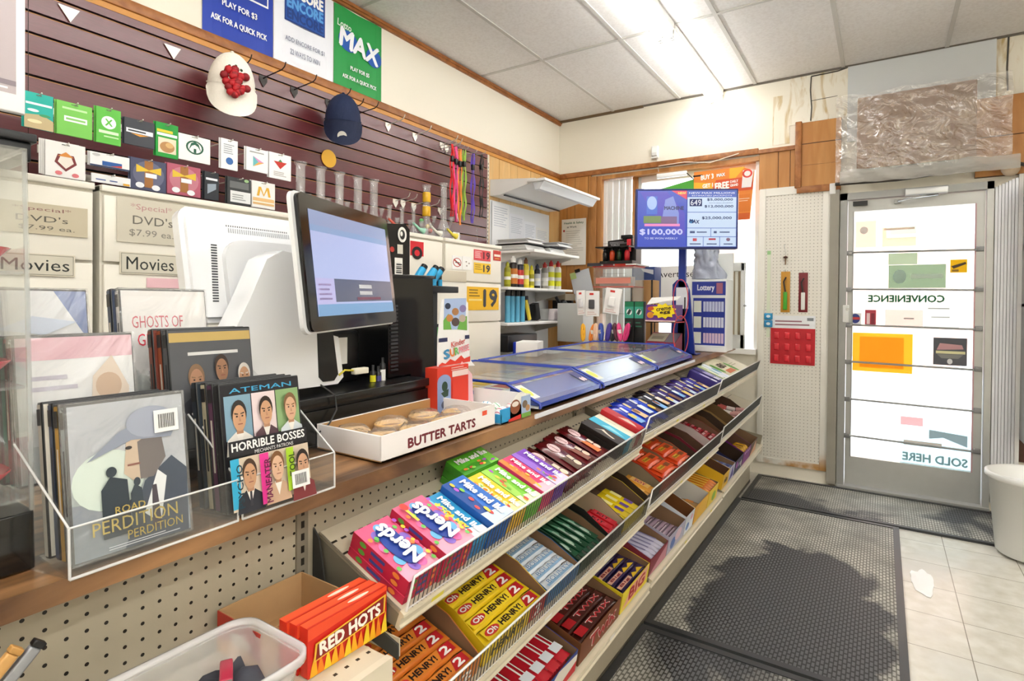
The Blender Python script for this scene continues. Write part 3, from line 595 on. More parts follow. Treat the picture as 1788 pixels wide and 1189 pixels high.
# ---- white cabinets below the slatwall
XF = -2.2; CT = 1.735; CW = M('#f0ece0', .45, bump=.03)
def cabinet(y0, y1, rows, lab, handles=()):
    t = T('storage_cabinet', lab, 'cabinet', (XL+.24, (y0+y1)/2, 0)); w = (y1-y0)/2; x0, x1 = -.215, XF-XL-.24
    b = MB(); b.box(x0, x1-.02, -w, w, 0, CT, CW); b.box(x0, x1, -w, w, CT-.022, CT, CW, .003); b.build('body', t)
    zs = [CT-.03]+rows
    for a, c in zip(zs, zs[1:]):
        b = MB(); b.box(x1-.018, x1, -w+.006, w-.006, c+.006, a-.004, CW, .003); b.build('drawer_front', t)
    return t
cabinet(.22, .80, [1.47, .3], 'cream cabinet at far left behind the acrylic case')
cabinet(.82, 1.62, [1.47, .3], 'cream cabinet carrying the DVD price sign')
cabinet(1.64, 2.58, [1.47, 1.2, .3], 'cream cabinet hidden behind the tills')
cabinet(2.60, 3.20, [1.475, 1.215, .68, .3], 'cream cabinet with yellow 19 notice at its right end')
def sign(y0, y1, z0, z1, body, items, lab, name='sign', X=XF+.003, th=.002, curl=0, cat='sign'):
    b = MB(); w, hh = y1-y0, z1-z0
    if curl:
        V = []; n = 10
        for i in range(n+1):
            f = i/n; xx = curl*(f**2.5); V += [(xx, w*f, 0), (xx*.8, w*f, hh)]
        b.add(V, [(2*i, 2*i+2, 2*i+3, 2*i+1) for i in range(n)], body, True)
        b.art((.0015, 0, 0), (0, w*.98, 0), (0, 0, hh), items)
    else: b.box(0, th, 0, w, 0, hh, body); b.art((th, 0, 0), (0, w, 0), (0, 0, hh), items)
    b.build(name, label=lab, cat=cat, loc=(X, y0, z0))
PAPER = '#cfc9b8'; serif = '#4c4740'
def sp(px0, py0, px1, py1): return onl(px0, py0, px1, py1, XF)
y0, y1, z0, z1 = sp(203, 352, 320, 431)
sign(y0, y1, z0, z1+.02, PAPER, [('t', '*Special*', .5, .8, .62, .17, '#b98a8a', 0, 0), ('t', "DVD's", .52, .52, .6, .2, '#6d6a62', 0, 0), ('t', '$7.99 ea.', .5, .22, .66, .17, '#8a867c', 0, 0)], "paper sign reading Special DVD's $7.99 ea. on the cabinet beside the white monitor")
y0, y1, z0, z1 = sp(208, 449, 312, 482)
sign(y0, y1, z0, z1+.02, '#ddd6c4', [('r', .02, .05, .98, .95, '#8a8a78'), ('r', .03, .08, .97, .92, '#d4cfbf'), ('t', 'Movies', .5, .5, .8, .6, '#262a26', 0, .01)], 'framed Movies sign right below the DVD price sign')
y0, y1, z0, z1 = sp(-15, 345, 152, 405)
sign(y0, y1, z0-.02, z1, '#c9bfa6', [('t', '*Special*', .5, .8, .62, .16, '#8a5f5c', 0, 0), ('t', "DVD's", .5, .5, .55, .2, '#5f5b52', 0, 0), ('t', '$7.99 ea.', .55, .2, .6, .16, '#6f6a5f', 0, 0)], "curled paper sign reading Special DVD's $7.99 ea. at far left")
y0, y1, z0, z1 = sp(-12, 438, 130, 484)
sign(y0, y1, z0, z1, '#ddd6c4', [('r', .02, .05, .98, .95, '#8a8a78'), ('r', .03, .08, .97, .92, '#d4cfbf'), ('t', 'Movies', .5, .5, .85, .55, '#262a26', 0, .01)], 'framed Movies sign at far left behind the acrylic case')
y0, y1, z0, z1 = sp(255, 485, 330, 504)
sign(y0, y1, z0, z1, '#f0c4cb', [], 'pale pink paper under the right Movies sign')
# stickers on the right cabinet
def stk(px0, py0, px1, py1, body, items, lab): y0, y1, z0, z1 = sp(px0, py0, px1, py1); sign(y0, y1, z0, z1, body, items, lab, 'sticker', XF+.002, .0008, cat='sticker')
stk(815, 500, 870, 541, '#f1bd22', [('l', .06, .55, .4, .92, 3, '#8a6a1a'), ('r', .05, .4, .45, .48, '#f6dd8a'), ('t', '19', .72, .52, .46, .8, '#3d4048', 0, .05)], 'large yellow notice with dark 19 on the cabinet')
stk(827, 435, 856, 457, '#dd4a52', [('l', .06, .2, .5, .9, 5, '#f5d3d3'), ('t', '19', .75, .5, .42, .72, '#5b1f2b', 0, .05)], 'small red notice with 19')
stk(827, 458, 856, 479, '#f1c62f', [('l', .06, .3, .5, .9, 3, '#a8842a'), ('t', '19', .75, .5, .42, .72, '#3d4048', 0, .05)], 'small yellow notice with 19 below the red one')
stk(861, 437, 874, 456, '#c9342c', [('r', .1, .4, .9, .62, '#f2e6d8'), ('r', .2, .15, .8, .25, '#e8a13c')], 'small red octagonal sticker at the cabinet corner')
stk(789, 446, 806, 471, '#f6f6f4', [('e', .5, .52, .42, .34, '#b1322b'), ('e', .5, .52, .35, .28, '#f6f6f4'), ('p', [(.1, .7), (.2, .78), (.9, .34), (.8, .26)], '#b1322b'), ('r', .3, .48, .75, .54, '#333333')], 'white no smoking sticker on the right cabinet')
stk(807, 447, 823, 472, '#f6f6f4', [('e', .4, .6, .08, .05, '#9c8f8a'), ('e', .7, .5, .08, .05, '#9c8f8a'), ('e', .45, .3, .08, .05, '#9c8f8a')], 'white sticker right of the no smoking sticker')
stk(716, 420, 739, 448, '#d3202c', [('e', .5, .2, .4, .45, '#1a1414'), ('e', .5, .2, .2, .22, '#d3202c')], 'red poster with black ring behind the till')
# ---- glass pipes standing on the cabinet tops
def pipe(px, py, H_, lab, r=.022, band=None, kind=0):
    X = -2.36; p = at(px, py, X=X); H_ = p.z-CT; t = T('glass_pipe', lab, 'glass pipe', (X, p.y, CT))
    b = MB(); base = .03 if kind == 1 and r < .015 else .06 if kind else .05
    prof = [(0, .002), (base, .004), (base*.98, .02), (base*.7, H_*.22), (r, H_*.36), (r, H_-.02), (r+.007, H_-.008), (r+.008, H_), (r+.004, H_), (r-.003, H_-.012), (r-.003, H_*.36), (base*.66, H_*.2), (base*.9, .015), (0, .012)]
    b.lathe(prof, PIPE, 28); b.build('body', t)
    b = MB(); b.tube([(.02, 0, H_*.12), (.07, -.01, H_*.3)], .009, PIPE, 10); b.lathe([(.006, 0), (.014, .02), (.016, .035), (.013, .035), (.004, .005)], PIPE, 12, (.072, -.01, H_*.3)); b.build('stem', t)
    if band:
        for z0, z1 in ((.42, .6), (.68, .86)): b = MB(); b.lathe([(r+.001, H_*z0), (r+.004, H_*(z0+.02)), (r+.004, H_*(z1-.02)), (r+.001, H_*z1)], M(band, .2), 24); b.build('band', t)
    if kind == 2:
        b = MB()
        for i, c in enumerate(('#d24a3a', '#e0b63a', '#57a65a')): b.ball((.03*math.cos(i*2), .03*math.sin(i*2), .05+.03*i), .016, M(c, .2), 8)
        b.build('ornament', t)
for k, (px, py) in enumerate(((525, 283), (560, 292), (593, 301), (625, 308), (653, 314))): pipe(px, py, 0, 'tall clear glass pipe above the touchscreen, %s from left' % ORD[k])
pipe(745, 323, 0, 'clear glass pipe with two yellow bands on the cabinet', .022, '#e5b228', 2)
pipe(775, 320, 0, 'tall clear glass pipe right of the yellow banded one', .02, None, 1)
for k, (px, py, ) in enumerate(((680, 358), (702, 362), (722, 361))): pipe(px, py, 0, 'small clear glass pipe left of the yellow banded one, %s from left' % ORD[k], .012, None, 1)
for k, (px, c) in enumerate(((690, '#c65a4a'), (732, '#9ad0b8'), (762, '#e8e4da'), (790, '#e5d04a'))):
    p = at(px, 400, X=-2.235); t = T('hand_pipe', 'small glass hand pipe lying on the cabinet, %s from left' % ORD[k], 'glass pipe', (-2.235, p.y, CT+.001))
    b = MB(); b.tube([(0, -.05, .06), (0, 0, .03), (.01, .03, .02)], [.007, .009, .02], M(c, .15), 10); b.ball((.01, .035, .022), .022, PIPE, 8); b.tube([(0, -.05, .06), (.0, -.058, .075)], .009, PIPE, 8); b.build('body', t)
p = at(796, 402, X=-2.24); b = MB(); b.box(0, .002, -.03, .035, 0, .05, M('#eceae4')); b.build('price_tag', loc=(-2.24, p.y, CT), label='blank white price tag at the right end of the glass pipes', cat='tag')
b = MB(); p = at(833, 405, X=-2.3); b.lathe([(0, 0), (.03, 0), (.03, .004), (.004, .008), (.004, .12), (.022, .125), (.022, .13), (0, .13)], CLEAR, 16); b.build('acrylic_stand', loc=(-2.3, p.y, CT), label='small clear acrylic stand on the right cabinet corner', cat='stand')
# ---- white framed poster and dark box at far left
y0, y1, z0, z1 = onl(-70, -60, 40, 203, -1.9)
b = MB(); b.box(0, .02, 0, y1-y0, 0, z1-z0, M('#edeef0', .4), .004); b.art((.02, 0, 0), (0, y1-y0, 0), (0, 0, z1-z0), [('r', .0, .14, .84, 1, '#b8adb0'), ('r', .0, .2, .84, .24, '#8b8087'), ('r', .3, .17, .7, .185, '#f0f0f0')])
b.build('framed_notice', loc=(-1.9, y0, z0), label='white framed notice cut off at the top left edge', cat='frame')
b = MB(); b.tube([(-.37, .05, .12), (-.75, .05, .2)], .012, HW); b.build('frame_bracket', loc=(-1.53, y0, z0+.1), label='white arm holding the framed notice to the wall', cat='bracket')
y0, y1, z0, z1 = onl(-60, 232, 60, 300, -2.0)
bb = T('dark_display_box', 'black box on the cabinet at the far left edge', 'box', (-2.02, (y0+y1)/2, CT))
b = MB(); w = (y1-y0)/2; b.box(-.2, 0, -w, w, 0, z1-CT+.01, M('#191c20', .35), .006); b.build('body', bb); b = MB(); b.box(-.2, .01, -w, w+.01, z1-CT+.01, z1-CT+.035, M('#2a2d31', .3), .004); b.build('lid', bb)
# ---- wall shelves between the slatwall and the corner
def wshelf(z, y0, y1, dep, lab, t=.02, tilt=0):
    th = T('wall_shelf', lab, 'shelf', (XL+.013, (y0+y1)/2, z)); w = (y1-y0)/2
    b = MB(); b.box(0, dep, -w, w, -t, 0, WHT, .003); b.build('board', th)
    for s in (-1, 1): b = MB(); b.prism([(0, s*(w-.04), -t), (dep*.85, s*(w-.04), -t), (dep*.85, s*(w-.04), -t-.015), (0, s*(w-.04), -t-.09)], (0, .004, 0), M('#d8d6d0')); b.build('bracket', th)
b = MB(); b.box(XL+.0125, XL+.0128, 3.66, 4.62, .85, 2.17, M('#e6e8ea', .4)); b.build('back_panel', label='white metal back panel behind the wall shelves', cat='panel', world=True)
SH = [(1.755, .42, 'white wall shelf holding binders and papers'), (1.462, .36, 'white wall shelf holding spray cans'), (1.195, .36, 'white wall shelf holding blue tubes and tools')]
for z, dp, lab in SH: wshelf(z, 3.40 if z < 1.7 else 3.66, 4.42, dp, lab)
cn = T('lighted_canopy', 'white sloping canopy light fixture above the papered wall shelves', 'canopy', (XL+.013, 4.08, 2.18))
b = MB(); yA, yB = -.42, .52
b.prism([(0, yA, .02), (.1, yA, .02), (.42, yA, .09), (.42, yA, .115), (0, yA, .15)], (0, yB-yA, 0), WHT); b.build('hood', cn)
b = MB(); b.box(.36, .52, yA-.02, yB+.02, .085, .105, WHT, .003); b.prism([(.40, yA, .085), (.50, yA, .085), (.46, yA, .03), (.42, yA, .03)], (0, yB-yA, 0), M('#dfe2e6')); b.build('front_rail', cn)
b = MB(); b.box(.12, .135, yA+.02, yB-.02, .012, .02, BLK); b.build('slot', cn)
for k, (a, c, d_, e) in enumerate(((3.68, 3.93, 1.80, 2.16), (3.93, 4.16, 1.80, 2.10), (4.16, 4.36, 1.79, 2.06), (4.36, 4.58, 1.76, 2.03))):
    b = MB(); b.box(0, .001, 0, c-a, 0, e-d_, M(('#f2f2f4', '#e9eaf0', '#eceef4', '#e8e8e6')[k], .6)); b.art((.001, 0, 0), (0, c-a, 0), (0, 0, e-d_), [('l', .1, .45, .9, .92, 9, '#c8ccd6')]); b.build('paper_notice', loc=(XL+.022+.001*k, a, d_), label='white paper sheet under the canopy, %s from left' % ORD[k], cat='paper')
# binders on the top shelf
for k, (y0, y1, c, dz, x0) in enumerate(((3.68, 3.98, '#e2e2e0', .058, .02), (3.69, 4.1, '#151515', .02, .0), (4.02, 4.36, '#22242a', .03, .03), (4.1, 4.4, '#cfd0d2', .0, .06))):
    t = T('ring_binder', '%s binder lying flat on the papered wall shelf' % ('white', 'thick black', 'black and silver', 'pale grey')[k], 'binder', (XL+.05+x0, y0, 1.756+(.0, .0, .0, .062)[k]+(.056 if k == 0 else 0))); L_ = y1-y0
    b = MB(); b.box(0, .3, 0, L_*.8, 0, .004, c); b.box(0, .3, 0, L_*.8, .05 if k in (1, 2) else .03, .054 if k in (1, 2) else .034, c); b.box(0, .004, 0, L_*.8, 0, .05 if k in (1, 2) else .03, c); b.build('cover', t)
    b = MB()
    for i in range(5): b.box(.006, .29-.005*i, .01, L_*.78-.004*i, .006+i*(.008 if k in (1, 2) else .004), .012+i*(.008 if k in (1, 2) else .004), M('#f4f4f2')); 
    b.build('pages', t)
# spray cans and bottles
def can(px, py0, py1, X, r, body, cap_, items, lab, grp=None, z=None, kind='can', cat='spray can'):
    zb = z; p = at(px, py1, X=X); q = at(px, py0, X=X); H_ = q.z-zb
    t = T('spray_can' if kind == 'can' else 'bottle', lab, cat, (X, p.y, zb), group=grp)
    b = MB(); b.lathe([(0, 0), (r, 0), (r*1.02, .004), (r*1.0, H_*.72), (r*.8, H_*.78), (r*.55, H_*.8)], M(body, .3), 20); b.build('body', t)
    b = MB(); b.lathe([(r*.6, H_*.79), (r*.6, H_*.93), (r*.3, H_*.95), (r*.28, H_), (0, H_)], M(cap_, .4), 16); b.build('cap', t)
    b = MB(); b.lathe([(r*1.025, H_*.12), (r*1.025, H_*.6)], M(items, .4), 20); b.lathe([(r*1.03, H_*.3), (r*1.03, H_*.42)], M('#f0efe9', .4), 20); b.build('label_band', t)
XS = -2.42; zz = 1.463
for px, t0, r, c1, c2, c3, nm in ((886, 457, .026, '#8b8a1a', '#8b8a1a', '#a7a524', 'olive yellow'), (896, 447, .035, '#2a2320', '#f4f2ee', '#c9752a', 'black and orange white capped'), (908, 451, .03, '#30303a', '#f4f2ee', '#c8372f', 'black and red white capped'), (918, 450, .026, '#e3d12a', '#7a4a2e', '#f0e15a', 'yellow'), (928, 463, .022, '#e8dc2c', '#e8dc2c', '#a8a020', 'small yellow'), (938, 461, .026, '#20242e', '#3a3f55', '#c9ced8', 'dark grey'), (951, 458, .03, '#8f8d84', '#b5302c', '#c9c7be', 'grey red capped'), (962, 455, .03, '#e6e4da', '#c9262c', '#dfe02a', 'yellow and white red capped'), (974, 456, .03, '#e6e4da', '#c9262c', '#dfe02a', 'white and yellow red capped')):
    can(px, t0, 494, XS+.02*(px > 900), r, c1, c2, c3, nm+' spray can on the middle wall shelf', z=zz)
zz = 1.196
for k, px in enumerate((886, 894, 903, 912)):
    p = at(px, 560, X=-2.36); t = T('blue_tube', 'blue tube with black cap on the lower wall shelf, %s from left' % ORD[k], 'tube', (-2.36, p.y, zz))
    b = MB(); b.cyl((0, 0, 0), (0, 0, .2), .02, M('#5aa9c9', .25), 14); b.build('body', t); b = MB(); b.cyl((0, 0, .2), (0, 0, .25), .021, BLK, 14); b.build('cap', t)
def slab(px, py, X, z, w, d_, hh, c, name, lab, cat, lean=0, rz=0, r=.004):
    p = at(px, py, X=X); b = MB(); b.T = Matrix.Rotation(R(lean), 4, 'X'); b.box(-d_/2, d_/2, -w/2, w/2, 0, hh, c, r); return b.build(name, loc=(X, p.y, z), rot=(0, 0, R(rz)), label=lab, cat=cat)
slab(925, 550, -2.38, zz+.012, .03, .02, .17, '#e7cf3a', 'box_cutter', 'yellow box cutter leaning on the lower wall shelf', 'knife', 22)
slab(919, 550, -2.42, zz+.006, .03, .05, .2, '#2b2436', 'remote_control', 'dark purple remote standing beside the blue tubes', 'remote', 8)
slab(936, 550, -2.42, zz+.008, .06, .06, .14, '#1c1c1e', 'card_holder', 'black card holder on the lower wall shelf', 'holder', 14)
b = MB(); p = at(950, 555, X=-2.4); b.lathe([(0, 0), (.035, 0), (.045, .1), (.042, .1), (.032, .006), (0, .006)], PIPE, 16); b.build('clear_cup', loc=(-2.4, p.y, zz), label='clear plastic cup of odds and ends on the lower wall shelf', cat='cup')
b = MB(); p = at(967, 555, X=-2.36); b.box(-.03, .03, -.05, .05, 0, .1, M('#e9dfe2', .3), .006); b.build('notepad_box', loc=(-2.36, p.y, zz), label='pale pink box on the lower wall shelf beside the scanner', cat='box')
sc = T('barcode_scanner', 'black oval barcode scanner head at the end of the lower wall shelf', 'scanner', (-2.33, at(990, 555, X=-2.33).y-.03, zz)); b = MB(); b.T = Matrix.Rotation(R(-10), 4, 'X'); b.ball((0, 0, .055), .075, M('#20262e', .15), 14, .72); b.build('head', sc)
b = MB(); b.tube([(0, -.03, .09), (-.03, -.12, .2)], .014, BLK); b.ball((-.01, -.03, .14), .04, BLK, 8); b.build('handle', sc)
b = MB(); p = at(975, 505, X=-2.5); b.box(-.1, .1, -.1, .1, 0, .06, M('#9a8c76')); b.box(-.1, .1, .02, .06, -.2, 0, BLK); b.build('hanging_bag', loc=(-2.5, p.y+.05, 1.37), label='brown and black bracket clutter under the spray can shelf', cat='bag')
# papers on the wood wall
b = MB(); a = at(981, 386, Y=YE-.03); c = at(1025, 462, Y=YE-.03); w = .26; b.box(0, w, -.001, 0, 0, .44, M('#e8e4da')); b.art((0, -.001, 0), (w, 0, 0), (0, 0, .44), [('t', 'Health & Safety', .5, .91, .8, .06, '#3f6b4a', 0, .02), ('t', 'at Work', .42, .83, .4, .045, '#4b4b48', 0, .02), ('e', .1, .75, .04, .025, '#b0352f'), ('l', .18, .2, .9, .76, 12, '#cdc9bf')])
b.build('poster', loc=(a.x, YE-.03, c.z), label='Health and Safety at Work poster on the corner panelling', cat='poster')
b = MB(); a = at(995, 478, Y=YE-.12); b.T = Matrix.Rotation(R(-14), 4, 'Y'); b.box(0, .2, -.002, 0, -.34, 0, M('#d5d8de')); b.box(.0, .06, -.004, -.002, -.06, .0, M('#b9cf86')); b.box(.06, .11, -.01, 0, -.01, .02, BLK)
b.build('clipped_papers', loc=a, label='grey papers with a black clip hanging below the safety poster', cat='paper')
b = MB(); a = at(1145, 268, Y=YE); b.box(-.03, .03, -.035, 0, -.05, .06, M('#f4f4f2', .4), .008); b.box(-.024, .024, -.045, -.03, -.03, .0, M('#dcdcda', .3), .004); b.build('motion_sensor', loc=a, label='small white motion sensor on the end wall above the window', cat='sensor')
# ================================================================ COUNTER
CWD = wood_mat('counter_wood', '#a87c52', '#51341e', (2.2, .2, 1), 7, .3)
def slopebox(b, x0, x1, y0, y1, dz0, dz1, m):
    q = [(x0, y0, cz(y0)+dz0), (x1, y0, cz(y0)+dz0), (x1, y1, cz(y1)+dz0), (x0, y1, cz(y1)+dz0), (x0, y0, cz(y0)+dz1), (x1, y0, cz(y0)+dz1), (x1, y1, cz(y1)+dz1), (x0, y1, cz(y1)+dz1)]
    return b.hexa(q, m)
XC0 = -.95
t = T('counter', 'long wood-topped sales counter above the candy shelves', 'counter', (-1.3, 2, 0))
b = MB(); slopebox(b, -1.62, XC0-.02, -.5, 1.55, -.03, 0, CWD); slopebox(b, -2.05, XC0-.02, 1.55, 4.60, -.03, 0, CWD); b.build('worktop', t, world=True)
b = MB(); slopebox(b, XC0-.02, XC0, -.5, 4.60, -.032, .001, CWD); b.build('front_edge', t, world=True)
b = MB(); slopebox(b, XC0, XC0+.006, 1.58, 3.45, -.010, .004, M('#e3e6ee', .3)); b.build('price_rail', t, world=True)
b = MB(); BE = M('#cfc7b3', .5); slopebox(b, -1.60, -1.58, -.5, 1.55, -.95, -.03, BE); slopebox(b, -2.0, -1.98, 1.55, 4.6, -.95, -.03, BE); b.box(-2.0, -1.06, 4.57, 4.6, 0, .99, BE); b.build('body_panel', t, world=True)
# ---- acrylic display case at far left with red trays
cx0, cx1, cy0, cy1 = -1.30, -1.02, -.02, .298
P0 = onc(62, 960); z0 = cz(.2)
ct = T('acrylic_display_case', 'tall clear acrylic case with red trays on a black base at the left edge', 'display case', ((cx0+cx1)/2, (cy0+cy1)/2, z0))
b = MB(); b.box(cx0, cx1, cy0, cy1, z0, z0+.085, M('#0c0c0d', .15, coat=.5), .004); b.build('base', ct, world=True)
b = MB()
for a in (cx0, cx1-.004): b.box(a, a+.004, cy0, cy1, z0+.085, z0+.60, CLEAR)
for a in (cy0, cy1-.004): b.box(cx0+.004, cx1-.004, a, a+.004, z0+.085, z0+.60, CLEAR)
b.box(cx0, cx1, cy0, cy1, z0+.60, z0+.604, CLEAR)
b.build('clear_cover', ct, world=True)
ed = M('#cfd3d6', .2)
b = MB(); b.box(cx1-.005, cx1, cy1-.005, cy1, z0+.085, z0+.60, clear('acrylic_edge', (.85, .87, .88), 1.5, .25)); b.build('corner_edge', ct, world=True)
for k, py in enumerate((866, 672, 474)):
    zt_ = at(50, py, X=-1.03).z-z0; zt_ = max(zt_, .092)
    b = MB(); b.box(cx0+.005, cx1-.006, cy0+.005, cy1-.006, z0+zt_-.008, z0+zt_-.004, clear('tray_shelf%d' % k, (.92, .94, .95), 1.5, .12)); b.build('inner_shelf', ct, world=True)
    rt = T('red_tray', 'glossy red tray on the %s shelf of the clear case at the left edge' % ('bottom', 'middle', 'top')[k], 'tray', ((cx0+cx1)/2-.001, (cy0+cy1)/2, z0+zt_)); w, l = (cx1-cx0)/2-.012, (cy1-cy0)/2-.012; rm = M('#c3122c', .25, coat=.4)
    b = MB(); loft(b, [rr2(w*.8, l*.8, .04, 0), rr2(w*.88, l*.88, .045, .012), rr2(w, l, .05, .034), rr2(w-.002, l-.002, .05, .035), rr2(w*.86, l*.86, .045, .014)], rm, True, True); b.build('bowl', rt)
    b = MB(); b.ball((.03, .08, .03), .05, M(('#d8404c', '#f0784a', '#8a4a4a')[k], .4), 8, .4); b.ball((-.03, .0, .03), .05, M(('#b03040', '#c9a24a', '#a85a5a')[k], .4), 8, .4); o = b.build('contents', rt); o['kind'] = 'stuff'
# ---- DVD racks: two columns, three tiers
dx, dw = .0, .136
def rack(y0, y1, lab):
    zc = cz((y0+y1)/2); t = T('acrylic_dvd_rack', lab, 'rack', (-.99, (y0+y1)/2, zc)); w = (y1-y0)/2
    b = MB(); xs_ = [(.05, .0), (-.07, .095), (-.19, .17)]
    prof = [(.05, 0), (.05, .072), (-.06, .18), (-.07, .167), (-.18, .255), (-.19, .242), (-.245, .30), (-.245, .155), (-.205, .155), (-.205, 0)]
    sh = lambda x: .25*(x-.05)
    for k, (x, z) in enumerate(xs_):
        b = MB(); s_ = sh(x); d_ = (.115, .115, .05)[k]; b.box(x-.004, x, -w+s_, w+s_, z, z+.072, CLEAR); b.box(x-d_, x-.004, -w+s_, w+s_, z, z+.004, CLEAR); b.build('tier_panel', t)
    b = MB()
    for y in (-w, w-.004): b = MB(); b.prism([(x, y+sh(x), z) for x, z in prof], (0, .004, 0), CLEAR); b.build('side_panel', t)
    b = MB(); ec = clear('rack_edge', (.9, .9, .92), 1.6, .55)
    for y in (-w, w): b.tube([(x, y+sh(x), z) for x, z in prof[:2]], .0022, ec, 5); b.tube([(x, y+sh(x), z) for x, z in prof[1:3]], .0018, ec, 5)
    b.tube([(.05, -w, .0), (.05, w, .0)], .0026, ec, 5); b.tube([(.05, -w, .072), (.05, w, .072)], .0018, ec, 5)
    b.build('polished_edge', t); return t
RY = [(.312, .557), (.565, .765)]
rack(*RY[0], 'clear three-tier acrylic DVD rack beside the display case'); rack(*RY[1], 'clear three-tier acrylic DVD rack beside the butter tarts')
SK = '#c99b78'; SK2 = '#b5876a'
def face(cx, cy, s, skin=SK, hair='#2e221c', suit=None, tie=None, bgc=None, ar=1.0):
    o = []
    if bgc: o.append(('r', cx-.15*s/.13*.13, cy-1.3*s, cx+.15*s/.13*.13, cy+1.3*s, bgc))
    if suit: o += [('p', [(cx-1.5*s, cy-2.6*s), (cx-1.3*s, cy-1.5*s), (cx-.4*s, cy-1.0*s), (cx+.4*s, cy-1.0*s), (cx+1.3*s, cy-1.5*s), (cx+1.5*s, cy-2.6*s)], suit), ('p', [(cx-.45*s, cy-1.0*s), (cx, cy-2.1*s), (cx+.45*s, cy-1.0*s)], '#eeeae4')]
    if tie: o.append(('p', [(cx-.1*s, cy-1.1*s), (cx-.16*s, cy-2.2*s), (cx+.16*s, cy-2.2*s), (cx+.1*s, cy-1.1*s)], tie))
    o += [('r', cx-.35*s, cy-1.15*s, cx+.35*s, cy-.5*s, SK2), ('e', cx, cy+.28*s, .8*s, .95*s*ar, hair), ('e', cx, cy-.05*s, .68*s, .92*s*ar, skin),
          ('p', [(cx-.5*s, cy+.25*s), (cx-.12*s, cy+.2*s), (cx-.12*s, cy+.27*s), (cx-.5*s, cy+.35*s)], hair), ('p', [(cx+.5*s, cy+.25*s), (cx+.12*s, cy+.2*s), (cx+.12*s, cy+.27*s), (cx+.5*s, cy+.35*s)], hair),
          ('e', cx-.28*s, cy+.08*s, .1*s, .06*s, '#2a2320'), ('e', cx+.28*s, cy+.08*s, .1*s, .06*s, '#2a2320'), ('p', [(cx-.04*s, cy+.1*s), (cx+.1*s, cy-.28*s), (cx-.1*s, cy-.28*s)], SK2), ('r', cx-.24*s, cy-.5*s, cx+.24*s, cy-.44*s, '#8d4f45')]
    return o
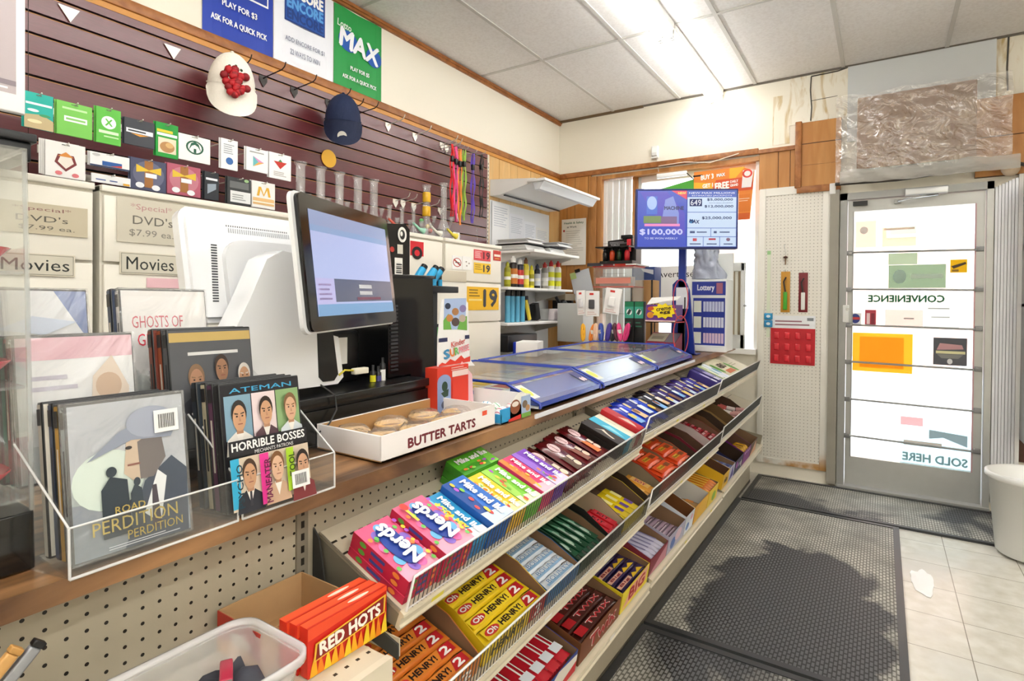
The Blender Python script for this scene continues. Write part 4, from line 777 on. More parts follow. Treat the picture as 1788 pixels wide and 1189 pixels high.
CV = {
 'perdition': ('#a7b3b5', [('r', 0, .45, 1, 1, '#b7bdc6'), ('p', [(0, .0), (1, 0), (1, .3), (0, .36)], '#7f8a98'), ('e', .3, .48, .3, .2, '#cfdcd4'),
     ('p', [(.40, .0), (.98, 0), (1, .45), (.86, .56), (.6, .42)], '#4a5361'), ('p', [(.58, .2), (.72, .48), (.8, .42), (.72, .1)], '#dfe3e6'), ('p', [(.64, .08), (.66, .38), (.7, .38), (.73, .08)], '#4d4750'),
     ('p', [(.42, .5), (.46, .75), (.72, .8), (.76, .6), (.66, .46), (.5, .44)], '#c7b49f'), ('p', [(.56, .44), (.55, .7), (.76, .78), (.8, .56), (.68, .44)], '#76706f'), ('p', [(.12, .62), (.4, .79), (.78, .9), (.95, .82), (.86, .7), (.5, .72)], '#8f97a8'), ('e', .68, .83, .22, .11, '#a0a7b8'),
     ('e', .47, .67, .03, .012, '#3e3a3a'), ('r', .45, .545, .56, .558, '#8a5f55'), ('p', [(.22, .1), (.22, .42), (.3, .5), (.44, .46), (.46, .1)], '#2f3a44'), ('e', .31, .53, .045, .035, '#2f3a44'), ('p', [(.46, .1), (.46, .36), (.5, .42), (.56, .38), (.58, .1)], '#39444e'), ('e', .52, .43, .03, .03, '#39444e'),
     ('t', 'ROAD', .45, .27, .26, .05, '#b9a25a', 0, .02), ('t', 'PERDITION', .5, .18, .74, .09, '#c7ae5c', 0, .01), ('t', 'PERDITION', .66, .09, .5, .06, '#b59e55', 0, .01), ('l', .25, .02, .9, .05, 2, '#c3c7cf'), ('r', .7, .74, .93, .9, '#eef0f0'), ('bar', .74, .77, .9, .87)]),
 'bosses': ('#1c1b22', [('t', 'ATEMAN', .5, .95, .8, .04, '#3fa0cf', 0, .02)] + [('r', x0, .55, x1, .91, c) for x0, x1, c in ((.03, .35, '#7fa2b8'), (.36, .66, '#e9d7d9'), (.67, .98, '#8fb07a'))]
     + face(.19, .73, .115, hair='#2a2422', suit='#e6e2dc') + face(.51, .74, .11, hair='#2b1d16', suit='#5a3f49') + face(.82, .74, .11, skin='#d3a98a', hair='#7a5a3a', suit='#cfd8df') +
     [('r', 0, .42, 1, .55, '#1c1b22'), ('t', 'HORRIBLE BOSSES', .5, .5, .94, .07, '#f2f2f2', 0, .03), ('t', 'MECHANTS PATRONS', .55, .435, .5, .03, '#e8e8e8', 0, .0), ('r', .0, .0, 1, .41, '#d8c7b2'), ('r', 0, .02, .1, .41, '#37b2dd')]
     + face(.21, .26, .11, hair='#4a3426', suit='#2a2c36', tie='#37363f') + [('r', .33, .0, .44, .41, '#e83a9a')] + face(.54, .27, .11, skin='#dcb497', hair='#7b5230', suit='#c7a58a') + [('r', .65, .05, .75, .41, '#a9d22d')] + face(.86, .24, .11, skin='#c69a7c', hair='#2e221c', suit='#7a2f33') +
     [('t', 'PSYCHO', .05, .2, .34, .07, '#123a4a', 90, .03), ('t', 'MANEATER', .385, .19, .36, .08, '#6a0f45', 90, .03), ('t', 'TOOL', .70, .27, .2, .08, '#37500c', 90, .03), ('r', .68, .06, .92, .2, '#eef0f0'), ('bar', .72, .085, .88, .175)]),
 'trio': ('#55575c', [('r', 0, .9, 1, .98, '#c2a664'), ('l', .2, .76, .9, .83, 1, '#d6d6d6')] + face(.28, .56, .12, skin='#b08468', hair='#8a6c52', suit='#3a3c44') + face(.58, .64, .11, skin='#9c7358', hair='#3a2c26', suit='#2c2e36') + face(.85, .56, .1, skin='#b98c6c', hair='#cfc9c2', suit='#4a4c54')),
 'ghosts': ('#f1efee', [('r', .02, .02, .98, .95, '#f6f4f3'), ('t', 'GHOSTS OF', .4, .72, .6, .11, '#d95c70', 0, .01), ('t', 'GIRLFRIENDS', .55, .56, .8, .11, '#dd3b52', 0, .01), ('l', .25, .1, .8, .3, 3, '#a9a9b2'), ('e', .6, .3, .18, .12, '#d9c9c0')]),
 'pinktop': ('#eceef0', [('r', 0, .84, 1, 1, '#e2b5c3'), ('l', .1, .6, .5, .75, 2, '#c2bfd0'), ('p', [(.55, .1), (.62, .7), (.8, .85), (.95, .6), (.9, .1)], '#d9cbbd'), ('e', .76, .62, .12, .1, '#c9b09a')]),  # base colour whitened to stand for glare on the wrap
 'blue': ('#eef1f5', [('p', [(.7, 1), (1, 1), (1, .6), (.85, .8)], '#7f93c4'), ('r', .62, .1, .94, .35, '#e4ecec'), ('bar', .68, .14, .88, .3), ('l', .1, .3, .5, .45, 2, '#8289b0'), ('p', [(.2, .7), (.5, .8), (.9, .75), (.6, .65)], '#d3dcec')]),  # near-white base paints in the glare of the shrink wrap
}
def dvd(mw, key, lab, grp=None, film=True, plain=None, k_=0):
    t = T('dvd_case', lab, 'DVD', mw=mw, group=grp)
    b = MB(); b.box(-.0145, 0, -.068, .068, 0, .19, M('#1d2023', .3), .002); b.build('case', t)
    c, items = CV[key] if key else (plain, [])
    b = MB(); b.art((.0002, -.066, .003), (0, .132, 0), (0, 0, .184), [('r', 0, 0, 1, 1, c)]+items); b.build('cover_print', t)
    b = MB(); b.art((-.013, -.0682, .003), (.0115, 0, 0), (0, 0, .184), [('r', 0, 0, 1, 1, plain or c), ('r', .3, .3, .7, .72, '#d9d3c6' if k_ % 2 else '#2a2a2e'), ('r', 0, .86, 1, .97, '#1c1d20')]); b.build('spine_print', t)
    if film:
        b = MB(); b.box(-.0155, .0012, -.0693, .0693, -.001, .1915, FILM); b.build('shrink_wrap', t)
    return t
spines = ['#7c3a2c', '#b08a3c', '#3d4a66', '#d8d3c8', '#8a2b2b', '#2c5a4a', '#58304c', '#c2b79a', '#24303c', '#9c4a2a']
for ci, (y0, y1) in enumerate(RY):
    yc = (y0+y1)/2; col_n = ('left', 'right')[ci]
    for ti in range(3):
        xb = -.99+.043-.12*ti; zb = cz(yc)+.012+(0, .095, .17)[ti]; yq = ((.400, .372, .345), (.624, .592, .560))[ci][ti]
        keys = (('perdition', 'pinktop', 'blue'), ('bosses', 'trio', 'ghosts'))[ci]
        nm = (('grey DVD showing a man in a hat', 'pink topped DVD with painted pale glare', 'blue DVD with painted white wrap glare'), ('black DVD with six bright portraits', 'grey DVD with gold band and three faces', 'white DVD with red lettering'))[ci][ti]
        n = 4 if ti == 0 else (3 if ti == 1 else 2)
        for k in range(n):
            mw = Matrix.Translation((xb-.0192*k, yq+.002*((k*7+ti) % 3)-.003*k, zb)) @ Matrix.Rotation(R(-8.5), 4, 'Y') @ Matrix.Scale(1.2, 4) @ Matrix.Rotation(R((-.4, .3, -.2)[k % 3] if k else 0), 4, 'Z')
            if k == 0: dvd(mw, keys[ti], nm+', front of the %s tier, %s column' % (('lowest', 'middle', 'highest')[ti], col_n), None, ci == 0 or ti == 2)
            else: dvd(mw, None, '%s DVD behind the %s' % (ORD[k-1], nm), None, False, spines[(k+3*ti+5*ci) % 10], k)
# ---- butter tart tray
def onbox(px, py, h): return onc(px, py, h)
ty0, ty1, tx0, tx1, th = .925, 1.385, -1.205, -.972, .062
zt_ = cz(1.15); t = T('bakery_tray', 'white cardboard tray of butter tarts on the counter edge', 'tray', ((tx0+tx1)/2, (ty0+ty1)/2, zt_+.004))
b = MB(); wc = M('#f3efee', .6); br = M('#b98f5c', .8); w, l = (tx1-tx0)/2, (ty1-ty0)/2
b.box(-w, w, -l, l, 0, .003, br); b.box(w-.004, w, -l, l, 0, th, wc); b.box(-w, -w+.004, -l, l, 0, th, wc); b.box(-w+.004, w-.004, -l, -l+.006, 0, th, wc, .002); b.box(-w+.004, w-.004, l-.006, l, 0, th, wc)
b.box(-w+.0045, -w+.005, -l+.006, l-.006, .003, th-.002, br); b.box(w-.005, w-.0045, -l+.006, l-.006, .003, th-.002, br); b.build('cardboard', t)
b = MB(); b.art((w, -l, 0), (0, 2*l, 0), (0, 0, th), [('t', 'BUTTER TARTS', .49, .42, .6, .42, '#6f1726', 0, .05), ('r', .86, .62, .91, .84, '#ee5a3a')]); b.build('print', t)
tc = M('#e9bf7c', .6, bump=.3, bscale=60); tf = M('#a8642a', .25, coat=.4); rr = random.Random(4)
n = 0
for i, (x, y) in enumerate(((-.055, -.15), (.05, -.145), (-.05, -.03), (.055, -.04), (-.05, .09), (.055, .075), (0, .17))):
    tt = T('butter_tart', 'wrapped golden butter tart in the tray, %s from the near left corner' % ORD[i], 'tart', (t.location.x+x, t.location.y+y*1.12, zt_+.013)); tt.rotation_euler = (R(rr.uniform(-3, 3)), R(rr.uniform(-3, 3)), rr.uniform(0, 6))
    b = MB(); b.lathe([(0, 0), (.028, 0), (.044, .022), (.047, .026), (.045, .03), (.040, .028), (.034, .018)], tc, 26); b.build('crust', tt)
    b = MB(); b.lathe([(.036, .019), (.02, .022), (0, .021)], tf, 20); b.build('filling', tt)
    b = MB(); V = []; F = []
    for j in range(5):
        for q in range(20): a = 2*math.pi*q/20; e = j/4; r_ = (.054-.02*e**2)*(1+.09*noise.noise(Vector((math.cos(a)*3, math.sin(a)*3, i+e*2)))); V.append((r_*math.cos(a), r_*math.sin(a), .006+.036*e+.006*noise.noise(Vector((q*.9, j, i)))))
    for j in range(4):
        for q in range(20): F.append((j*20+q, j*20+(q+1) % 20, (j+1)*20+(q+1) % 20, (j+1)*20+q))
    F.append(tuple(range(80, 100))); b.add(V, F, FILM, True); b.build('cellophane', tt)
# ---- black cash drawer
t = T('cash_drawer', 'long black cash drawer under the tills', 'cash drawer', (-1.42, .93, cz(.93)+.004)); hz = .125
b = MB(); b.box(-.2, .2, -.43, .43, 0, hz, M('#101113', .3), .004); b.build('case', t)
b = MB(); b.box(.2, .212, -.42, .42, .008, hz-.03, M('#0b0b0c', .25), .003); b.box(.2, .216, -.43, .43, hz-.022, hz+.002, M('#191a1c', .2), .003); b.build('front', t)
zd = t.location.z+hz
# ---- touchscreen till: white back panel, white stand, customer screen
pt = T('point_of_sale_terminal', 'white double-screen till with a black framed customer touchscreen', 'till', (-1.36, .95, zd+.003))
WG = M('#eceef1', .18, coat=.6)
sL, sR = Vector((-1.085, .80)), Vector((-1.28, 1.264)); ex = Vector((sR.x-sL.x, sR.y-sL.y, 0)); Wd = ex.length; ex.normalize(); ez = Vector((-.10, -.03, 1)).normalized(); en = ex.cross(ez).normalized(); ez = en.cross(ex).normalized()
so = at(547, 580, X=-1.085)  # bottom left corner of the screen
mwS = frame(so, ex, ez, en); Hs = .325
def rr_(w, h, r, n=6, z=0):
    o = []
    for cx_, cy_, a0 in ((w-r, h-r, 0), (r, h-r, 90), (r, r, 180), (w-r, r, 270)):
        for i in range(n+1): a = R(a0+90*i/n); o.append((cx_+r*math.cos(a), cy_+r*math.sin(a), z))
    return o
b = MB(); b.T = mwS; b.prism(rr_(Wd, Hs, .018, z=-.012), (0, 0, .012), M('#08090a', .12, coat=.4)); b.prism([(x-.012, y-.004, z-.022) for x, y, z in rr_(Wd+.016, Hs+.008, .022)], (0, 0, .010), WG); b.build('customer_screen', pt, world=True)
b = MB(); b.T = mwS
b.art((.035, .035, .0004), (Wd-.06, 0, 0), (0, Hs-.07, 0), [('r', 0, 0, 1, 1, glow('#b9c3ea')), ('r', 0, .86, 1, 1, glow('#98a6c9')), ('r', 0, .8, 1, .86, glow('#8ea9cf')), ('r', 0, .1, .2, .36, glow('#c2bde6')), ('r', .2, .13, .999, .36, glow('#5d6478')), ('r', 0, 0, 1, .11, glow('#7fa9d0')), ('r', .5, .27, .68, .31, '#cfd3dd'), ('r', .5, .2, .68, .24, '#cfd3dd'), ('r', .46, .145, .8, .175, '#7d4f66'), ('l', .02, .14, .16, .32, 4, '#9a8fc0')])
b.build('display', pt, world=True)
# cashier screen seen from behind
q = [at(345, 362, X=-1.42), at(560, 392, X=-1.42), at(560, 560, X=-1.36), at(335, 562, X=-1.36)]
b = MB(); c0 = q[3]; e1 = (q[2]-q[3]); w1 = e1.length; e1.normalize(); e2 = (q[0]-q[3]); h1 = e2.length; e2.normalize(); e3 = e1.cross(e2).normalized(); e2 = e3.cross(e1); mwB = frame(c0, e1, e2, e3); b.T = mwB
b.prism(rr_(w1, h1, .03, z=-.035), (0, 0, .03), WG, True); b.prism([(x+.012, y+.012, -.005) for x, y, z in rr_(w1-.024, h1-.024, .03)], (0, 0, .012), WG, True); b.prism([(x+.09, y+.0, .005) for x, y, z in rr_(w1-.1, h1*.72, .05)], (0, 0, .02), M('#dfe1e4', .25, coat=.4), True)
b.build('cashier_screen_back', pt, world=True)
b = MB(); b.T = mwB; dk = M('#3b3f45', .5)
for i in range(22): b.box(.055+.0005*i, .07+.0005*i, .05+.0068*i, .0535+.0068*i, .007, .0078, dk)
for i in range(30): b.box(.115+.006*i, .1175+.006*i, h1-.06, h1-.048, .007, .0078, M('#a9adb3')); b.box(.11+.006*i, .112+.006*i, h1-.044, h1-.04, .007, .0078, dk)
b.build('vent_slots', pt, world=True)
b = MB(); XS_ = -1.262
def px_(L_, X): return [at(a, c, X=X) for a, c in L_]
pr = px_([(498, 438), (470, 452), (440, 520), (405, 590), (352, 690), (400, 694), (590, 672), (600, 660), (592, 590), (545, 575), (540, 450)], XS_)
b.prism(pr, (-.08, 0, 0), WG, True); b.build('stand', pt, world=True)
b = MB(); pr = px_([(556, 578), (582, 574), (591, 655), (584, 666), (565, 668), (558, 660)], XS_+.003); b.prism(pr, (-.004, 0, 0), M('#0f1012', .4)); b.build('cable_slot', pt, world=True)
b = MB(); yv = M('#d8c944'); a = at(592, 655, X=-1.26); b.tube([a, a+Vector((0, .02, .012)), a+Vector((.0, .05, .008))], .003, yv, 6); b.box(a.x-.01, a.x+.01, a.y+.05, a.y+.1, a.z-.004, a.z+.014, M('#e9e4d2'), .003); b.build('yellow_network_cable', label='yellow network cable with a cream plug beside the till stand', cat='cable', world=True)
b = MB(); b.tube([at(x, y, X=-1.19) for x, y in ((560, 672), (585, 690), (588, 715), (575, 740), (556, 756))]+[onc(554, 762, .003)], .0022, M('#3c3e41'), 6); b.build('power_cable', label='thin grey cable drooping over the cash drawer', cat='cable', world=True)
# ---- black receipt and lottery terminal tower
t = T('lottery_terminal', 'tall black lottery terminal tower with a barcode label beside the touchscreen', 'terminal', (-1.42, 1.43, cz(1.4)+.004)); L0 = t.location
b = MB(); y0 = at(700, 480, X=-1.3).y-L0.y; y1 = at(757, 600, X=-1.3).y-L0.y; zz_ = at(745, 482, X=-1.3).z-L0.z
K1 = M('#111214', .22, coat=.3)
ZB = .13; yD = 1.368-L0.y; b.prism([(.12, y0-.05, ZB), (.12, y1+.008, ZB), (.12, y1, zz_), (.12, y0-.05, zz_)], (-.26, 0, 0), K1); b.box(-.14, .12, yD, y1+.01, 0, ZB, K1); b.box(-.14, .125, y0-.05, y1+.005, zz_-.012, zz_, M('#1d1e21', .2), .003); b.build('body', t)
b = MB(); pr = [at(x, y, X=-1.31)-L0 for x, y in ((676, 390), (712, 392), (719, 402), (718, 480), (684, 480))]; b.prism(pr, (-.03, 0, 0), M('#141518', .25)); b.build('display_panel', t)
b = MB(); A = at(692, 494, X=-1.309)-L0
p0 = at(692, 489, X=-1.308)-L0; p1 = at(706, 451, X=-1.308)-L0; b.art((p0.x, p0.y, p0.z), (0, p1.y-p0.y, 0), (0, 0, p1.z-p0.z), [('r', 0, 0, 1, 1, '#ecebe6')]+[('r', .15, .05+.09*i, .85, .05+.09*i+(.03, .055)[i % 2], '#26262a') for i in range(8)])
p0 = at(706, 413, X=-1.308)-L0; b.art((p0.x, p0.y-.02, p0.z-.02), (0, .04, 0), (0, 0, .05), [('e', .5, .5, .5, .5, '#ecebe6'), ('e', .5, .5, .3, .32, '#2c2c2e'), ('e', .4, .55, .14, .16, '#ecebe6')])
p0 = at(701, 438, X=-1.308)-L0; b.art((p0.x, p0.y-.01, p0.z-.01), (0, .025, 0), (0, 0, .03), [('r', 0, 0, 1, 1, '#d8d4c8')]); p0 = at(688, 438, X=-1.308)-L0; b.art((p0.x, p0.y-.01, p0.z-.01), (0, .02, 0), (0, 0, .03), [('e', .5, .5, .5, .3, '#b8382e')])
b.build('sticker_print', t)
b = MB()
for i in range(18): z = .15+.012*i; b.box(.12, .124, y0-.04, y0-.01, z, z+.006, M('#34363a', .4))
b.build('vent_grille', t)
b = MB(); a = at(683, 655, X=-1.25); zb = zd+.003
for k, (dy, c, h_) in enumerate(((0, '#d8d327', .035), (.022, '#4c4a8a', .03), (.04, '#e9e9e6', .055))):
    bt2 = T('ink_bottle', ('yellow', 'violet', 'slim white')[k]+' labelled small bottle on the cash drawer beside the terminal', 'bottle', (-1.30, 1.20+dy, zb)); b2 = MB(); b2.lathe([(0, 0), (.009, 0), (.009, h_), (.004, h_+.004), (.004, h_+.02), (0, h_+.02)], BLK, 12); b2.build('bottle_body', bt2)
    b2 = MB(); b2.lathe([(.0093, .004), (.0093, h_*.7)], M(c, .4), 12); b2.build('label_band', bt2)
t = T('receipt_printer', 'black receipt printer behind the touchscreen', 'printer', (-1.46, 1.12, zd+.003)); b = MB(); b.box(-.1, .1, -.08, .08, 0, .16, M('#0f1012', .3), .012); b.build('body', t)
b = MB(); b.box(.1, .102, -.03, .03, .06, .14, '#e8e6e0'); b.build('paper_slip', t)
# vape display on a small black shelf behind the tower
p = at(716, 494, X=-1.75); q = at(784, 498, X=-1.75); t = T('display_tray', 'narrow black display tray with blue vapes beside the terminal', 'tray', (-1.75, (p.y+q.y)/2, p.z-.01)); w = (q.y-p.y)/2
b = MB(); b.box(-.05, .06, -w, w, -.03, .0, BLK, .004); b.box(-.06, .0, -w, w*.6, .0, .04, M('#1c1d20', .3)); b.build('tray_body', t); b = MB(); b.box(-.03, .0, -.05, .05, cz(t.location.y)+.002-t.location.z, -.03, BLK); b.build('support_post', t)
for k, (px, py, a_) in enumerate(((728, 462, 20), (742, 458, 24), (757, 455, 28), (752, 480, 0), (768, 482, 0))):
    sml = k > 2; p = at(px, py, X=-1.75); v = T('vape_pen', 'bright blue and black vape in the display tray, %s from left' % ORD[k], 'vape', (-1.75+.02*(k % 2), p.y, t.location.z+(.03 if not sml else .002)))
    v.rotation_euler = (R(-a_-20 if not sml else 0), 0, 0); b = MB(); b.cyl((0, 0, 0), (0, 0, .06 if not sml else .03), .018 if not sml else .012, M('#2aa3d8', .35), 12); b.build('body', v)
    b = MB(); z_ = .06 if not sml else .03; b.cyl((0, 0, z_), (0, 0, z_+.02), .016 if not sml else .01, BLK, 12); b.build('cap', v)
# hanging calendar page with green lighters
p = at(755, 560, X=-1.9); y0, y1, z0, z1 = onl(758, 470, 812, 560, -1.9)
b = MB(); b.box(0, .003, 0, y1-y0, 0, z1-z0, M('#eeeae0')); b.box(0, .008, 0, y1-y0, (z1-z0)*.78, z1-z0, M('#cfc6b2'), .002); b.art((.003, 0, 0), (0, y1-y0, 0), (0, 0, z1-z0), [('t', '07', .2, .6, .16, .1, '#4a4a48', 0, 0)]); b.build('wall_calendar', loc=(-1.9, y0, z0), label='cream calendar page marked 07 behind the tall candy standee', cat='calendar')
for k in range(3):
    p = at(762+6*k, 585, X=-1.86); v = T('lighter', ('left', 'middle', 'right')[k]+' green lighter under the calendar page', 'lighter', (-1.86, p.y, p.z-.03)); b = MB(); b.box(-.006, .006, -.011, .011, 0, .07, M('#4a9c3a' if k < 2 else '#222222', .3), .004); b.build('body', v); b = MB(); b.box(-.006, .006, -.01, .01, .07, .085, BLK); b.build('cap', v)
# ---- tall cardboard candy standee + egg tray
X = -1.17; t = T('candy_standee', 'tall red and white cardboard candy standee on the counter', 'display', (X-.05, at(795, 740, X=X).y, cz(1.5)+.002)); L0 = t.location
def cut(name, pts, X, th_, m, parent, art=None):
    b = MB(); P_ = [at(a, c, X=X) for a, c in pts]; P_ = P_ if True else P_
    b.prism(P_[::-1] if False else P_, (-th_, 0, 0), m)
    if art:
        y0_ = min(p.y for p in P_); y1_ = max(p.y for p in P_); z0_ = min(p.z for p in P_); z1_ = max(p.z for p in P_); b.art((X+.0005, y0_, z0_), (0, y1_-y0_, 0), (0, 0, z1_-z0_), art)
    return b.build(name, parent, world=True)
cut('back_card', [(766, 590), (774, 523), (812, 521), (819, 530), (821, 628), (830, 640), (765, 640)], X-.012, .003, M('#f3f2f2', .5), t)
b = MB()
def ax(pts, X_, col): b.poly([at(a, c, X=X_) for a, c in pts][::1], col)
xx = X-.011
ax([(776, 576), (814, 576), (816, 522), (778, 522)], xx, '#a9bfe6'); ax([(776, 576), (790, 576), (785, 548), (776, 560)], xx+.0003, '#6fae4a'); ax([(800, 576), (817, 578), (817, 553), (806, 556)], xx+.0003, '#6fae4a')
for a, c, r_, cc in ((784, 535, 5, '#26324e'), (797, 545, 6, '#a9784e'), (810, 540, 6, '#8a7fb5'), (787, 556, 6, '#c98a4e'), (797, 563, 7, '#5a4a4a'), (809, 557, 6, '#b9a89a')):
    b.poly([at(a+r_*math.cos(i*.524), c+r_*1.1*math.sin(-i*.524), X=xx+.0005) for i in range(12)], cc)
bl_ = at(766, 640, X=xx); tr_ = at(821, 585, X=xx)
b.art((xx+.0006, bl_.y, bl_.z), (0, tr_.y-bl_.y, 0), (0, 0, tr_.z-bl_.z), [('r', .02, .82, .28, .96, '#2b2f5a'), ('r', .84, .84, .99, .98, '#2b2f5a'), ('t', 'Kinder', .62, .74, .46, .2, '#cf4a42', 8, .02), ('t', 'S', .25, .38, .2, .34, '#3a8fc0', 8, .05), ('t', 'U', .43, .42, .16, .3, '#e07a3a', 8, .05), ('t', 'R', .56, .45, .14, .28, '#6fbf6a', 8, .05), ('t', 'PRISE', .8, .5, .34, .24, '#e8909a', 8, .04), ('p', [(0, .0), (1, .0), (1, .2), (.8, .14), (.7, .28), (.5, .1), (.35, .2), (.2, .06), (.1, .12), (0, .04)], '#e0402e')])
b.build('back_print', t, world=True)
b = MB(); P_ = [onc(763, 712), onc(825, 700)]; yb_, ye_ = at(764, 700, X=X).y, at(818, 700, X=X).y; z0 = cz(1.45)+.002; z1 = at(790, 640, X=X).z
b.hexa([(X-.05, yb_, z0), (X, yb_, z0), (X, ye_, z0), (X-.05, ye_, z0), (X-.05, yb_, z1), (X, yb_, z1), (X, ye_, z1), (X-.05, ye_, z1)], M('#e2402c', .4))
zh = z1-z0
b.art((X, yb_, z0), (0, ye_-yb_, 0), (0, 0, zh), [('r', 0, .0, .42, .72, '#8fa3cf'), ('e', .21, .72, .21, .14, '#8fa3cf'), ('p', [(.05, .0), (.42, .0), (.42, .12), (.05, .1)], '#e9b23c'), ('e', .22, .62, .09, .1, '#2f4a3a'), ('p', [(.1, .5), (.2, .4), (.32, .42), (.34, .56)], '#2f4a3a'), ('e', .24, .26, .13, .09, '#5a5f78'), ('r', .45, .78, .98, .9, '#f3d9d2'), ('r', .45, .06, .98, .7, '#e83f2a'), ('l', .42, .9, .95, .99, 2, '#f3c2ba')])
b.build('bin', t, world=True)
t = T('egg_tray', 'low blue and white cardboard tray of chocolate eggs beside the butter tarts', 'tray', (-1.03, 1.46, cz(1.46)+.002)); L0 = t.location
ya, yc_ = 1.40-L0.y, 1.57-L0.y; b = MB(); b.box(-.16, .07, ya, yc_, 0, .004, WHT); b.box(.066, .07, ya+.0, yc_, 0, .045, M('#2f9fd8', .5)); b.box(-.16, .07, ya, ya+.004, 0, .03, M('#2f9fd8', .5)); b.box(-.16, .07, yc_-.004, yc_, 0, .07, WHT); b.build('tray_card', t)
b = MB(); V = []; n = 8
for i in range(n+1):
    a = R(90*i/n); V += [(.07, ya+.05+(yc_-ya-.05)*i/n, .0), (.07, ya+.05+(yc_-ya-.05)*i/n, .05+.035*math.sin(math.pi*i/n))]
b.add(V, [(2*i, 2*i+2, 2*i+3, 2*i+1) for i in range(n)], M('#f0efe9', .5)); b.art((.0702, ya+.04, 0), (0, yc_-ya-.04, 0), (0, 0, .07), [('e', .3, .6, .22, .32, '#8a4a2a'), ('e', .3, .72, .15, .12, '#f0e6dc'), ('p', [(0, 0), (.55, 0), (.55, .2), (0, .12)], '#d8322a'), ('r', .56, .02, .99, .98, '#a9bfe0'), ('e', .72, .6, .12, .18, '#7a6a5a'), ('e', .85, .4, .1, .15, '#b98a5a'), ('r', .56, .0, .99, .2, '#7ab04a')]); b.build('header_card', t)
b = MB(); b.prism([(-.15, ya+.02, .0), (-.15, yc_-.02, 0), (-.15, yc_-.03, .12), (-.15, (ya+yc_)/2, .17), (-.15, ya+.03, .12)], (.003, 0, 0), M('#f2c4cc', .5)); b.build('pink_card', t)
for k in range(8):
    e = T('chocolate_egg', 'foil wrapped egg in the low tray, %s from the near back corner' % ORD[k], 'egg', (L0.x-.12+.05*(k % 4), L0.y+ya+.04+.05*(k//4)+.02*(k % 2), L0.z+.022)); e.rotation_euler = (.4*k, .3, k)
    b = MB(); b.ball((0, 0, 0), .02, M('#f1f0ee', .3), 10, 1.3); b.build('shell', e); b = MB(); b.lathe([(.0005, -.0262), (.014, -.019), (.0203, -.004)], M(('#d8402e', '#3a9fc8', '#4aa86a', '#d8607a')[k % 4], .3), 14); b.build('foil_print', e)
# ---- lottery ticket counter displays: clear tops with blue frames
BF = M('#2440a8', .25, coat=.3)
for k, (ya, yb_) in enumerate(((1.62, 2.10), (2.13, 2.77), (2.80, 3.40))):
    zc = cz((ya+yb_)/2)+.012; t = T('ticket_display_case', 'clear topped blue framed lottery ticket case on the counter, %s from the candy standee' % ORD[k], 'display case', (-1.25, (ya+yb_)/2, zc)); w = (yb_-ya)/2
    X0, X1, X2, H1, H2 = -.34, .16, .298, .075, .018
    b = MB(); b.hexa([(X0, -w, 0), (X2, -w, 0), (X2, w, 0), (X0, w, 0), (X0, -w, .006), (X2, -w, .006), (X2, w, .006), (X0, w, .006)], M('#d9dde2', .4))
    b.box(X2-.004, X2, -w, w, 0, H2+.004, BF); b.build('base', t)
    b = MB(); pr = [(X0, 0), (X1, 0), (X2, 0), (X2, H2), (X1, H1), (X0, H1)]
    for y in (-w, w-.003): b.prism([(x, y, z) for x, z in pr], (0, .003, 0), CLEAR)
    b.add([(X0, -w, H1), (X1, -w, H1), (X1, w, H1), (X0, w, H1)], [(0, 1, 2, 3)], GT := bpy.data.materials.get('case_top') or clear('case_top', (.86, .88, .88), 1.8, .12, (.9, .92, .95), .18))
    b.add([(X1, -w, H1), (X2, -w, H2), (X2, w, H2), (X1, w, H1)], [(0, 1, 2, 3)], bpy.data.materials['case_top']); b.build('clear_cover', t)
    for nm_, pts in (('frame_bar', [(X0, -w, H1), (X1, -w, H1), (X2, -w, H2), (X2, -w, .002)]), ('frame_bar', [(X0, w, H1), (X1, w, H1), (X2, w, H2), (X2, w, .002)]), ('frame_bar', [(X0, -w, H1), (X0, w, H1)]), ('frame_bar', [(X1, -w, H1), (X1, w, H1)])):
        b = MB(); b.tube(pts, .0055 if pts[0][0] != X1 else .003, BF, 6); b.build(nm_, t)
    b = MB(); b.hexa([(X1+.01, -w+.01, .008), (X2-.006, -w+.01, .008), (X2-.006, w-.01, .008), (X1+.01, w-.01, .008), (X1+.01, -w+.01, H1-.012), (X2-.006, -w+.01, H2-.004), (X2-.006, w-.01, H2-.004), (X1+.01, w-.01, H1-.012)], M(('#3a5fc4', '#8fa0c8', '#7f8fae')[k], .35)); b.build('ticket_bin', t)
    b = MB(); o = Vector((X2-.004, -w, H2+.001)); vv = Vector((X1, -w, H1+.001))-o; b.art(o, (0, 2*w, 0), vv, [('r', 0, 0, 1, .16, BF), ('r', 0, .9, 1, 1, BF), ('r', .01, .2, .11, .8, '#e9ecdf'), ('e', .06, .5, .035, .2, '#d8dc5a'), ('r', .86, .3, .97, .8, '#3a3f78'), ('e', .89, .4, .02, .1, '#f0d8e0'), ('e', .93, .4, .02, .1, '#f0d8e0')]); b.build('frame_print', t)
    rr = random.Random(k+2)
    for j in range(4 if k else 3):
        c = ('#c9d6ea', '#e6d4b8', '#d8e2cf', '#e0c8d2')[(j+k) % 4]; xx = X0+.06+.12*j
        b = MB(); b.box(-.05, .05, -w*.8, w*.75, 0, .002, M(c, .4)); b.art((-.05, -w*.8, .002), (.1, 0, 0), (0, w*1.55, 0), [('r', .06, .05+.24*i, .94, .22+.24*i, rr.choice(('#a9483c', '#3f6fb5', '#d9b13a', '#5f9a5a', '#8a5fa8'))) for i in range(4)])
        b.build('lottery_ticket', loc=(t.location.x+xx, t.location.y, t.location.z+.0065), label='strip of lottery tickets in the %s blue framed case, %s from the back' % (ORD[k], ORD[j]), cat='lottery ticket')
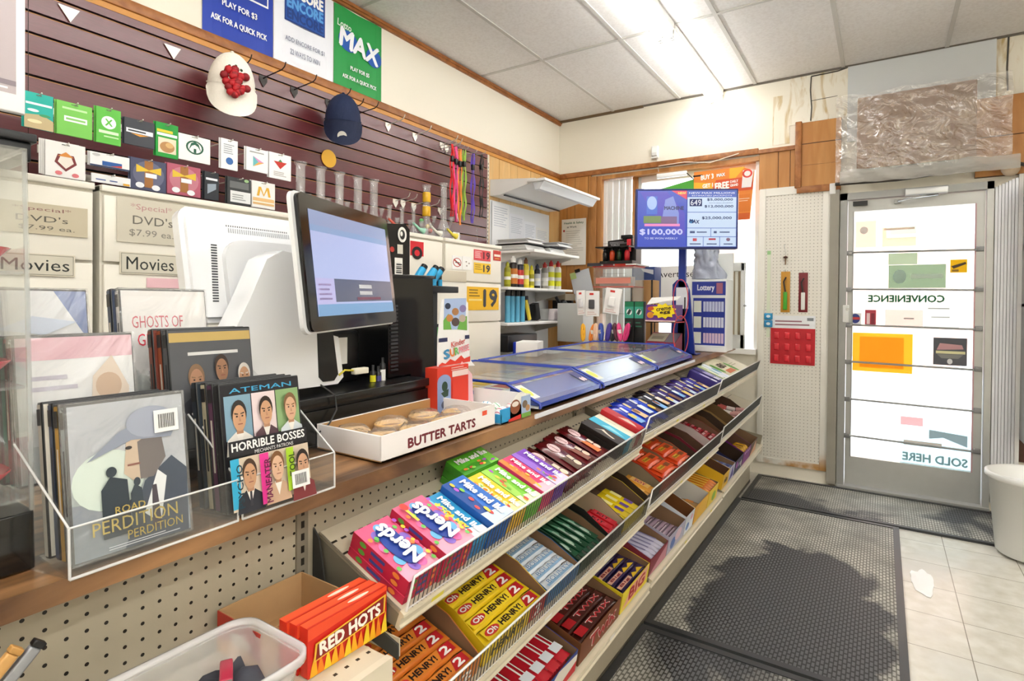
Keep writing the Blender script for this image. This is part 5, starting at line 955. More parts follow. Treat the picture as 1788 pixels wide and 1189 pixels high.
# ================================================================ CANDY GONDOLA
BEI = '#d3c9b2'; BM = M(BEI, .4); XP = -1.05
PEG = peg_mat('gondola_pegboard', '#c4bba5', '#1c1814', (1, 2), .0254*1.06, .115)
BY = [.765, 2.06, 3.29, 4.55]; BAYN = ['near', 'middle', 'far']
t = T('shelf_gondola', 'beige metal candy shelving unit under the counter', 'shelving', (-.95, 2.0, 0))
for a, c in zip([-.5]+BY[:-1], BY):
    b = MB(); b.box(XP-.012, XP, a+.012, c-.012, .14, cz((a+c)/2)-.045, PEG); b.build('pegboard_panel', t, world=True)
for y in [-.48]+BY:
    b = MB(); b.box(XP-.03, XP+.006, y-.014, y+.014, 0, cz(y)-.035, M('#8f8878', .4)); 
    for k in range(30): b.box(XP+.0062, XP+.0068, y-.004, y+.004, .1+k*.027, .115+k*.027, '#26221d')
    b.build('upright', t, world=True)
b = MB(); b.box(-.84, -.825, -.5, 4.55, 0, .16, M('#b5ab95', .45, var=.25, bscale=9)); b.box(-.84, -.822, -.5, 4.55, .0, .02, M('#4d473c')); b.build('kick_plate', t, world=True)
# rows: (lip x, [(near z, far z) of the lip underside per bay], back z above lip)
ROWS = {'top': (-.78, [(.700, .757), (.792, .795), (.806, .822)], .10), 'mid': (-.76, [(.440, .485), (.505, .520), (.535, .560)], .085), 'bot': (-.74, [(.190, .222), (.232, .240), (.245, .262)], .05)}
BL = [.80, 2.13, 3.33, 4.56]
def SF(row, bay):
    """frame of a shelf deck: origin at near lip corner on the deck, x along the shelf, y up the slope to the back, z off the deck"""
    xl, zs, rise = ROWS[row]; z0, z1 = zs[bay]; y0, y1 = BL[bay]+.006, BL[bay+1]-.006
    o = Vector((xl-.012, y0, z0+.035)); ex = Vector((0, y1-y0, z1-z0)); L_ = ex.length; ex.normalize()
    ey = Vector((XP+.012-(xl-.012), 0, rise)); D = ey.length; ey.normalize(); ez = ex.cross(ey).normalized(); ey = ez.cross(ex)
    return frame(o, ex, ey, ez), L_, D
WIRE = M('#ececea', .3, .3)
for row in ROWS:
    for bay in range(3):
        F_, L_, D = SF(row, bay); st = T('candy_shelf', 'sloping beige %s shelf in the %s section' % ({'top': 'upper', 'mid': 'middle', 'bot': 'lowest'}[row], BAYN[bay]), 'shelf', mw=F_)
        b = MB(); b.box(0, L_, 0, D, -.008, 0, BM)
        if row != 'bot' or 1:
            for j, yy in enumerate((D-.045, D-.085)):
                for k in range(int(L_/.0254)): b.add([(k*.0254+.004, yy, .0003), (k*.0254+.018, yy, .0003), (k*.0254+.018, yy+.006, .0003), (k*.0254+.004, yy+.006, .0003)], [(0, 1, 2, 3)], '#2a241c')
        b.build('deck', st)
        b = MB(); tl = .0 if row != 'bot' else .0
        b.prism([(0, 0, 0), (0, -.012, -.002), (0, -.014, -.008), (0, -.009, -.012), (0, -.009, -.030), (0, -.014, -.034), (0, -.012, -.042), (0, 0, -.042)], (L_, 0, 0), M('#d9cfb8', .3))
        rr = random.Random(bay*7+len(row)); b.art((0, -.0092, -.029), (L_, 0, 0), (0, 0, .016), [('r', x_, 0, x_+.03, 1, rr.choice(('#f2f1ec', '#f2f1ec', '#dfe9cf', '#e8d94a'))) for x_ in (rr.uniform(.03, .2), rr.uniform(.3, .5), rr.uniform(.6, .9))]); b.build('price_lip', st)
        b = MB()
        for xx in (.0, L_-.004): b = MB(); b.prism([(xx, 0, -.04), (xx, 0, 0), (xx, D, 0), (xx, D-.04, -.10)], (.004, 0, 0), M('#7d7768', .4)); b.build('side_bracket', st)
        if row != 'bot':
            hgt = .08; up = Vector((0, .08, .99)).normalized(); b = MB()
            b.tube([(.01, -.008, 0), (.01, 0, 0)+hgt*up if 0 else tuple(Vector((.01, -.008, 0))+up*hgt), tuple(Vector((L_-.01, -.008, 0))+up*hgt), (L_-.01, -.008, 0)], .0034, WIRE, 6)
            b.tube([(.01, -.009, .006), (L_-.01, -.009, .006)], .0018, WIRE, 5)
            b.build('wire_front_rail', st); b = MB(); n = int(L_/.0135); thin = M('#5c5b58', .35, .4)
            for k in range(n): x = .014+(L_-.028)*k/(n-1); p = Vector((x, -.008, 0)); b.tube([p, p+up*hgt], .0013, thin, 4, cap=False)
            b.build('wire_front_grid', st)
        elif bay == 2:
            b = MB(); b.box(L_-.01, L_, 0, D, 0, .07, M('#9a927e', .4)); b.build('end_panel', st)
b = MB(); 
for k, (x, z0, z1) in enumerate(((-.93, .76, .90),)): pass
bk = T('shelf_bracket', 'dark grey steel bracket at the near end of the upper candy shelf', 'bracket', (XP, BL[0]-.012, .72))
b = MB(); b.prism([(.01, 0, -.05), (.01, 0, .13), (.03, 0, .11), (.05, 0, .02), (.27, 0, -.04), (.27, 0, -.07), (.06, 0, -.03), (.04, 0, -.055)], (0, .004, 0), M('#4a4a48', .4, .4)); b.build('arm', bk)
b = MB(); b.box(.05, .27, .004, .007, -.065, -.03, M('#bfb6a0', .4)); b.build('flange', bk)
# ---- candy makers, in shelf-frame coordinates (x along aisle, y from lip to back, z up)
def put(F_, x, y, z=0, rz=0, rx=0): return F_ @ Matrix.Translation((x, y+.003, z+.001)) @ Matrix.Rotation(R(rz), 4, 'Z') @ Matrix.Rotation(R(rx), 4, 'X')
def tbox(mw, w, l, h_, body, items, lab, grp=None, up='back', front=None, name='candy_box', cat='candy box'):
    """flat theatre box, w along the aisle, l up the slope; printed top. up='back': text reads from lip to back; 'lip': from back to lip"""
    b = MB(); b.box(0, w, 0, l, 0, h_, body, .0015)
    if up == 'back': b.art((w, 0, h_), (0, l, 0), (-w, 0, 0), items)
    elif up == 'lip': b.art((0, l, h_), (0, -l, 0), (w, 0, 0), items)
    else: b.art((0, 0, h_), (w, 0, 0), (0, l, 0), items)
    b.art((0, 0, 0), (w, 0, 0), (0, 0, h_), front or [('r', .05, .2, .95, .8, items[0][5] if items and items[0][0] == 'r' else body)])
    b.art((0, l, 0), (0, -l, 0), (0, 0, h_), front or [])
    return b.build(name, mw=mw, label=lab, cat=cat, group=grp)
def stack(F_, x, y, w, l, h_, n, body, items, lab, up='back', rz=0, front=None):
    tbox(put(F_, x, y, h_*(n-1), rz), w, l, h_, body, items, lab+', top of its stack', None, up, front)
    for k in range(n-1): tbox(put(F_, x+.002*((k*3) % 2), y+.001*(k % 2), h_*k, rz), w, l, h_-.0005, body, [], '%s box from the bottom under the %s' % (ORD[k], lab), 'boxes under the '+lab, up, front)
def nerds(top, c1):
    rr = random.Random(9); it = [('r', 0, 0, 1, 1, c1), ('p', [(0, 0), (.3, 0), (.2, 1), (0, 1)], '#f2a6bd')]
    it += [('e', .5+.36*math.cos(i*.7), .48+.3*math.sin(i*.7), .09, .13, ('#6fb7ea', '#8f6fd0', '#e86fb0')[i % 3]) for i in range(9)] + [('e', .52, .5, .36, .27, '#1d3f9e'), ('e', .35, .5, .2, .22, '#1d3f9e'), ('e', .7, .48, .18, .24, '#1d3f9e')]
    it += [('e', rr.uniform(.05, .95), rr.choice((rr.uniform(.03, .2), rr.uniform(.8, .97))), .035, .05, rr.choice(('#f08a3c', '#6fc25a', '#f4d24a', '#ef5a8a', '#b45ad0'))) for i in range(16)]
    return it+[('t', 'Nerds', .52, .48, .74, .42, '#fdfdfd', 6, .08)]+([('r', .6, .8, .95, .88, '#f3d24a'), ('e', .9, .82, .07, .1, '#d8403a')] if top else [])
NF = [('r', 0, 0, 1, 1, '#c01f44'), ('e', .2, .5, .06, .3, '#5aa83c'), ('r', .35, .3, .6, .7, '#3c4a9a'), ('e', .8, .5, .06, .3, '#f08a3c')]
F0, L0_, D0 = SF('top', 0)
def Y0(px, py, row='top', h_=.06):      # shelf x coordinate from a pixel on the lip line
    return at(px, py, X=ROWS[row][0]).y
sx = lambda y, bay=0: y-BL[bay]-.006
stack(F0, .012, .004, .098, .172, .019, 3, '#cf2450', nerds(0, '#ea5f8a'), 'pink and blue candy box nearest the shelf corner', front=NF)
stack(F0, .114, .0, .098, .172, .019, 4, '#cf2450', nerds(1, '#ef6f96'), 'taller pink candy box with a yellow flash', front=NF)
def mike(c1, c2, c3, txt='Mike and Ike', extra=()):
    rr = random.Random(sum(map(ord, c1))); return [('r', 0, 0, 1, 1, c1), ('p', [(0, 0), (1, 0), (1, .25), (.4, .42), (0, .3)], c2), ('p', [(.75, 0), (1, 0), (1, 1), (.85, 1)], c3)]+[('e', rr.uniform(.08, .9), rr.uniform(.1, .4), .05, .06, rr.choice(('#f08a3c', '#e04a4a', '#8ad04a', '#f4d24a', '#b45ad0'))) for i in range(9)]+list(extra)+[('t', txt, .52, .68, .84, .3, '#fbfbfb', 0, .08)]
stack(F0, .216, .004, .07, .168, .019, 3, '#1f78b8', mike('#2f9ad0', '#7fd0ea', '#f0f4fa', extra=[('t', 'MEGA MIX', .5, .3, .6, .3, '#f4e23c', 0, .07)]), 'light blue chewy candy box with yellow words', 'lip')
stack(F0, .289, .0, .088, .172, .019, 4, '#1a5cae', mike('#2a6fcb', '#1e4f9e', '#cfe2f6'), 'deep blue chewy candy box', 'lip', rz=1)
stack(F0, .380, .004, .078, .168, .019, 3, '#e0b020', mike('#f2cf2a', '#f29a2a', '#f6f0b0', extra=[('t', 'SOURS', .5, .28, .6, .28, '#fff3c0', 0, .06)]), 'yellow and orange chewy candy box', 'lip')
stack(F0, .461, .004, .078, .168, .019, 3, '#5cb52a', mike('#7fcf3a', '#a6dd5a', '#eaf6d0'), 'lime green chewy candy box', 'lip')
stack(F0, .392, .176, .16, .072, .022, 3, '#3f9a22', mike('#57b82c', '#3f9a22', '#7fd04a'), 'dark green candy box lying crosswise behind', 'x')
stack(F0, .542, .004, .066, .168, .022, 3, '#d02a68', mike('#e0336f', '#f08a3c', '#f9c6d8'), 'magenta chewy candy box', 'lip')
stack(F0, .611, .004, .074, .168, .022, 3, '#6a2fa8', mike('#7a3cc0', '#9a6ad8', '#e6d8f4'), 'purple chewy candy box', 'lip')
def pouch(mw, w, l, body, items, lab, grp=None, th_=.018, up='lip', name='candy_pouch', cat='candy bag'):
    b = MB(); V = []; F = []; nx, ny = 8, 12
    for s in (1, -1):
        for j in range(ny+1):
            for i in range(nx+1):
                u, v = i/nx, j/ny; e = (math.sin(math.pi*u)**.5)*(min(1, math.sin(math.pi*v)*1.6))**.6; jag = .0015*((i % 2)*2-1) if j in (0, ny) else 0
                V.append((w*u, l*v+jag, th_/2+s*(e*th_/2)+.0006*s))
    o = (nx+1)*(ny+1)
    for j in range(ny):
        for i in range(nx): k = j*(nx+1)+i; F += [(k, k+1, k+nx+2, k+nx+1), (o+k, o+k+nx+1, o+k+nx+2, o+k+1)]
    b.add(V, F, M(body, .22, coat=.3) if isinstance(body, str) else body, True)
    hz = th_+.001
    if up == 'lip': b.art((w*.1, l*.9, hz), (0, -l*.8, 0), (w*.8, 0, 0), items)
    elif up == 'back': b.art((w*.9, l*.1, hz), (0, l*.8, 0), (-w*.8, 0, 0), items)
    else: b.art((w*.08, l*.15, hz), (w*.84, 0, 0), (0, l*.7, 0), items)
    return b.build(name, mw=mw, label=lab, cat=cat, group=grp)
def hersh(c): return [('e', .22, .5, .17, .3, '#e3c3c6'), ('t', 'Lowney', .22, .5, .28, .2, '#7a1420', 8, .02), ('r', .55, .5, .72, .75, '#d8c9b4'), ('p', [(.5, .05), (1, .05), (1, .5), (.6, .4)], c), ('e', .84, .6, .1, .16, '#e9d0b8')]
for k, (x, w, c, a) in enumerate(((.695, .092, '#a9622a', 3), (.79, .088, '#5a3a24', -3), (.885, .085, '#8a4a3a', 4), (.975, .085, '#e07a3a', -2))):
    for q in range(2): pouch(put(F0, x, .0+.008*k, .02*q, a), w, .19, '#5e0f16', hersh(c) if q else [], ('maroon chocolate pouch with %s picture' % ('caramel', 'brown', 'almond', 'orange')[k]) if q else 'maroon pouch under the one with %s picture' % ('caramel', 'brown', 'almond', 'orange')[k], up='lip')
def flatset(F_, x, w, l, h_, n, c, items, lab, up='lip', y=.002):
    stack(F_, x, y, w, l, h_, n, c, items, lab, up)
sw = [('p', [(.3, .2), (.45, .75), (.6, .5), (.8, .35), (.75, .25), (.55, .4), (.42, .55)], '#e6dccb')]
flatset(F0, 1.085, .062, .17, .02, 3, '#1b1512', [('r', 0, 0, 1, 1, '#241a15')]+sw, 'black box with cream swirl')
flatset(F0, 1.149, .05, .17, .02, 3, '#2fa3c4', [('r', 0, 0, 1, 1, '#3db4d4'), ('p', [(.3, .2), (.45, .75), (.7, .5), (.9, .2)], '#8fdcea')], 'turquoise chocolate box')
flatset(F0, 1.201, .048, .17, .02, 3, '#efe6d2', [('l', .2, .4, .6, .6, 2, '#b5a88c')], 'cream chocolate box')
flatset(F0, 1.251, .05, .17, .02, 4, '#b81722', [('p', [(.4, .2), (.6, .75), (.8, .5), (.9, .2)], '#e8c0b0')], 'bright red chocolate box')
F1, L1_, D1 = SF('top', 1); F2, L2_, D2 = SF('top', 2)
x = .02
for k in range(14):
    c = ('#1733b4', '#1a3cc4', '#1c2f9a', '#2148c8', '#15161f', '#1a1a28', '#2a1f5a', '#3a2a78', '#241c60', '#2f2470', '#46307f', '#3a2d8a', '#2b2890', '#2f2c9a')[k]
    nm = ('blue', 'blue', 'blue', 'blue', 'black', 'black', 'violet', 'violet', 'violet', 'violet', 'plum', 'plum', 'indigo', 'indigo')[k]
    items = [('r', .5, .1, .95, .8, ('#7fb4ea', '#e9c9a0', '#cfe0f6', '#6a4632')[k % 4]), ('r', .15, .35, .42, .7, ('#e6e9f4', '#d8c6a0')[k % 2]), ('e', .6, .4, .14, .25, ('#f0d060', '#8a5a3a', '#f4f4f4')[k % 3])]
    pouch(put(F1, x+.002, .012*(k % 3), .0, (k*5) % 9-4), .082, .185, c, items, '%s chocolate bag on the upper shelf, %s from the red box' % (nm, ORD[k] if k < 12 else ('thirteenth', 'fourteenth')[k-12]), th_=.03); x += .082
for k in range(6):
    tbox(put(F2, .01+.052*k, .004, .0), .05, .18, .05+.006*(k % 2), ('#2f2470', '#241c60', '#3a3190', '#a9b88a', '#e9efe6', '#dfe9f2')[k], [('r', 0, 0, 1, 1, ('#352a80', '#2a2270', '#4238a0', '#b9c69a', '#f2f4ee', '#e6eef6')[k]), ('e', .5, .5, .2, .3, ('#cfc6ee', '#b9b0e0', '#e0dcf6', '#f4f0dc', '#3aa0b8', '#2f8fb0')[k]), ('r', .7, .2, .9, .8, '#e9e6f4')], '%s chocolate box in the far upper shelf' % ('violet', 'dark violet', 'lilac', 'sage green', 'white and teal', 'white')[k], up='lip')
tbox(put(F2, .34, .01, .0), .30, .19, .055, '#d8d3b4', [('r', 0, 0, 1, 1, '#dcd6b8'), ('e', .5, .5, .34, .3, '#e9e3c8'), ('e', .08, .5, .1, .3, '#5a9a3a'), ('e', .92, .35, .1, .3, '#5a9a3a'), ('p', [(.2, .1), (.8, .1), (.75, .3), (.25, .3)], '#c9683a'), ('t', 'AERO', .5, .55, .5, .3, '#3a1a12', 0, .06)], 'pale green chocolate box near the far end', up='x')
tbox(put(F2, .68, .01, .0), .28, .19, .04, '#e3dfca', [('r', 0, 0, 1, 1, '#e6e2cd'), ('l', .2, .4, .7, .6, 2, '#b5b090')], 'cream box at the very end of the upper shelf', up='x')
# trays with bars
def bar(w, l, body, items, name='candy_bar', th_=.016):
    pass
def tray(F_, x, w, l, hf, hb, outer, lab, y=.004, inner='#8a6a4e', frontart=(), tilt=0, backlid=0):
    mw = put(F_, x, y, .002); t = T('display_carton', lab, 'carton', mw=mw); oc = M(outer, .45); ic = M(inner, .8)
    b = MB(); b.box(0, w, 0, l, 0, .002, ic); b.box(0, w, -.0015, 0, 0, hf, oc); b.box(0, w, 0, .001, .001, hf-.001, ic)
    for xx, d_ in ((0, .0015), (w-.0015, .0015)): b.prism([(xx, 0, 0), (xx, l, 0), (xx, l, hb), (xx, l*.5, hb), (xx, 0, hf)], (d_, 0, 0), oc)
    for xx in (.0016, w-.0026): b.prism([(xx, .001, .002), (xx, l-.001, .002), (xx, l-.001, hb-.001), (xx, l*.5, hb-.001), (xx, .001, hf-.001)], (.001, 0, 0), ic)
    b.box(0, w, l-.0015, l, 0, hb, oc); b.box(.001, w-.001, l-.003, l-.0016, .001, hb-.001, ic); b.build('carton_body', t)
    if frontart: b = MB(); b.art((0, -.0016, 0), (w, 0, 0), (0, 0, hf), list(frontart)); b.build('front_print', t)
    if backlid: b = MB(); b.prism([(0, l, hb), (w, l, hb), (w*.85, l+.01, hb+backlid), (w*.15, l+.01, hb+backlid)], (0, .0015, 0), ic); b.build('raised_lid', t)
    return mw
def bars(mw, n, w, l, body, items, lab, x0=.006, y0=.006, layers=1, across=True, th_=.015, zb=.0035, gap=.002):
    """wrapped bars inside a tray; across=True: lying along the aisle (x), stacked towards the back"""
    proto = None; W_, L_ = (w, l)
    for z in range(layers):
        for k in range(n):
            if across: m = mw @ Matrix.Translation((x0+.001*((k+z) % 2), y0+k*(L_+gap), zb+(th_+.0045)*z)) @ Matrix.Rotation(R(((k*3+z) % 5-2)*.12), 4, 'Z')
            else: m = mw @ Matrix.Translation((x0+k*(W_+gap), y0+.001*(k % 2), zb+(th_+.0045)*z)) @ Matrix.Rotation(R(((k*3+z) % 5-2)*.12), 4, 'Z')
            lb = '%s, %s from %s%s' % (lab, ORD[k % 12], 'the aisle' if across else 'the near side', '' if layers == 1 else (', lower layer', ', middle layer' if layers == 3 else ', upper layer', ', upper layer')[z])
            if proto is None: proto = pouch(m, W_, L_, body, items, lb, lab+'s', th_, 'x' if across else 'lip', 'candy_bar', 'candy bar')
            else: o = proto.copy(); COL.objects.link(o); o.matrix_basis = m; o['label'] = lb
M0, ML0, MD0 = SF('mid', 0); M1, ML1, MD1 = SF('mid', 1); M2, ML2, MD2 = SF('mid', 2)
w_ = '#f6f4f0'
def henry(c): return [('r', 0, 0, 1, 1, c), ('p', [(.74, 0), (1, 0), (1, 1), (.8, 1)], '#c01a22'), ('t', '2', .87, .5, .14, .8, w_, 0, .08), ('t', 'HENRY!', .5, .5, .42, .62, '#2a1712', 0, .07), ('e', .14, .5, .12, .38, '#c9302a'), ('t', 'Oh', .14, .5, .16, .5, w_, 0, .05)]
bx = sx
mw = tray(M0, -0.012, 0.245, .22, .05, .085, '#c8752a', 'orange bar carton at the near end of the middle shelf', frontart=[('t', '2', .8, .5, .2, .6, w_, 0, .05)]); bars(mw, 5, 0.23, .038, '#d9782a', henry('#e0852e'), 'orange and red nut bar', layers=2, th_=.02)
mw = tray(M0, 0.254, 0.285, .22, .055, .085, '#e6c521', 'yellow bar carton on the middle shelf', frontart=[('t', 'HENRY!', .35, .5, .5, .5, '#2a1712', 0, .05), ('r', .7, 0, 1, 1, '#b01a20'), ('t', '2', .85, .5, .15, .7, w_, 0, .05)], backlid=.03); bars(mw, 4, 0.27, .042, '#efcb1f', henry('#f5d62a'), 'yellow nut bar with red end', layers=2, th_=.02)
mw = tray(M0, 0.55, 0.19, .22, .05, .07, '#2f6da8', 'blue carton of white and blue bars'); bars(mw, 6, 0.176, .034, '#e6eef6', [('r', 0, 0, 1, .35, '#8fb6da'), ('t', 'BOUNTY', .5, .55, .86, .6, '#f9fbfd', 0, .06), ('t', 'BOUNTY', .51, .53, .86, .6, '#4f86ba', 0, .0)], 'pale blue coconut bar', layers=2, th_=.02)
mw = tray(M0, 0.75, 0.2, .22, .05, .07, '#1c3a2c', 'dark green carton of mint bars'); bars(mw, 5, 0.034, .2, '#12402c', [('r', 0, 0, 1, 1, '#14492f'), ('p', [(.1, .1), (.4, .9), (.5, .4), (.3, .2)], '#6fb08e'), ('e', .7, .5, .12, .3, '#a9c9b5'), ('l', .3, .2, .9, .6, 2, '#e2efe6')], 'dark green mint bar', across=False, layers=2, th_=.02)
mw = tray(M0, 0.96, 0.135, .22, .055, .09, '#22201e', 'black carton with red candy packs', inner='#b9a78c', backlid=.04); bars(mw, 3, 0.037, .12, '#c9202e', [('r', 0, 0, 1, 1, '#cf2433'), ('r', .08, .2, .8, .8, '#d9384a'), ('t', 'KIT', .45, .5, .5, .5, '#3a0a10', 0, .04)], 'red and grey candy pack', across=False, zb=.03)
mw = tray(M0, 1.1, 0.205, .22, .055, .085, '#d8c32a', 'brown carton with yellow chocolate packs', inner='#6a5240', backlid=.03); bars(mw, 4, 0.042, .15, '#e6c91f', [('r', .1, .2, .5, .8, '#f4ea9a'), ('r', .6, .2, .9, .8, '#6a4a9a')], 'yellow and violet chocolate pack', across=False, zb=.03)
mw = tray(M1, 0, 0.17, .22, .05, .08, '#3a2c22', 'dark carton with orange and pink packs', inner='#8a7a62'); bars(mw, 2, 0.07, .13, '#e9a43c', [('r', .1, .15, .9, .85, '#f0c06a'), ('t', 'SOY', .5, .5, .5, .5, '#b83a5a', 0, .04)], 'orange and pink pack', across=False, zb=.02)
# orange peanut butter cup cartons (far bay start)
mw = tray(M1, 0.18, 0.2, .22, .06, .085, '#d8421c', 'orange red carton of peanut butter cups', frontart=[('r', .05, .1, .95, .9, '#e0512a')])
RC = [('r', 0, 0, 1, 1, '#e8551f'), ('r', .15, .35, .55, .75, '#e6c034'), ('r', .62, .25, .92, .7, '#8a4a24'), ('t', 'Reese', .38, .55, .42, .24, '#8a3a12', 0, .03)]
bars(mw, 3, 0.185, .07, '#e0481c', RC, 'orange peanut butter cup pack', layers=3, th_=.022)
mw = tray(M1, 0.39, 0.2, .22, .06, .085, '#d8421c', 'second orange red carton beside the shelf joint', frontart=[('r', .05, .1, .95, .9, '#e0512a')]); bars(mw, 3, 0.185, .07, '#e0481c', RC, 'far orange peanut butter cup pack', layers=3, th_=.022)
mw = tray(M1, 0.6, 0.13, .22, .04, .07, '#241d1a', 'dark brown carton beside the orange cups', inner='#4a3628'); bars(mw, 2, 0.115, .05, '#2c2420', [('r', .6, .2, .9, .8, '#cfcac0')], 'dark wrapped bar', th_=.012)
mw = tray(M1, 0.74, 0.12, .22, .05, .08, '#7a2030', 'empty maroon rimmed brown carton', inner='#5e4230')
mw = tray(M1, 0.87, 0.12, .22, .05, .075, '#c9a0a8', 'pale pink carton on the middle shelf', inner='#cfc4c0', frontart=[('r', .3, .2, .95, .8, '#b8323f')]); bars(mw, 2, 0.106, .06, '#b02638', [('r', .1, .2, .6, .8, '#e6c4c8')], 'pink wrapped bar', th_=.02)
mw = tray(M1, 1, 0.185, .22, .05, .075, '#9c1c2a', 'red carton of wrapped red bars', inner='#7a5a48'); bars(mw, 5, 0.17, .038, '#a81c2c', [('r', .1, .25, .5, .75, '#e2b9bd'), ('r', .6, .2, .85, .8, '#d8707c')], 'red and white wrapped bar', layers=2, th_=.02)
mw = tray(M2, 0, 0.14, .22, .05, .085, '#6a4a30', 'brown carton with a cream edge', inner='#3e2c1e')
mw = tray(M2, 0.15, 0.2, .22, .06, .09, '#9a7844', 'tan open carton at the far end', inner='#6e5432')
mw = tray(M2, 0.37, 0.3, .22, .05, .085, '#4a3424', 'brown carton holding striped pink cups', inner='#4a3424')
for k in range(10):
    o = T('candy_cup', 'pink and white striped candy roll in the far brown carton, %s from the near side' % ORD[k], 'candy', mw=mw @ Matrix.Translation((.03+.027*k, .05+.05*(k % 3), .03+.01*(k % 2))) @ Matrix.Rotation(R(70+10*(k % 3)), 4, 'X')); b = MB(); b.cyl((0, 0, 0), (0, 0, .05), .014, M(('#e0a9a6', '#f2e6e2', '#c9605a')[k % 3], .4), 10); b.build('wrapper', o)
# bottom row
B0, _, _ = SF('bot', 0); B1, _, _ = SF('bot', 1); B2, _, _ = SF('bot', 2)
mw = tray(B0, 0.4, 0.3, .28, .07, .09, '#2a3f8e', 'blue and red carton at the bottom edge', frontart=[('p', [(0, 0), (1, 0), (1, .8), (.6, 1), (.3, .4)], '#e9e4d8'), ('p', [(.4, 0), (1, 0), (1, .5)], '#c8202c')]); bars(mw, 5, 0.05, .25, '#b81a2a', [('r', 0, .3, 1, .45, '#f0e9e4'), ('r', .0, .7, 1, .8, '#f0e9e4'), ('r', .85, 0, 1, 1, '#dfe3ea')], 'red and white striped bar', across=False, layers=3, th_=.024)
TW = [('r', 0, 0, 1, 1, '#4a1c14'), ('r', 0, 0, .2, 1, '#b01a22'), ('t', 'TWIX', .6, .52, .66, .62, '#f2ded8', 0, .1), ('t', 'TWIX', .6, .5, .62, .52, '#c01c28', 0, .06)]
mw = tray(B0, 0.72, 0.31, .28, .075, .1, '#7a4a2a', 'brown carton with white red lettering on the lowest shelf', frontart=[('r', 0, 0, 1, 1, '#7a4326'), ('t', 'Twix', .55, .55, .7, .7, '#f4e6e0', 0, .12), ('t', 'Twix', .55, .53, .66, .6, '#b5202a', 0, .05)]); bars(mw, 6, 0.296, .042, '#3e1711', TW, 'brown and red wafer bar', layers=3, th_=.02)
BG = [('r', 0, 0, 1, 1, '#2c1c4a'), ('r', .0, .2, .5, .85, '#e9b9a0'), ('t', 'Big', .26, .5, .36, .5, '#8a1420', 0, .06), ('p', [(.5, .1), (.62, .8), (.72, .3), (.84, .8), (.95, .1)], '#e8c02c')]
mw = tray(B0, 1.043, 0.27, .28, .08, .1, '#e6cf2a', 'yellow carton with red BIG lettering', frontart=[('r', 0, 0, 1, 1, '#f0dc3a'), ('p', [(.05, .1), (.3, .9), (.95, 1), (.9, .3)], '#f2b89a'), ('t', 'BIG', .55, .55, .6, .6, '#b8202a', 0, .08)]); bars(mw, 7, 0.256, .036, '#231640', BG, 'violet and yellow big bar', layers=3, th_=.02)
mw = tray(B1, 0, 0.21, .28, .075, .11, '#8a3040', 'dark carton with red capped silver packs', frontart=[('p', [(0, 0), (1, 0), (1, .9), (.5, .5)], '#c98a98')]); bars(mw, 6, 0.03, .2, '#c9c6dc', [('r', 0, 0, .25, 1, '#c02030'), ('r', .4, .3, .9, .7, '#8a86b0')], 'silver and red pack', across=False, layers=2, th_=.024, zb=.02)
mw = tray(B1, 0.22, 0.24, .28, .085, .11, '#b9b6cc', 'pale lilac carton on the lowest shelf', frontart=[('e', .3, .4, .15, .3, '#5a7ac0'), ('e', .6, .6, .2, .3, '#e6c9d6')]); bars(mw, 6, 0.225, .034, '#b9a0b4', [('r', 0, .3, 1, .45, '#3c3444'), ('l', .2, .55, .9, .95, 1, '#efe2ea')], 'mauve striped bar', layers=2, th_=.02)
mw = tray(B1, 0.47, 0.14, .28, .09, .13, '#e7ecf4', 'white carton with an orange inner back', inner='#7c4a22', frontart=[('e', .3, .35, .2, .2, '#7fa0d8'), ('e', .7, .7, .15, .15, '#e8b0c0')])
mw = tray(B1, 0.62, 0.25, .28, .09, .12, '#e3a52c', 'orange yellow carton with loose tan packs', inner='#d9d6cf', frontart=[('p', [(0, 0), (1, .0), (1, .9), (.4, 1)], '#eab83a')]); bars(mw, 4, 0.055, .12, '#c9a070', [('r', .2, .2, .6, .8, '#e0892a')], 'tan and orange pack', across=False, th_=.024)
mw = tray(B1, 0.88, 0.2, .28, .09, .1, '#e8c42a', 'yellow carton with green topped packs', frontart=[('e', .6, .4, .2, .3, '#8ab03a')]); bars(mw, 5, 0.035, .2, '#d97a2a', [('r', 0, 0, .3, 1, '#4a9a2a'), ('r', .3, .2, .9, .8, '#e9c43a')], 'orange pack with green top', across=False, layers=3, th_=.028)
mw = tray(B2, 0, 0.15, .28, .09, .12, '#e8b62a', 'yellow carton of peanut candies', inner='#5a3822', frontart=[('t', 'm&m', .5, .5, .5, .4, '#3a2014', 0, .06)])
mw = tray(B2, 0.16, 0.14, .28, .09, .11, '#c9c6d8', 'white and violet carton', frontart=[('p', [(.1, 0), (.9, .2), (.6, 1)], '#4a3a8a')]); bars(mw, 5, 0.125, .04, '#8fa0d0', [('r', .1, .2, .6, .8, '#3a3f8a')], 'blue and white wrapped bar', layers=3, th_=.022)
mw = tray(B2, 0.31, 0.24, .28, .09, .13, '#191a48', 'navy carton with white lettering', inner='#3c281a', frontart=[('e', .25, .6, .12, .25, '#b85ac0'), ('l', .4, .35, .85, .6, 2, '#d8d8ea'), ('e', .8, .4, .05, .25, '#f4f0e0')])
mw = tray(B2, 0.56, 0.24, .28, .09, .14, '#7a1f7a', 'purple carton with gold packs', inner='#6a4a3a', frontart=[('e', .2+.2*i, .8, .05, .08, '#e6c4e6') for i in range(4)]); bars(mw, 4, .05, .1, '#e0a92c', [('r', .2, .2, .8, .8, '#8a5a1a')], 'gold pack', across=False, th_=.04, zb=.05)
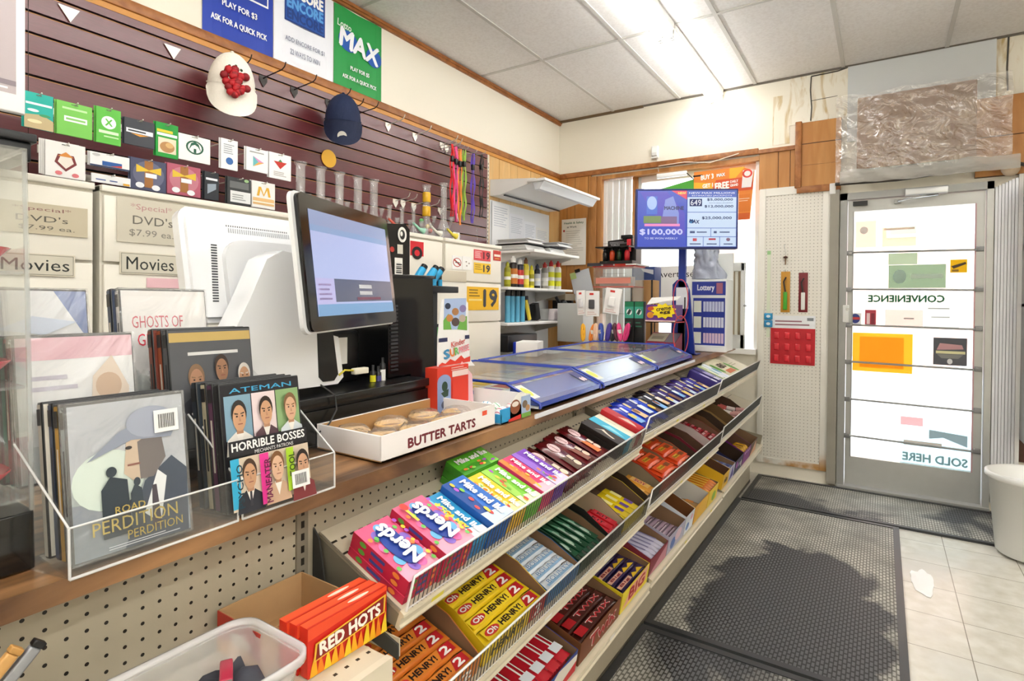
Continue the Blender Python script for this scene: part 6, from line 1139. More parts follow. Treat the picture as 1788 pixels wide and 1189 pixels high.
mw = tray(B2, 0.81, 0.22, .28, .09, .12, '#5a3a2a', 'brown carton at the far end of the lowest shelf', frontart=[('p', [(0, 0), (1, 0), (.8, .9)], '#e0b08a')])
# ---- near-left: small flat shelf with cinnamon boxes, empty carton, plastic tub, tools
fs = T('flat_shelf', 'narrow flat perforated beige shelf under the red candy boxes', 'shelf', (-.92, .42, .60)); b = MB(); b.box(-.13, .14, -.9, .36, -.012, 0, BM); b.build('deck', fs)
b = MB(); b.box(.14, .155, -.9, .36, -.045, .004, M('#ddd3bd', .35)); b.build('price_lip', fs)
b = MB()
for k in range(20): b.box(.10, .106, .345-.0254*k, .352-.0254*k, .0, .0006, '#2a241c')
b.build('slot_row', fs)
# ================================================================ NEAR LEFT, UNDER THE COUNTER
fz = .60+.0; FS = .69
fs.location.z = FS; fs.location.x = -.90; fs.location.y = .38
for k in range(3):
    mw = Matrix.Translation((-.835-.024*k, .615-.004*k, FS+.001)); t = T('candy_box', ('red cinnamon candy box standing upright, nearest the aisle', 'red cinnamon candy box standing in the middle of three', 'red cinnamon candy box standing against the open carton')[k], 'candy box', mw=mw)
    b = MB(); b.box(-.011, .011, 0, .185, 0, .088, M('#e2301c', .35), .0015); b.build('carton', t)
    b = MB(); rr = random.Random(k); fl = [('p', [(x, 0), (x+.09, 0), (x+.05+rr.uniform(-.02, .02), rr.uniform(.3, .55)), (x+.02, .2)], ('#f6b21c', '#f58a1a', '#f9cf2a')[i % 3]) for i, x in enumerate([.02+.08*j for j in range(12)])]
    b.art((.0112, 0, 0), (0, .185, 0), (0, 0, .088), [('r', 0, 0, 1, 1, '#d9281a'), ('p', [(0, .75), (1, .9), (1, 1), (0, 1)], '#f0502a')]+fl+[('p', [(.05, .3), (.95, .45), (.97, .85), (.07, .66)], '#f3c23a'), ('p', [(.07, .33), (.93, .48), (.94, .81), (.09, .63)], '#8a1a14'), ('t', 'RED HOTS', .5, .56, .78, .28, '#faf4ea', 3.5, .08)])
    b.art((.011, 0, .088), (0, .185, 0), (-.022, 0, 0), [('r', 0, 0, 1, 1, '#f0582e'), ('r', 0, .0, 1, .15, '#d9301c'), ('e', .66, .5, .14, .2, '#f7dccb')]); b.build('print', t)
# open carton behind
t = T('display_carton', 'large empty brown carton with a red printed side behind the cinnamon boxes', 'carton', (-.965, .665, FS+.002)); oc = M('#c0392a', .5); ic = M('#c09a6c', .8, var=.1); w, l, hh = .068, .09, .075
b = MB(); b.box(-w, w, -l, l, 0, .003, ic)
for a in (-1, 1):
    b.box(-w, w, a*l-.0015, a*l+.0015, 0, hh, ic); b.box(a*w-.0015, a*w+.0015, -l, l, 0, hh, ic)
b.box(-w, w, -l-.003, -l-.0015, 0, hh, oc); b.build('carton_body', t)
b = MB(); b.art((-w, -l-.003, 0), (2*w, 0, 0), (0, 0, hh), [('p', [(0, 0), (1, 0), (1, .3), (.5, .5), (0, .3)], '#e8a02a'), ('e', .55, .55, .25, .16, '#e9d8c8')]); b.build('side_print', t)
# clear tub
t = T('plastic_tub', 'clear rounded plastic tub with a thick rim, full of dark odds and ends', 'tub', (-.855, .405, FS+.002)); PL = clear('tub_plastic', (.93, .94, .95), 1.5, .30, (.95, .95, .96), .15)
b = MB(); loft(b, [rr2(.075, .15, .03, 0), rr2(.09, .17, .035, .08)], PL); b.build('tub_body', t)
b = MB(); loft(b, [rr2(.09, .17, .035, .078), rr2(.098, .178, .04, .08), rr2(.098, .178, .04, .092), rr2(.092, .172, .036, .093), rr2(.09, .17, .035, .084)], clear('tub_rim', (.9, .91, .92), 1.6, .5, (.96, .96, .97), .2), False); b.build('rim', t)
b = MB(); V = []; F = []; n = 14
for j in range(n+1):
    for i in range(n+1): x, y = -.075+.15*i/n, -.15+.3*j/n; V.append((x, y, .03+.03*noise.noise(Vector((x*28, y*28, 2)))))
for j in range(n):
    for i in range(n): k = j*(n+1)+i; F.append((k, k+1, k+n+2, k+n+1))
b.add(V, F, M('#3a3c46', .6), True); o = b.build('dark_contents', t); o['kind'] = 'stuff'
for k, (x, y, c, nm) in enumerate(((.03, .02, '#ff5a2a', 'orange'), (-.03, .1, '#b03048', 'crimson'), (-.02, .04, '#a33a52', 'dark pink'))):
    v = T('lighter', nm+' lighter lying in the clear tub', 'lighter', (-.855+x, .405+y, FS+.052)); v.rotation_euler = (R(90), 0, R(20+40*k)); b = MB(); b.box(-.01, .01, -.006, .006, -.03, .03, M(c, .25), .004); b.build('body', v); b = MB(); b.box(-.009, .009, -.005, .005, .03, .042, CHROME); b.build('cap', v)
# chisels / knives at far left bottom
for k, (px, py, c, nm) in enumerate(((22, 1142, '#c99a5a', 'tan wooden'), (62, 1130, '#9a9da3', 'steel and black'))):
    p = at(px, py, X=-.86); v = T('box_cutter', nm+' handled tool leaning at the lower left corner', 'tool', (-.86, p.y-.062, p.z-.078)); v.rotation_euler = (R(-42), 0, R(-4)); v.scale = (.62, .62, .62); v.location.y += .02; v.location.z += .034
    b = MB(); b.box(-.008, .008, -.011, .011, 0, .10, M(c, .35, .5 if k else 0), .004); b.build('handle', v); b = MB(); b.box(-.009, .009, -.012, .012, .10, .112, BLK if k else M('#b98a4a'), .003); b.build('end_cap', v)
b = MB(); b.box(-.97, -.80, .02, .21, FS+.01, .80, M('#3c3d40', .5)); b.build('tool_box', label='dark grey tool box cut off at the lower left corner', cat='box', world=True)
# ================================================================ FAR END OF THE COUNTER
def bxy(name, px0, px1, pt, pb, Y, dep, m, lab, cat, items=None, r=.003, z0=None, par=None):
    """box with its front on the plane y=Y, limits given by its image, standing at its own base"""
    a = at(px0, pb, Y=Y); c = at(px1, pt, Y=Y); zb = z0 if z0 is not None else a.z; w = c.x-a.x; hh = at((px0+px1)/2, pt, Y=Y).z-zb
    b = MB(); b.box(-w/2, w/2, 0, dep, 0, hh, m, r)
    if items: b.art((-w/2, 0, 0), (w, 0, 0), (0, 0, hh), items)
    L_ = Vector(((a.x+c.x)/2, Y, zb))
    if par is not None: return b.build(name, par, loc=L_-par.location)
    return b.build(name, loc=L_, label=lab, cat=cat)
cf = lambda y: cz(y)+.004
# television on blue post
tvc = at(1199, 382, Y=3.5); tw, thh = .625, .372
ex = Vector((math.cos(YAW-.06), math.sin(YAW-.06), 0)); ez = Vector((0, 0, 1)); en = ex.cross(ez)
t = T('display_screen', 'wide lottery jackpot screen on a blue post', 'screen', mw=frame(tvc-ez*thh/2, ex, -en, ez))
b = MB(); b.box(-tw/2, tw/2, .0, .045, 0, thh, M('#16286e', .3), .005); b.build('housing', t)
E_ = lambda c, e=0: glow(c)
bluebg = E_('#2747c0'); wq = E_('#e6ecfa', .4); navy = '#1d2a66'; lb = E_('#c9dcf4', .33)
its = [('r', 0, 0, .5, 1, bluebg), ('p', [(.02, .98), (.3, .98), (.48, .6), (.48, .2), (.2, .5)], E_('#4a3fc0')), ('p', [(.34, 1), (.5, 1), (.5, .84)], E_('#e0325a')), ('t', 'NEW!', .45, .955, .08, .04, E_('#f6e04a'), 0, .04),
  ('r', .09, .58, .2, .9, E_('#3a6ad0')), ('e', .145, .78, .05, .12, E_('#a9c3f2')), ('p', [(.24, .4), (.28, .84), (.36, .9), (.42, .6), (.42, .36)], E_('#7f8fd8')), ('t', 'MACHINE', .37, .69, .2, .07, E_('#0f1c5a', .2), 0, .05), ('r', .06, .42, .24, .55, E_('#6f8a4a')), ('r', .24, .4, .4, .54, E_('#7a5a8a')), ('r', .07, .365, .43, .41, E_('#f08ac0')),
  ('t', '$100,000', .24, .26, .44, .12, E_('#c9ccf6'), 0, .08), ('t', 'TO BE WON WEEKLY', .24, .15, .34, .035, E_('#dfe3fa'), 0, .0),
  ('r', .5, 0, 1, 1, E_('#2f56b8')), ('t', 'NEW MAX MILLIONS', .75, .955, .46, .03, wq, 0, .02), ('t', 'ESTIMATED JACKPOTS', .75, .905, .4, .028, wq, 0, .0), ('r', .505, .62, .995, .88, lb), ('r', .505, .34, .995, .61, lb), ('r', .505, .185, .74, .33, lb), ('r', .745, .185, .995, .33, lb), ('r', .505, .01, .665, .175, lb), ('r', .67, .01, .83, .175, lb), ('r', .835, .01, .995, .175, lb),
  ('r', .525, .72, .65, .85, navy), ('t', '649', .588, .785, .105, .1, wq, 0, .0), ('t', '$5,000,000', .83, .835, .26, .05, navy, 0, .03), ('t', '$12,000,000', .82, .715, .29, .05, navy, 0, .03), ('t', 'GOLD BALL JACKPOT', .84, .775, .24, .018, navy, 0, 0), ('t', '$25,000,000', .8, .51, .3, .055, navy, 0, .03), ('e', .545, .45, .025, .035, '#3a8ad0'), ('t', 'MAX', .575, .45, .1, .07, navy, -6, .04), ('r', .53, .24, .58, .28, '#4a5a8a'), ('r', .6, .25, .7, .27, '#4a5a8a'), ('r', .77, .24, .8, .28, '#4a5a8a'), ('r', .83, .25, .93, .27, '#4a5a8a'), ('r', .56, .1, .6, .15, '#c84a5a'), ('r', .72, .12, .79, .15, '#c8324a'), ('e', .915, .13, .02, .03, '#8a6a8a'), ('r', .53, .04, .64, .06, '#5a6a9a'), ('r', .7, .04, .8, .06, '#5a6a9a'), ('r', .87, .04, .96, .06, '#5a6a9a')]
b = MB(); b.art((-tw/2+.012, 0, .012), (tw-.024, 0, 0), (0, 0, thh-.024), its); b.build('picture', t)
pp = Vector((at(1189, 600, Y=3.70).x, 3.70, cf(3.70)))
t = T('display_post', 'blue metal post and base panel carrying the jackpot screen', 'stand', pp); b = MB(); Hh = tvc.z-thh/2-pp.z; b.box(-.022, .022, -.14, .0, Hh+.06, Hh+.1, M('#1c3a9e', .3)); b.box(-.022, .022, -.0, .03, .0, Hh+.1, M('#1c3a9e', .3)); b.build('post', t)
b = MB(); b.prism([(-.07, .0, 0), (.09, .0, 0), (.05, .0, .42), (.03, 0, .47), (-.03, 0, .49), (-.06, 0, .46)], (0, .02, 0), M('#17308c', .3)); b.build('base_panel', t); b = MB(); b.box(-.1, .1, -.0, .1, 0, .008, M('#17308c', .3)); b.build('foot', t); b = MB(); b.box(-.035, .045, -.003, -.001, .3, .44, '#e6e9f2'); b.build('notice', t)
# white lottery playstand
Y_ = 4.02; t = T('lottery_playstand', 'white lottery stand with blue panels marked Lottery', 'stand', (at(1236, 615, Y=Y_).x, Y_, cf(Y_))); L0 = t.location
def onY(px, py, Y): return at(px, py, Y=Y)
a = onY(1203, 612, Y_); c = onY(1266, 438, Y_); w = c.x-a.x; hh = c.z-L0.z
b = MB(); b.box(-w/2, w/2, 0, .2, 0, hh*.72, M('#e9eceb', .4), .003); b.build('cabinet', t); b = MB(); b.box(-w/2-.03, w/2, .2, .22, 0, hh, M('#e6e9e6', .4), .003); b.build('back_board', t); PSZ = L0.z+hh*.72; PSX = L0.x
b = MB(); b.art((-w/2, -.001, 0), (w, 0, 0), (0, 0, hh*.72), [('r', .02, .78, .98, .97, '#2f3f9e'), ('t', 'Lottery', .42, .875, .5, .11, '#e6e8f4', 0, .03), ('r', .72, .8, .9, .95, '#a8667a'), ('r', .06, .08, .97, .74, '#26389a')]+[('r', .08, z, .3, z+.16, '#e9ecdf') for z in (.1, .32, .54)]+[('r', .36+.085*i, z+.01, .43+.085*i, z+.15, ('#d9c0d8', '#dfe3f4', '#c9d0ee')[j]) for j, z in enumerate((.1, .32, .54)) for i in range(7)]); b.build('panel_print', t)
b = MB(); b.box(-w/2-.01, w/2+.01, -.05, 0, 0, .03, M('#f0f2f2')); b.build('ledge', t)
# booth with window frame
Y_ = 4.3; t = T('ballot_booth', 'white booth with a metal framed opening at the far end of the counter', 'booth', (onY(1280, 600, Y_).x, Y_, cf(Y_))); L0 = t.location; a = onY(1262, 600, Y_); c = onY(1302, 458, Y_); w = c.x-a.x; hh = c.z-L0.z; fmM = M('#d5d6d4', .4)
b = MB(); b.box(-w/2, w/2, 0, .03, 0, hh*.16, fmM); b.box(-w/2, w/2, 0, .03, hh*.9, hh, fmM, .006); b.box(-w/2, -w/2+.05, 0, .03, 0, hh, fmM); b.box(w/2-.03, w/2, 0, .03, 0, hh, fmM, .004); b.build('front_frame', t)
b = MB(); b.box(-w/2+.05, w/2-.03, .03, .033, hh*.16, hh*.9, M('#b9a88c', .5)); b.box(-w/2+.08, -w/2+.10, .02, .03, hh*.16, hh*.9, '#e9e6da'); b.box(-w/2+.12, -w/2+.13, .02, .03, hh*.16, hh*.9, '#8d8a80'); b.build('inner_panel', t)
b = MB(); b.cyl((w/2, -.02, hh*.5), (w/2+.02, -.03, hh*.5), .008, CHROME); b.build('latch', t)
# silver bag pile
t = T('plastic_bag', 'crumpled blue grey plastic bags hanging on top of the lottery stand', 'bag', (PSX-.02, 4.10, PSZ+.006)); b = MB(); V = []; F = []; n = 44; m_ = 22
for j in range(m_+1):
    for i in range(n): a = 2*math.pi*i/n; e = j/m_; r_ = (.11-.06*e)*(1+.35*noise.noise(Vector((math.cos(a)*2, math.sin(a)*2, e*3)))+.45*noise.noise(Vector((math.cos(a)*6, math.sin(a)*6, e*5)))*(.3+e)); V.append((r_*math.cos(a)-.03*e, .5*r_*math.sin(a), .24*e+.03*noise.noise(Vector((a*3, e*4, 0)))*e))
for j in range(m_):
    for i in range(n): F.append((j*n+i, j*n+(i+1) % n, (j+1)*n+(i+1) % n, (j+1)*n+i))
b.add(V, F, M('#b4bccf', .22, coat=.4, bump=.6, bscale=25), True); b.build('bag_body', t); b = MB(); b.tube([(-.06, 0, .24), (-.03, 0, .32), (0, 0, .25)], .006, M('#a9aaae'), 6); b.build('bag_handle', t)
# charger display tower
Y_ = 3.62; bc = onY(1072, 608, Y_); t = T('accessory_tower', 'clear display tower with red rim and a yellow base', 'display stand', (bc.x, Y_+.1, cf(Y_))); L0 = t.location; xa = onY(1036, 500, Y_).x-L0.x; xb = onY(1106, 500, Y_).x-L0.x
zt1 = onY(1070, 466, Y_).z-L0.z; zt0 = onY(1070, 500, Y_).z-L0.z
b = MB()
for s in ((xa, xa+.004, -.1, .1), (xb-.004, xb, -.1, .1), (xa, xb, -.1, -.096), (xa, xb, .096, .1)): b.box(s[0], s[1], s[2], s[3], .05, zt1, CLEAR)
b.build('clear_case', t); b = MB(); b.box(xa-.006, xb+.006, -.106, .106, zt1, zt1+.008, M('#d9382c', .3)); b.box(xa+.02, xb-.02, -.104, -.1, zt0+.02, zt0+.06, M('#d98a7a', .3)); b.box(xa, xb, -.104, .1, zt0-.006, zt0, M('#d9584a', .3)); b.build('red_rim', t)
b = MB(); b.box(xa-.03, xb+.02, -.2, .1, 0, .045, M('#f0d022', .4)); b.art((xa-.03, -.2, 0), (xb-xa+.05, 0, 0), (0, 0, .045), [('e', .25, .5, .08, .4, '#5a2040'), ('l', .4, .2, .9, .8, 2, '#7a6a1a')]); b.build('yellow_base', t)
b = MB(); b.art((xa-.01, -.11, zt1+.01), (xb-xa+.05, 0, 0), (0, 0, .02), []); b.box(xa-.03, xb+.03, -.14, .12, zt1+.008, zt1+.016, WHT); b.art((xa-.03, -.14, zt1+.006), (xb-xa+.06, 0, 0), (0, 0, .022), [('r', .0, 0, .3, 1, '#3a3a44'), ('r', .34, 0, .55, 1, '#8a3040'), ('r', .58, 0, .8, 1, '#d8382c')]); b.build('printed_top', t)
# boxed gadget inside
b = MB(); b.box(xa+.03, xb-.05, -.06, .06, zt0+.002, zt0+.07, M('#dcdad6', .4)); b.build('white_gadget', label='white boxed gadget inside the clear display tower', cat='box', loc=L0)
for k, (px0, px1, pt, pb, tl, dk) in enumerate(((1008, 1024, 507, 550, 4, None), (1022, 1046, 508, 552, 0, '#4a4a50'), (1052, 1080, 503, 548, -8, '#f6f6f6'))):
    a = onY(px0, pb, Y_-.14-.02*k); c = onY(px1, pt, Y_-.14-.02*k); w = c.x-a.x; hh = onY((px0+px1)/2, pt, Y_-.14-.02*k).z-a.z
    t2 = T('charger_pack', 'white hanging charger pack on the accessory tower, %s from left' % ORD[k], 'charger', ((a.x+c.x)/2, a.y, a.z)); t2.rotation_euler = (0, R(-tl), 0)
    b = MB(); b.box(-w/2, w/2, 0, .012, 0, hh, M('#f5f4f4', .4), .004); b.art((-w/2, 0, 0), (w, 0, 0), (0, 0, hh), [('r', .3, .84, .6, .92, '#d8302c'), ('l', .15, .05, .85, .2, 2, '#d8b9b6')]); b.build('card', t2)
    b = MB(); b.box(-w*.2, w*.2, -.018, 0, hh*.3, hh*.66, M(dk or '#e2e2e6', .3), .006); b.build('blister', t2)
for k, (px, c) in enumerate(((1018, '#f2b21c'), (1030, '#e8842a'), (1040, '#efc9a9'), (1050, '#3a56b0'), (1060, '#4a3a9a'), (1068, '#2c2c30'), (1078, '#5a2a3a'), (1084, '#e84a8a'), (1090, '#d83a7a'))):
    nm = ('yellow', 'orange', 'peach', 'blue', 'violet', 'black', 'dark red', 'pink', 'magenta')[k]; a = onY(px, 598, Y_-.16); t2 = T('cable_pack', nm+' coiled charging cable on the accessory tower', 'cable', a); t2.rotation_euler = (0, R(12*math.sin(k*1.7)), R(30*math.cos(k)))
    b = MB(); p_ = []
    for i in range(49): an = 2*math.pi*i/12; p_.append((.009*math.cos(an), .006*math.sin(an)+.004*(i//12), .068+.055*math.sin(an)))
    b.tube(p_, .009, M(c, .4), 6); b.build('coil', t2); b = MB(); b.box(-.012, .012, -.008, .01, .06, .085, M('#d9d6cf' if k % 2 else c, .4)); b.build('tie', t2)
# torch lighter display on top
zt = L0.z+zt1+.018; t = T('torch_display', 'black torch lighter display box on top of the accessory tower', 'display', (L0.x, Y_+.02, zt)); a = onY(1046, 456, Y_-.06); c = onY(1103, 430, Y_-.06); xa2, xb2 = a.x-L0.x, c.x-L0.x; zz2 = c.z-zt
b = MB(); b.box(xa2, xb2, .0, .1, 0, zz2, M('#151517', .35)); b.box(xa2-.03, xb2-.02, -.08, .1, zz2, zz2+.008, BLK); b.box(xa2, xb2, -.07, 0, 0, .02, BLK); b.prism([(xa2+.02, .02, zz2), (xb2-.02, .02, zz2+.0), (xb2-.03, .02, zz2+.07), (xa2+.02, .02, zz2+.055)], (0, .004, 0), BLK)
b.art((xa2+.025, .0195, zz2+.012), (xb2-xa2-.07, 0, 0), (0, 0, .04), [('l', .05, .5, .9, .9, 2, '#b9b9bd'), ('t', 'TORCH', .3, .3, .4, .3, '#d8d8dc', 0, .02)]); b.build('case', t)
for k, (f_, c, nm) in enumerate(((.12, '#1a1a1c', 'black'), (.34, '#d8502a', 'orange'), (.56, '#1f3a1e', 'dark green'), (.8, '#d82a34', 'red'))):
    v = T('torch_lighter', nm+' torch lighter in the black display box', 'lighter', (L0.x+xa2+(xb2-xa2)*f_, Y_-.02, zt+.021)); b = MB(); b.lathe([(0, 0), (.017, 0), (.019, .05), (.014, .07), (0, .07)], M(c, .25), 14); b.build('body', v); b = MB(); b.lathe([(.012, .07), (.013, .085), (.006, .09), (0, .09)], BLK, 12); b.build('nozzle', v)
v = T('torch_lighter', 'large black torch with a red grip on top of the black display box', 'lighter', (L0.x+xb2-.045, Y_-.0, zt+zz2+.009)); b = MB(); b.box(-.05, .03, -.02, .02, .05, .075, BLK, .005); b.box(-.0, .03, -.018, .018, .0, .05, BLK, .004); b.build('body', v); b = MB(); b.box(-.005, .025, -.024, -.018, -.04, .045, M('#d8303a', .3), .003); b.build('grip', v)
# boxes behind and beside
bxy('storage_box', 1103, 1143, 466, 520, 4.05, .15, M('#27407e', .5), 'dark blue box behind the charger tower', 'box', [('r', .1, .3, .9, .6, '#3a589e'), ('p', [(.4, .95), (.95, .9), (.95, .75), (.5, .85)], '#d8dce6')], z0=None)
bxy('cardboard_box', 1100, 1140, 489, 608, 3.9, .14, M('#b98e5a', .8), 'brown cardboard box with black rounded edges behind the green packs', 'box', [('r', 0, 0, .08, 1, '#2a2623'), ('r', .92, 0, 1, 1, '#2a2623')], z0=cf(3.9))
gz = cf(3.55)
t = T('display_tray', 'black tray with white letters holding green packs', 'tray', (onY(1102, 612, 3.5).x, 3.5, cf(3.5))); a = onY(1080, 612, 3.5); c = onY(1124, 596, 3.5); w = (c.x-a.x)/2
b = MB(); b.box(-w, w, 0, .1, 0, .055, BLK, .003); b.art((-w, 0, 0), (2*w, 0, 0), (0, 0, .055), [('t', 'FLAVOUR CARD', .5, .68, .8, .26, '#e9e9e9', 0, .04), ('t', 'CARTE DE SAVEUR', .5, .3, .86, .26, '#e9e9e9', 0, .04), ('e', .62, .95, .06, .1, '#d8302c')]); b.build('tray_body', t)
for k in range(2):
    a = onY(1090+17*k, 598, 3.53); c = onY(1107+17*k, 526, 3.53); w = c.x-a.x; hh = onY(1100, 526, 3.53).z-(cf(3.5)+.056); b = MB(); b.box(-w/2+.001, w/2-.001, 0, .05, 0, hh, M('#1a1c1c', .35), .002)
    b.art((-w/2, 0, 0), (w, 0, 0), (0, 0, hh), [('r', .02, .62, .98, .88, '#3aa58a'), ('r', .02, .88, .98, .99, '#1c7a52'), ('e', .5, .76, .3, .07, '#f2f4f2'), ('p', [(.25, .72), (.5, .83), (.75, .8), (.5, .69)], '#1f3a34'), ('l', .15, .4, .85, .56, 2, '#2c6a54')]); b.build('card_pack', loc=((a.x+c.x)/2, 3.53, cf(3.5)+.056), label=('left', 'right')[k]+' green and black pack standing in the black lettered tray', cat='box')
# creme egg display on rack, gum display below
Yc = 3.45; rk = T('counter_rack', 'black two-level wire rack right of the green packs', 'rack', (onY(1152, 612, Yc).x, Yc+.06, cf(Yc))); L0 = rk.location; xa = onY(1126, 600, Yc).x-L0.x; xb = onY(1180, 600, Yc).x-L0.x; zsh = onY(1150, 560, Yc).z-L0.z
b = MB(); b.box(xa, xb, -.06, .12, zsh-.012, zsh-.006, M('#c8403a', .4)); b.box(xa, xb, -.06, -.055, zsh-.012, zsh+.003, M('#e9c9c2', .4)); b.build('upper_shelf', rk); b = MB(); b.box(xa, xb, -.06, .12, 0, .006, WHT); b.box(xa-.01, xb, -.065, -.06, 0, .03, M('#f0e9e2', .4)); b.build('lower_shelf', rk)
b = MB(); 
for x in (xa, xb): b.tube([(x, .12, 0), (x, .12, zsh+.15)], .004, BLK, 6)
b.build('rack_post', rk)
t = T('candy_display', 'purple cream egg display box with a yellow burst on the upper rack', 'display', (L0.x, L0.y-.05, L0.z+zsh)); w = (xb-xa)/2-.004
b = MB(); b.box(-w, w, 0, .14, 0, .10, M('#5a2a78', .4)); b.prism([(-w, .02, .1), (w, .02, .13), (w, .10, .15), (-w, .1, .14)], (0, 0, .006), WHT); b.art((-w, 0, 0), (2*w, 0, 0), (0, 0, .1), [('r', 0, 0, 1, 1, '#6a3490'), ('e', .2, .75, .15, .15, '#c8502a'), ('e', .75, .8, .18, .12, '#3a2a8a'), ('e', .15, .35, .12, .2, '#e0902a')]); b.build('carton', t)
b = MB(); st_ = [(.5+(.44 if i % 2 else .33)*math.cos(i*math.pi/11)*1.0, .5+(.5 if i % 2 else .38)*math.sin(i*math.pi/11)) for i in range(22)]
b.prism([(-w+.02+2*w*a, -.006, .0115+.1*c) for a, c in st_], (0, .003, 0), M('#f6dc1c', .4)); b.art((-w+.02, -.0065, .0115), (2*w, 0, 0), (0, 0, .1), [('t', 'creme', .5, .62, .5, .2, '#2a1c10', 8, .05), ('t', 'egg', .55, .4, .36, .2, '#2a1c10', 8, .05)]); b.build('starburst', t)
t = T('gum_display', 'box of blue and red gum packs on the lower rack', 'display', (L0.x, L0.y-.05, L0.z+.007)); hg = zsh*.62
b = MB(); b.prism([(-w, 0, 0), (-w, 0, hg*.6), (-w, .14, hg), (-w, .14, 0)], (2*w, 0, 0), M('#7a1f3a', .4)); b.art((-w, 0, 0), (2*w, 0, 0), (0, 0, hg*.6), [('r', 0, 0, 1, 1, '#a82038')]+[('r', .04+.32*i, .3, .32+.32*i, .95, '#2a4aa8') for i in range(3)]+[('r', .08+.32*i, .1, .2+.32*i, .5, '#e9e6ea') for i in range(3)]); b.build('carton', t)
b = MB(); b.art((-w, 0, hg*.6), (2*w, 0, 0), (0, .14, hg*.4), [('r', .02, .1, .6, .9, '#a9a48c'), ('r', .62, .05, .98, .95, '#6a6a78'), ('r', .1, .3, .5, .6, '#8a8470')]); b.build('pack_tops', t)
b = MB(); c0 = onY(1188, 560, 3.4); pts = [tuple(c0+Vector((.045*math.cos(a), 0, .13+.12*math.sin(a)))) for a in [2*math.pi*i/20 for i in range(20)]]; b.tube(pts, .003, M('#c8404a', .4), 6, closed=True); b.tube([tuple(c0+Vector((.045*math.cos(a), 0.01, -.09+.12*math.sin(a)))) for a in [2*math.pi*i/20 for i in range(20)]], .003, M('#c8404a', .4), 6, closed=True); b.build('coiled_wire', label='red wire hoops in front of the blue screen post', cat='wire', world=True)
# papers and small things on the counter behind the ticket cases
for k, (px, py, w, l, c, lab, h_) in enumerate(((1000, 612, .2, .28, '#e6ead8', 'pale green card reader booklet lying behind the ticket cases', .02), (960, 614, .2, .3, '#eceef2', 'loose white papers behind the ticket cases', .006), (925, 620, .14, .2, '#f0f0f0', 'stack of white slips beside the cabinet', .09))):
    p = onc(px, py, .004); b = MB(); b.T = Matrix.Rotation(R(10*k), 4, 'Z'); b.box(-w/2, w/2, -l/2, l/2, 0, h_, M(c, .6), .002); b.build('paper_stack', loc=p, label=lab, cat='paper')
b = MB(); p = at(895, 585, X=-2.25); b.box(-.12, .08, -.2, .2, 0, .12, M('#1b1c1f', .4), .006); b.build('document_box', loc=(-2.3, p.y+.1, .99), label='black box under the lowest wall shelf', cat='box')
b = MB(); p = at(890, 610, X=-2.2); b.box(-.05, .05, -.03, .15, 0, .09, M('#2440c8', .3), .01); b.build('blue_bin', loc=(-2.12, p.y+.02, .98), label='blue plastic bin beside the cabinet end', cat='bin')
b = MB(); b.box(-.12, .12, -.1, .1, 0, .32, M('#cfd0ce', .5), .004); b.build('grey_box', loc=(at(1000, 570, Y=4.2).x, 4.25, cf(4.2)), label='grey box standing in the corner below the papers', cat='box')
# ================================================================ WINDOW AND END WALL THINGS
t = T('promotional_sign', 'orange BUY 3 GET 1 FREE sign hanging in the front window', 'sign', (onY(1262, 385, YE-.05).x, YE-.05, onY(1262, 386, YE-.05).z)); a = onY(1210, 330, YE-.05); c = onY(1316, 297, YE-.05); w = (c.x-a.x); hh = onY(1262, 295, YE-.05).z-t.location.z
b = MB(); b.prism([(-w/2, 0, hh*.55), (w*.25, 0, hh*.5), (w*.25, 0, 0), (w/2-.03, 0, 0), (w/2, 0, hh*.9), (w*.3, 0, hh), (-w/2, 0, hh)], (0, .004, 0), M('#e8862a', .5)); b.build('board', t)
b = MB(); b.art((-w/2, 0, hh*.5), (w, 0, 0), (0, 0, hh*.5), [('p', [(0, .1), (.35, .1), (.3, .5), (0, .6)], '#f2b42a'), ('p', [(.6, .99), (.85, .99), (.7, .6), (.6, .6)], '#f2b42a'), ('p', [(.3, .1), (.98, .1), (.98, .6), (.38, .6)], '#d8501e'), ('t', 'BUY 3', .23, .76, .22, .2, '#fbf6ee', 3, .06), ('t', 'MAX', .46, .78, .14, .13, '#e8f2fa', 3, .05), ('t', 'GET 1', .24, .42, .18, .16, '#fbf6ee', 3, .05), ('t', 'FREE', .48, .36, .24, .28, '#fbf6ee', 3, .07), ('t', 'DAILY', .68, .48, .13, .1, '#fbf6ee', 3, .03), ('t', 'GRAND', .68, .34, .13, .1, '#fbf6ee', 3, .03), ('p', [(.8, .2), (.95, .2), (.99, .85), (.82, .85)], '#ece6e4'), ('e', .89, .72, .08, .16, '#d8382c'), ('e', .89, .72, .05, .1, '#f2e9e6')])
b.art((w*.25, -.0005, 0), (w*.25-.03, 0, 0), (0, 0, hh*.5), [('r', .0, .3, 1, .95, '#e07a1e'), ('r', 0, 0, 1, .25, '#d8601e'), ('r', .05, .78, .95, .8, '#f4dcc0'), ('r', .05, .7, .8, .72, '#f4dcc0')]); b.build('print', t)
b = MB(); a = onY(1153, 330, YE-.03); c = onY(1210, 318, YE-.03); b.prism([(0, 0, -.1), (c.x-a.x+.1, 0, -.1), (c.x-a.x+.1, 0, .07), (0, 0, .0)], (0, .003, 0), M('#4fa83a', .5)); b.build('green_card', loc=(a.x, YE-.03, a.z), label='green card behind the jackpot screen in the window', cat='sign')
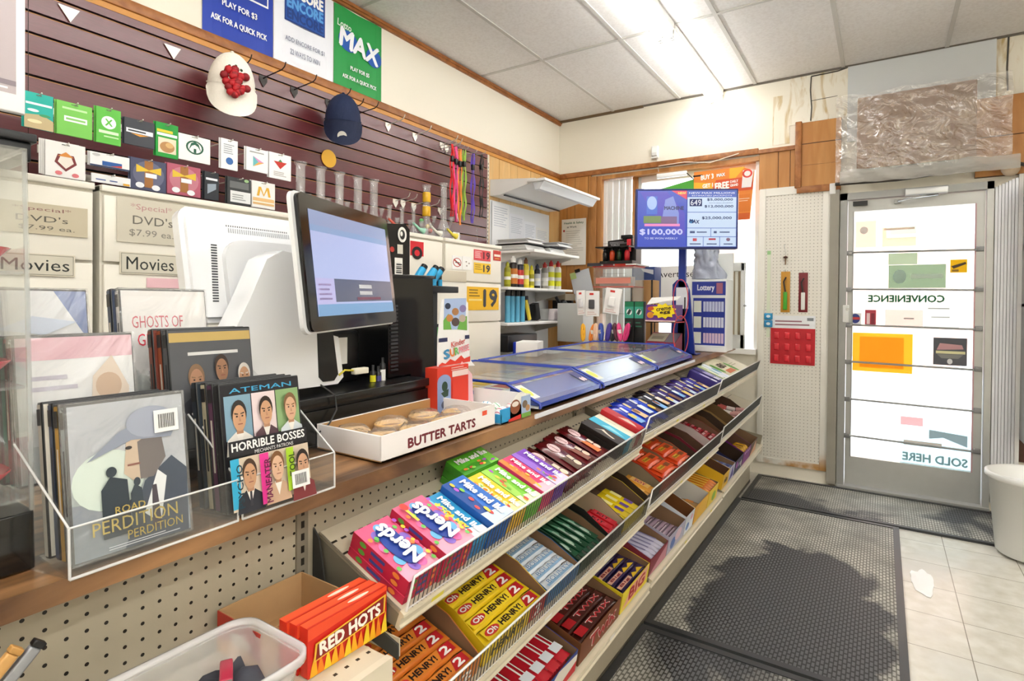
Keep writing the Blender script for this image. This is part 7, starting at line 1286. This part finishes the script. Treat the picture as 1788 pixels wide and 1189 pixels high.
wt = T('window_light', 'white under-frame lamp with a black plug hanging at the window head', 'lamp', onY(1170, 305, YE-.04)); b = MB(); b.box(-.12, .14, 0, .03, -.02, .02, M('#f4f4f4', .4), .004); b.build('housing', wt); b = MB(); b.tube([(.14, .01, 0), (.2, .0, -.06), (.24, 0, -.04)], .004, BLK, 6); b.box(.2, .28, -.01, .02, -.05, -.03, BLK, .003); b.build('plug', wt)
b = MB(); b.tube([onY(1150, 290, YE-.035), onY(1195, 283, YE-.035), onY(1240, 284, YE-.035), onY(1290, 268, YE-.035)], .004, M('#e9d8c2'), 5); b.tube([onY(1147, 275, YE-.02), onY(1150, 300, YE-.02)], .0025, WHT, 5); b.build('wall_wire', label='loose pale wire along the window head', cat='wire', world=True)
# pegboard panel
WPEG = peg_mat('white_pegboard', '#eeeae0', '#6f6a60', (0, 2), .0254, .11, .02)
t = T('pegboard_panel', 'tall white pegboard panel with a frame left of the door', 'pegboard', (-.58, YE, .1)); hz = 2.16
b = MB(); b.box(-.20, .195, -.022, -.014, .04, hz-.06, WPEG); b.build('board', t)
h = nodes('stained_frame', .5); s = h.xyz(); n = h.ramp(h.noi(7, 5), .4, .6); lo = h.ramp(s[2], .17, .02); h.col(h.mix(h.ma('MULTIPLY', n, lo), '#efece3', '#b98a4e')); SFM = h.m
b = MB(); b.box(-.245, -.2, -.03, 0, 0, hz, SFM, .003); b.box(.195, .25, -.03, 0, 0, hz, SFM, .003); b.box(-.2, .195, -.028, 0, hz-.06, hz, SFM); b.box(-.2, .195, -.028, 0, 0, .045, SFM); b.build('frame', t)
Yp = YE-.024
b = MB(); b.box(-.335, -.275, YE-.05, YE, .02, 2.2, M('#a39e92', .5, var=.2, bscale=10)); b.box(-.34, -.30, YE-.055, YE-.0, 2.17, 2.25, WHT, .006); b.build('trim_12', kind='structure', label='worn grey jamb strip')
for k, (px, pt_, c, nm) in enumerate(((1372, 440, '#5a2f24', 'brown key'), )):
    p = onY(px, pt_, Yp); t = T('key_ring', 'small brown key hanging on a hook near the top of the pegboard', 'key', (p.x, Yp, p.z-.12)); b = MB(); b.lathe([(0, 0), (.014, .002), (.016, .012), (0, .02)], M(c, .4), 10, (0, -.012, .07)); b.box(-.004, .004, -.014, -.010, .02, .075, M('#7a5a3c', .4, .4)); b.build('key', t); b = MB(); b.tube([(0, 0, .18), (-.01, -.02, .17), (.0, -.02, .12), (0, -.012, .09)], .002, CHROME, 5); b.build('hook', t)
for k, (x0, x1, pt_, pb, c, c2, nm) in enumerate(((1363, 1380, 474, 545, '#c8902c', '#4aa832', 'green and amber'), (1394, 1411, 476, 545, '#7a1a24', '#eceae6', 'red and white'))):
    a = onY(x0, pb, Yp-.002); c_ = onY(x1, pt_, Yp-.002); w = c_.x-a.x; hh = c_.z-a.z; t = T('blister_pack', nm+' packaged tool hanging on the pegboard', 'package', ((a.x+c_.x)/2, Yp-.003, a.z))
    b = MB(); b.box(-w/2, w/2, -.002, 0, 0, hh, M(c, .4), .001); b.build('card', t); b = MB(); b.box(-w*.22, w*.22, -.014, -.002, hh*.06, hh*.5, M(c2, .3), .005); b.tube([(0, -.01, hh*.5), (-.012, -.01, hh*.75), (.004, -.01, hh*.86)], .006, M('#2a1c1c', .4), 6); b.build('tool', t); b = MB(); b.tube([(0, 0, hh*.98), (0, -.02, hh*1.0), (0, -.03, hh*1.04)], .002, CHROME, 5); b.build('hook', t)
a = onY(1343, 438, Yp); b = MB(); b.box(-.012, .012, -.003, 0, -.68, 0, M('#dfe6cf', .5)); b.box(-.013, .013, -.004, 0, -.03, .0, M('#9ac88a', .5)); b.build('ticket_strip', loc=(a.x, Yp-.001, a.z), label='long narrow pale strip hanging at the left side of the pegboard', cat='strip')
a = onY(1342, 570, Yp); b = MB(); b.box(-.03, .03, -.02, -.004, 0, .055, M('#2a8ac0', .3), .006); b.box(-.03, .03, -.02, -.004, .06, .11, M('#2f9ad0', .3), .006); b.art((-.03, -.02, 0), (.06, 0, 0), (0, 0, .11), [('e', .5, .25, .25, .1, '#e9f2f8'), ('e', .5, .78, .25, .1, '#e9f2f8')]); b.build('blue_pack', loc=(a.x, Yp-.001, a.z-.005), label='pair of blue packs hanging at the pegboard left edge', cat='package')
a = onY(1345, 634, Yp-.004); c_ = onY(1424, 552, Yp-.004); w = c_.x-a.x; hh = c_.z-a.z; t = T('coin_card', 'white headed card of red pouches hanging low on the pegboard', 'package', ((a.x+c_.x)/2, Yp-.004, a.z))
b = MB(); b.box(-w/2, w/2, -.003, 0, 0, hh, M('#eceef2', .5)); b.art((-w/2, -.003, 0), (w, 0, 0), (0, 0, hh), [('r', 0, 0, 1, .74, '#c41a28'), ('l', .1, .78, .9, .92, 2, '#9a6a78'), ('r', .82, .9, .96, .96, '#8a8f98')]); b.build('card', t)
for r_ in range(3):
    for q in range(4): b = MB(); b.box(-.018, .018, -.016, -.003, 0, .052, M('#dc2a38', .25, coat=.4), .008); b.build('red_pouch', t, loc=(-w/2+w*(.14+.24*q), 0, hh*(.05+.235*r_)))
# sidelight strip is structure; stickers on the door glass
def dst(px0, py0, px1, py1, c, items, lab, cat='sticker', mirror=False, Y=YE+.018):
    a = onY(px0, py1, Y); c_ = onY(px1, py0, Y); w = c_.x-a.x; hh = onY((px0+px1)/2, py0, Y).z-onY((px0+px1)/2, py1, Y).z; zb = onY((px0+px1)/2, py1, Y).z; b = MB()
    if c: b.box(-w/2, w/2, -.001, 0, 0, hh, c)
    if mirror: b.art((w/2, -.0012, 0), (-w, 0, 0), (0, 0, hh), items, -.0002)
    else: b.art((-w/2, -.001, 0), (w, 0, 0), (0, 0, hh), items)
    b.build('door_sticker', loc=((a.x+c_.x)/2, Y, zb), label=lab, cat=cat)
ST = lambda c: clear('tint_%s' % c.strip('#'), lin(c)[:3], 1.3, .18, lin(c)[:3])
dst(1488, 582, 1594, 650, thinpaper('#ffd65a'), [('r', .12, .1, .86, .9, thinpaper('#fbca48'))], 'yellow paper sheet on the door glass')
dst(1629, 590, 1689, 638, thinpaper('#77777a'), [('p', [(.1, .55), (.9, .6), (.85, .75), (.2, .8)], '#c9989c'), ('r', .08, .42, .95, .52, '#e0dcaa'), ('p', [(.1, .4), (.9, .4), (.75, .25), (.25, .25)], '#8a8a86'), ('e', .5, .14, .08, .1, '#e6e6e6')], 'grey square poster lower right of the yellow sheet')
dst(1659, 453, 1689, 476, thinpaper('#e2c23a'), [('p', [(.05, .5), (.9, .8), (.95, .65), (.2, .3)], '#3a2a14'), ('r', .1, .08, .5, .24, '#8a6a1a')], 'small yellow sticker with brown bar upper right of the door')
dst(1483, 546, 1504, 566, '#f2f2f4', [('e', .5, .5, .4, .42, '#2a3a8a'), ('r', .12, .4, .88, .62, '#c83a3a')], 'small round red and blue badge sticker')
dst(1510, 541, 1530, 570, '#b83a4a', [('r', .15, .15, .45, .8, '#e6c9cc'), ('r', .55, .15, .85, .8, '#8a2a3a')], 'small red sticker beside the round badge')
dst(1515, 512, 1650, 531, None, [('t', 'CONVENIENCE', .5, .5, 1, .7, M('#0f6a48', .5), 0, .08)], 'dark green mirrored lettering across the door glass', 'lettering', True)
dst(1551, 442, 1602, 462, ST('#b9ccc0'), [], 'pale green upper tab on the door glass'); dst(1551, 462, 1652, 503, ST('#a9c0b2'), [('e', .2, .5, .12, .3, '#9ab3a6'), ('r', .4, .4, .95, .6, '#b5c9b8')], 'pale green translucent decal in the middle of the door')
dst(1614, 535, 1675, 573, thinpaper('#f4f4f2'), [('l', .2, .45, .8, .55, 1, '#a9a9a4'), ('l', .1, .85, .8, .95, 1, '#9a9a96')], 'white notice with two text lines on the door')
dst(1545, 541, 1612, 571, ST('#e6dede'), [('l', .5, .4, .8, .6, 1, '#a9a6a6')], 'pale blank notice left of the white notice')
dst(1494, 386, 1530, 432, ST('#efe2dc'), [('e', .4, .65, .2, .14, '#d9cfc9')], 'faint cream poster at the upper left of the glass'); dst(1540, 396, 1600, 430, ST('#f2e4da'), [('r', .05, .85, .95, .95, '#e6cdb8')], 'faint beige poster next to the cream one')
dst(1571, 748, 1696, 816, ST('#d8e6ea'), [('p', [(.42, .95), (.95, .88), (.95, .6), (.62, .78), (.42, .72)], '#a9c6d6'), ('r', .05, .5, .6, .62, '#eadfd6')], 'pale blue cigarette poster at the bottom of the door'); dst(1572, 728, 1612, 743, ST('#d9bcbc'), [], 'small dull pink label above the pale blue poster')
dst(1575, 793, 1690, 812, None, [('t', 'SOLD HERE', .5, .5, 1, .8, M('#8fb9c4', .5), 0, .04)], 'mirrored SOLD HERE lettering near the bottom of the door', 'lettering', True, YE+.014)
# wrapped cardboard over the door
t = T('wrapped_air_conditioner', 'cardboard covered unit wrapped in clear plastic above the door', 'air conditioner', (.17, YE-.06, 2.22))
b = MB(); b.box(-.34, .33, -.02, .055, .10, .62, M('#a9805c', .75, var=.15, bscale=6), .01); b.build('cardboard', t)
b = MB(); b.box(-.34, .30, -.05, .05, .05, .10, M('#8a8d80', .5)); b.build('grey_sill', t)
def sheetw(x0, x1, z0, z1, y, amp, seed, m):
    V = []; F = []; nx, nz = 80, 52
    for j in range(nz+1):
        for i in range(nx+1):
            u, v = i/nx, j/nz; x = x0+(x1-x0)*u; z = z0+(z1-z0)*v+.02*noise.noise(Vector((u*6, seed, 0)))*(1 if j in (0, nz) else 0)
            q = Vector((x*5, z*5, seed)); V.append((x, y-.5*amp*math.sin(math.pi*v)*math.sin(math.pi*u)+amp*(noise.noise(q)+.6*noise.noise(q*2.7+Vector((z*9, 0, 0)))-.2*abs(noise.noise(q*7))), z))
    for j in range(nz):
        for i in range(nx): k = j*(nx+1)+i; F.append((k, k+1, k+nx+2, k+nx+1))
    b = MB(); b.add(V, F, m, True); return b
WRAP = clear('wrap_film', (.97, .96, .95), 2.8, .16, rough=.16, wrinkle=1.0)
sheetw(-.47, .50, .02, .63, -.06, .035, 1, WRAP).build('plastic_wrap', t); sheetw(-.44, .54, .0, .09, -.075, .022, 5, clear('wrap_fold', (.8, .79, .78), 1.6, .4, (.75, .72, .68), .15, 1.0)).build('plastic_fold', t)
b = MB(); b.tube([(-.47, -.05, .01), (-.1, -.06, .0), (.2, -.06, .02), (.5, -.05, .05), (.62, -.03, .0)], .012, M('#3a332c', .6), 7); b.build('black_hose', t)
b = MB(); b.ball((.5, -.02, .02), .05, M('#c9b49a', .7, bump=.5), 8, 1.2); b.build('foam_plug', t)
# ---- things resting on the gently sloping counter follow its slope
for o in COL.objects:
    if o.parent is None and o.name.split('.')[0] in ('cash_drawer', 'ticket_display_case', 'bakery_tray', 'acrylic_dvd_rack', 'acrylic_display_case', 'egg_tray', 'lottery_terminal', 'candy_standee', 'lottery_ticket', 'point_of_sale_terminal'):
        o.rotation_euler.x = .0165
        o.location.z += .0015
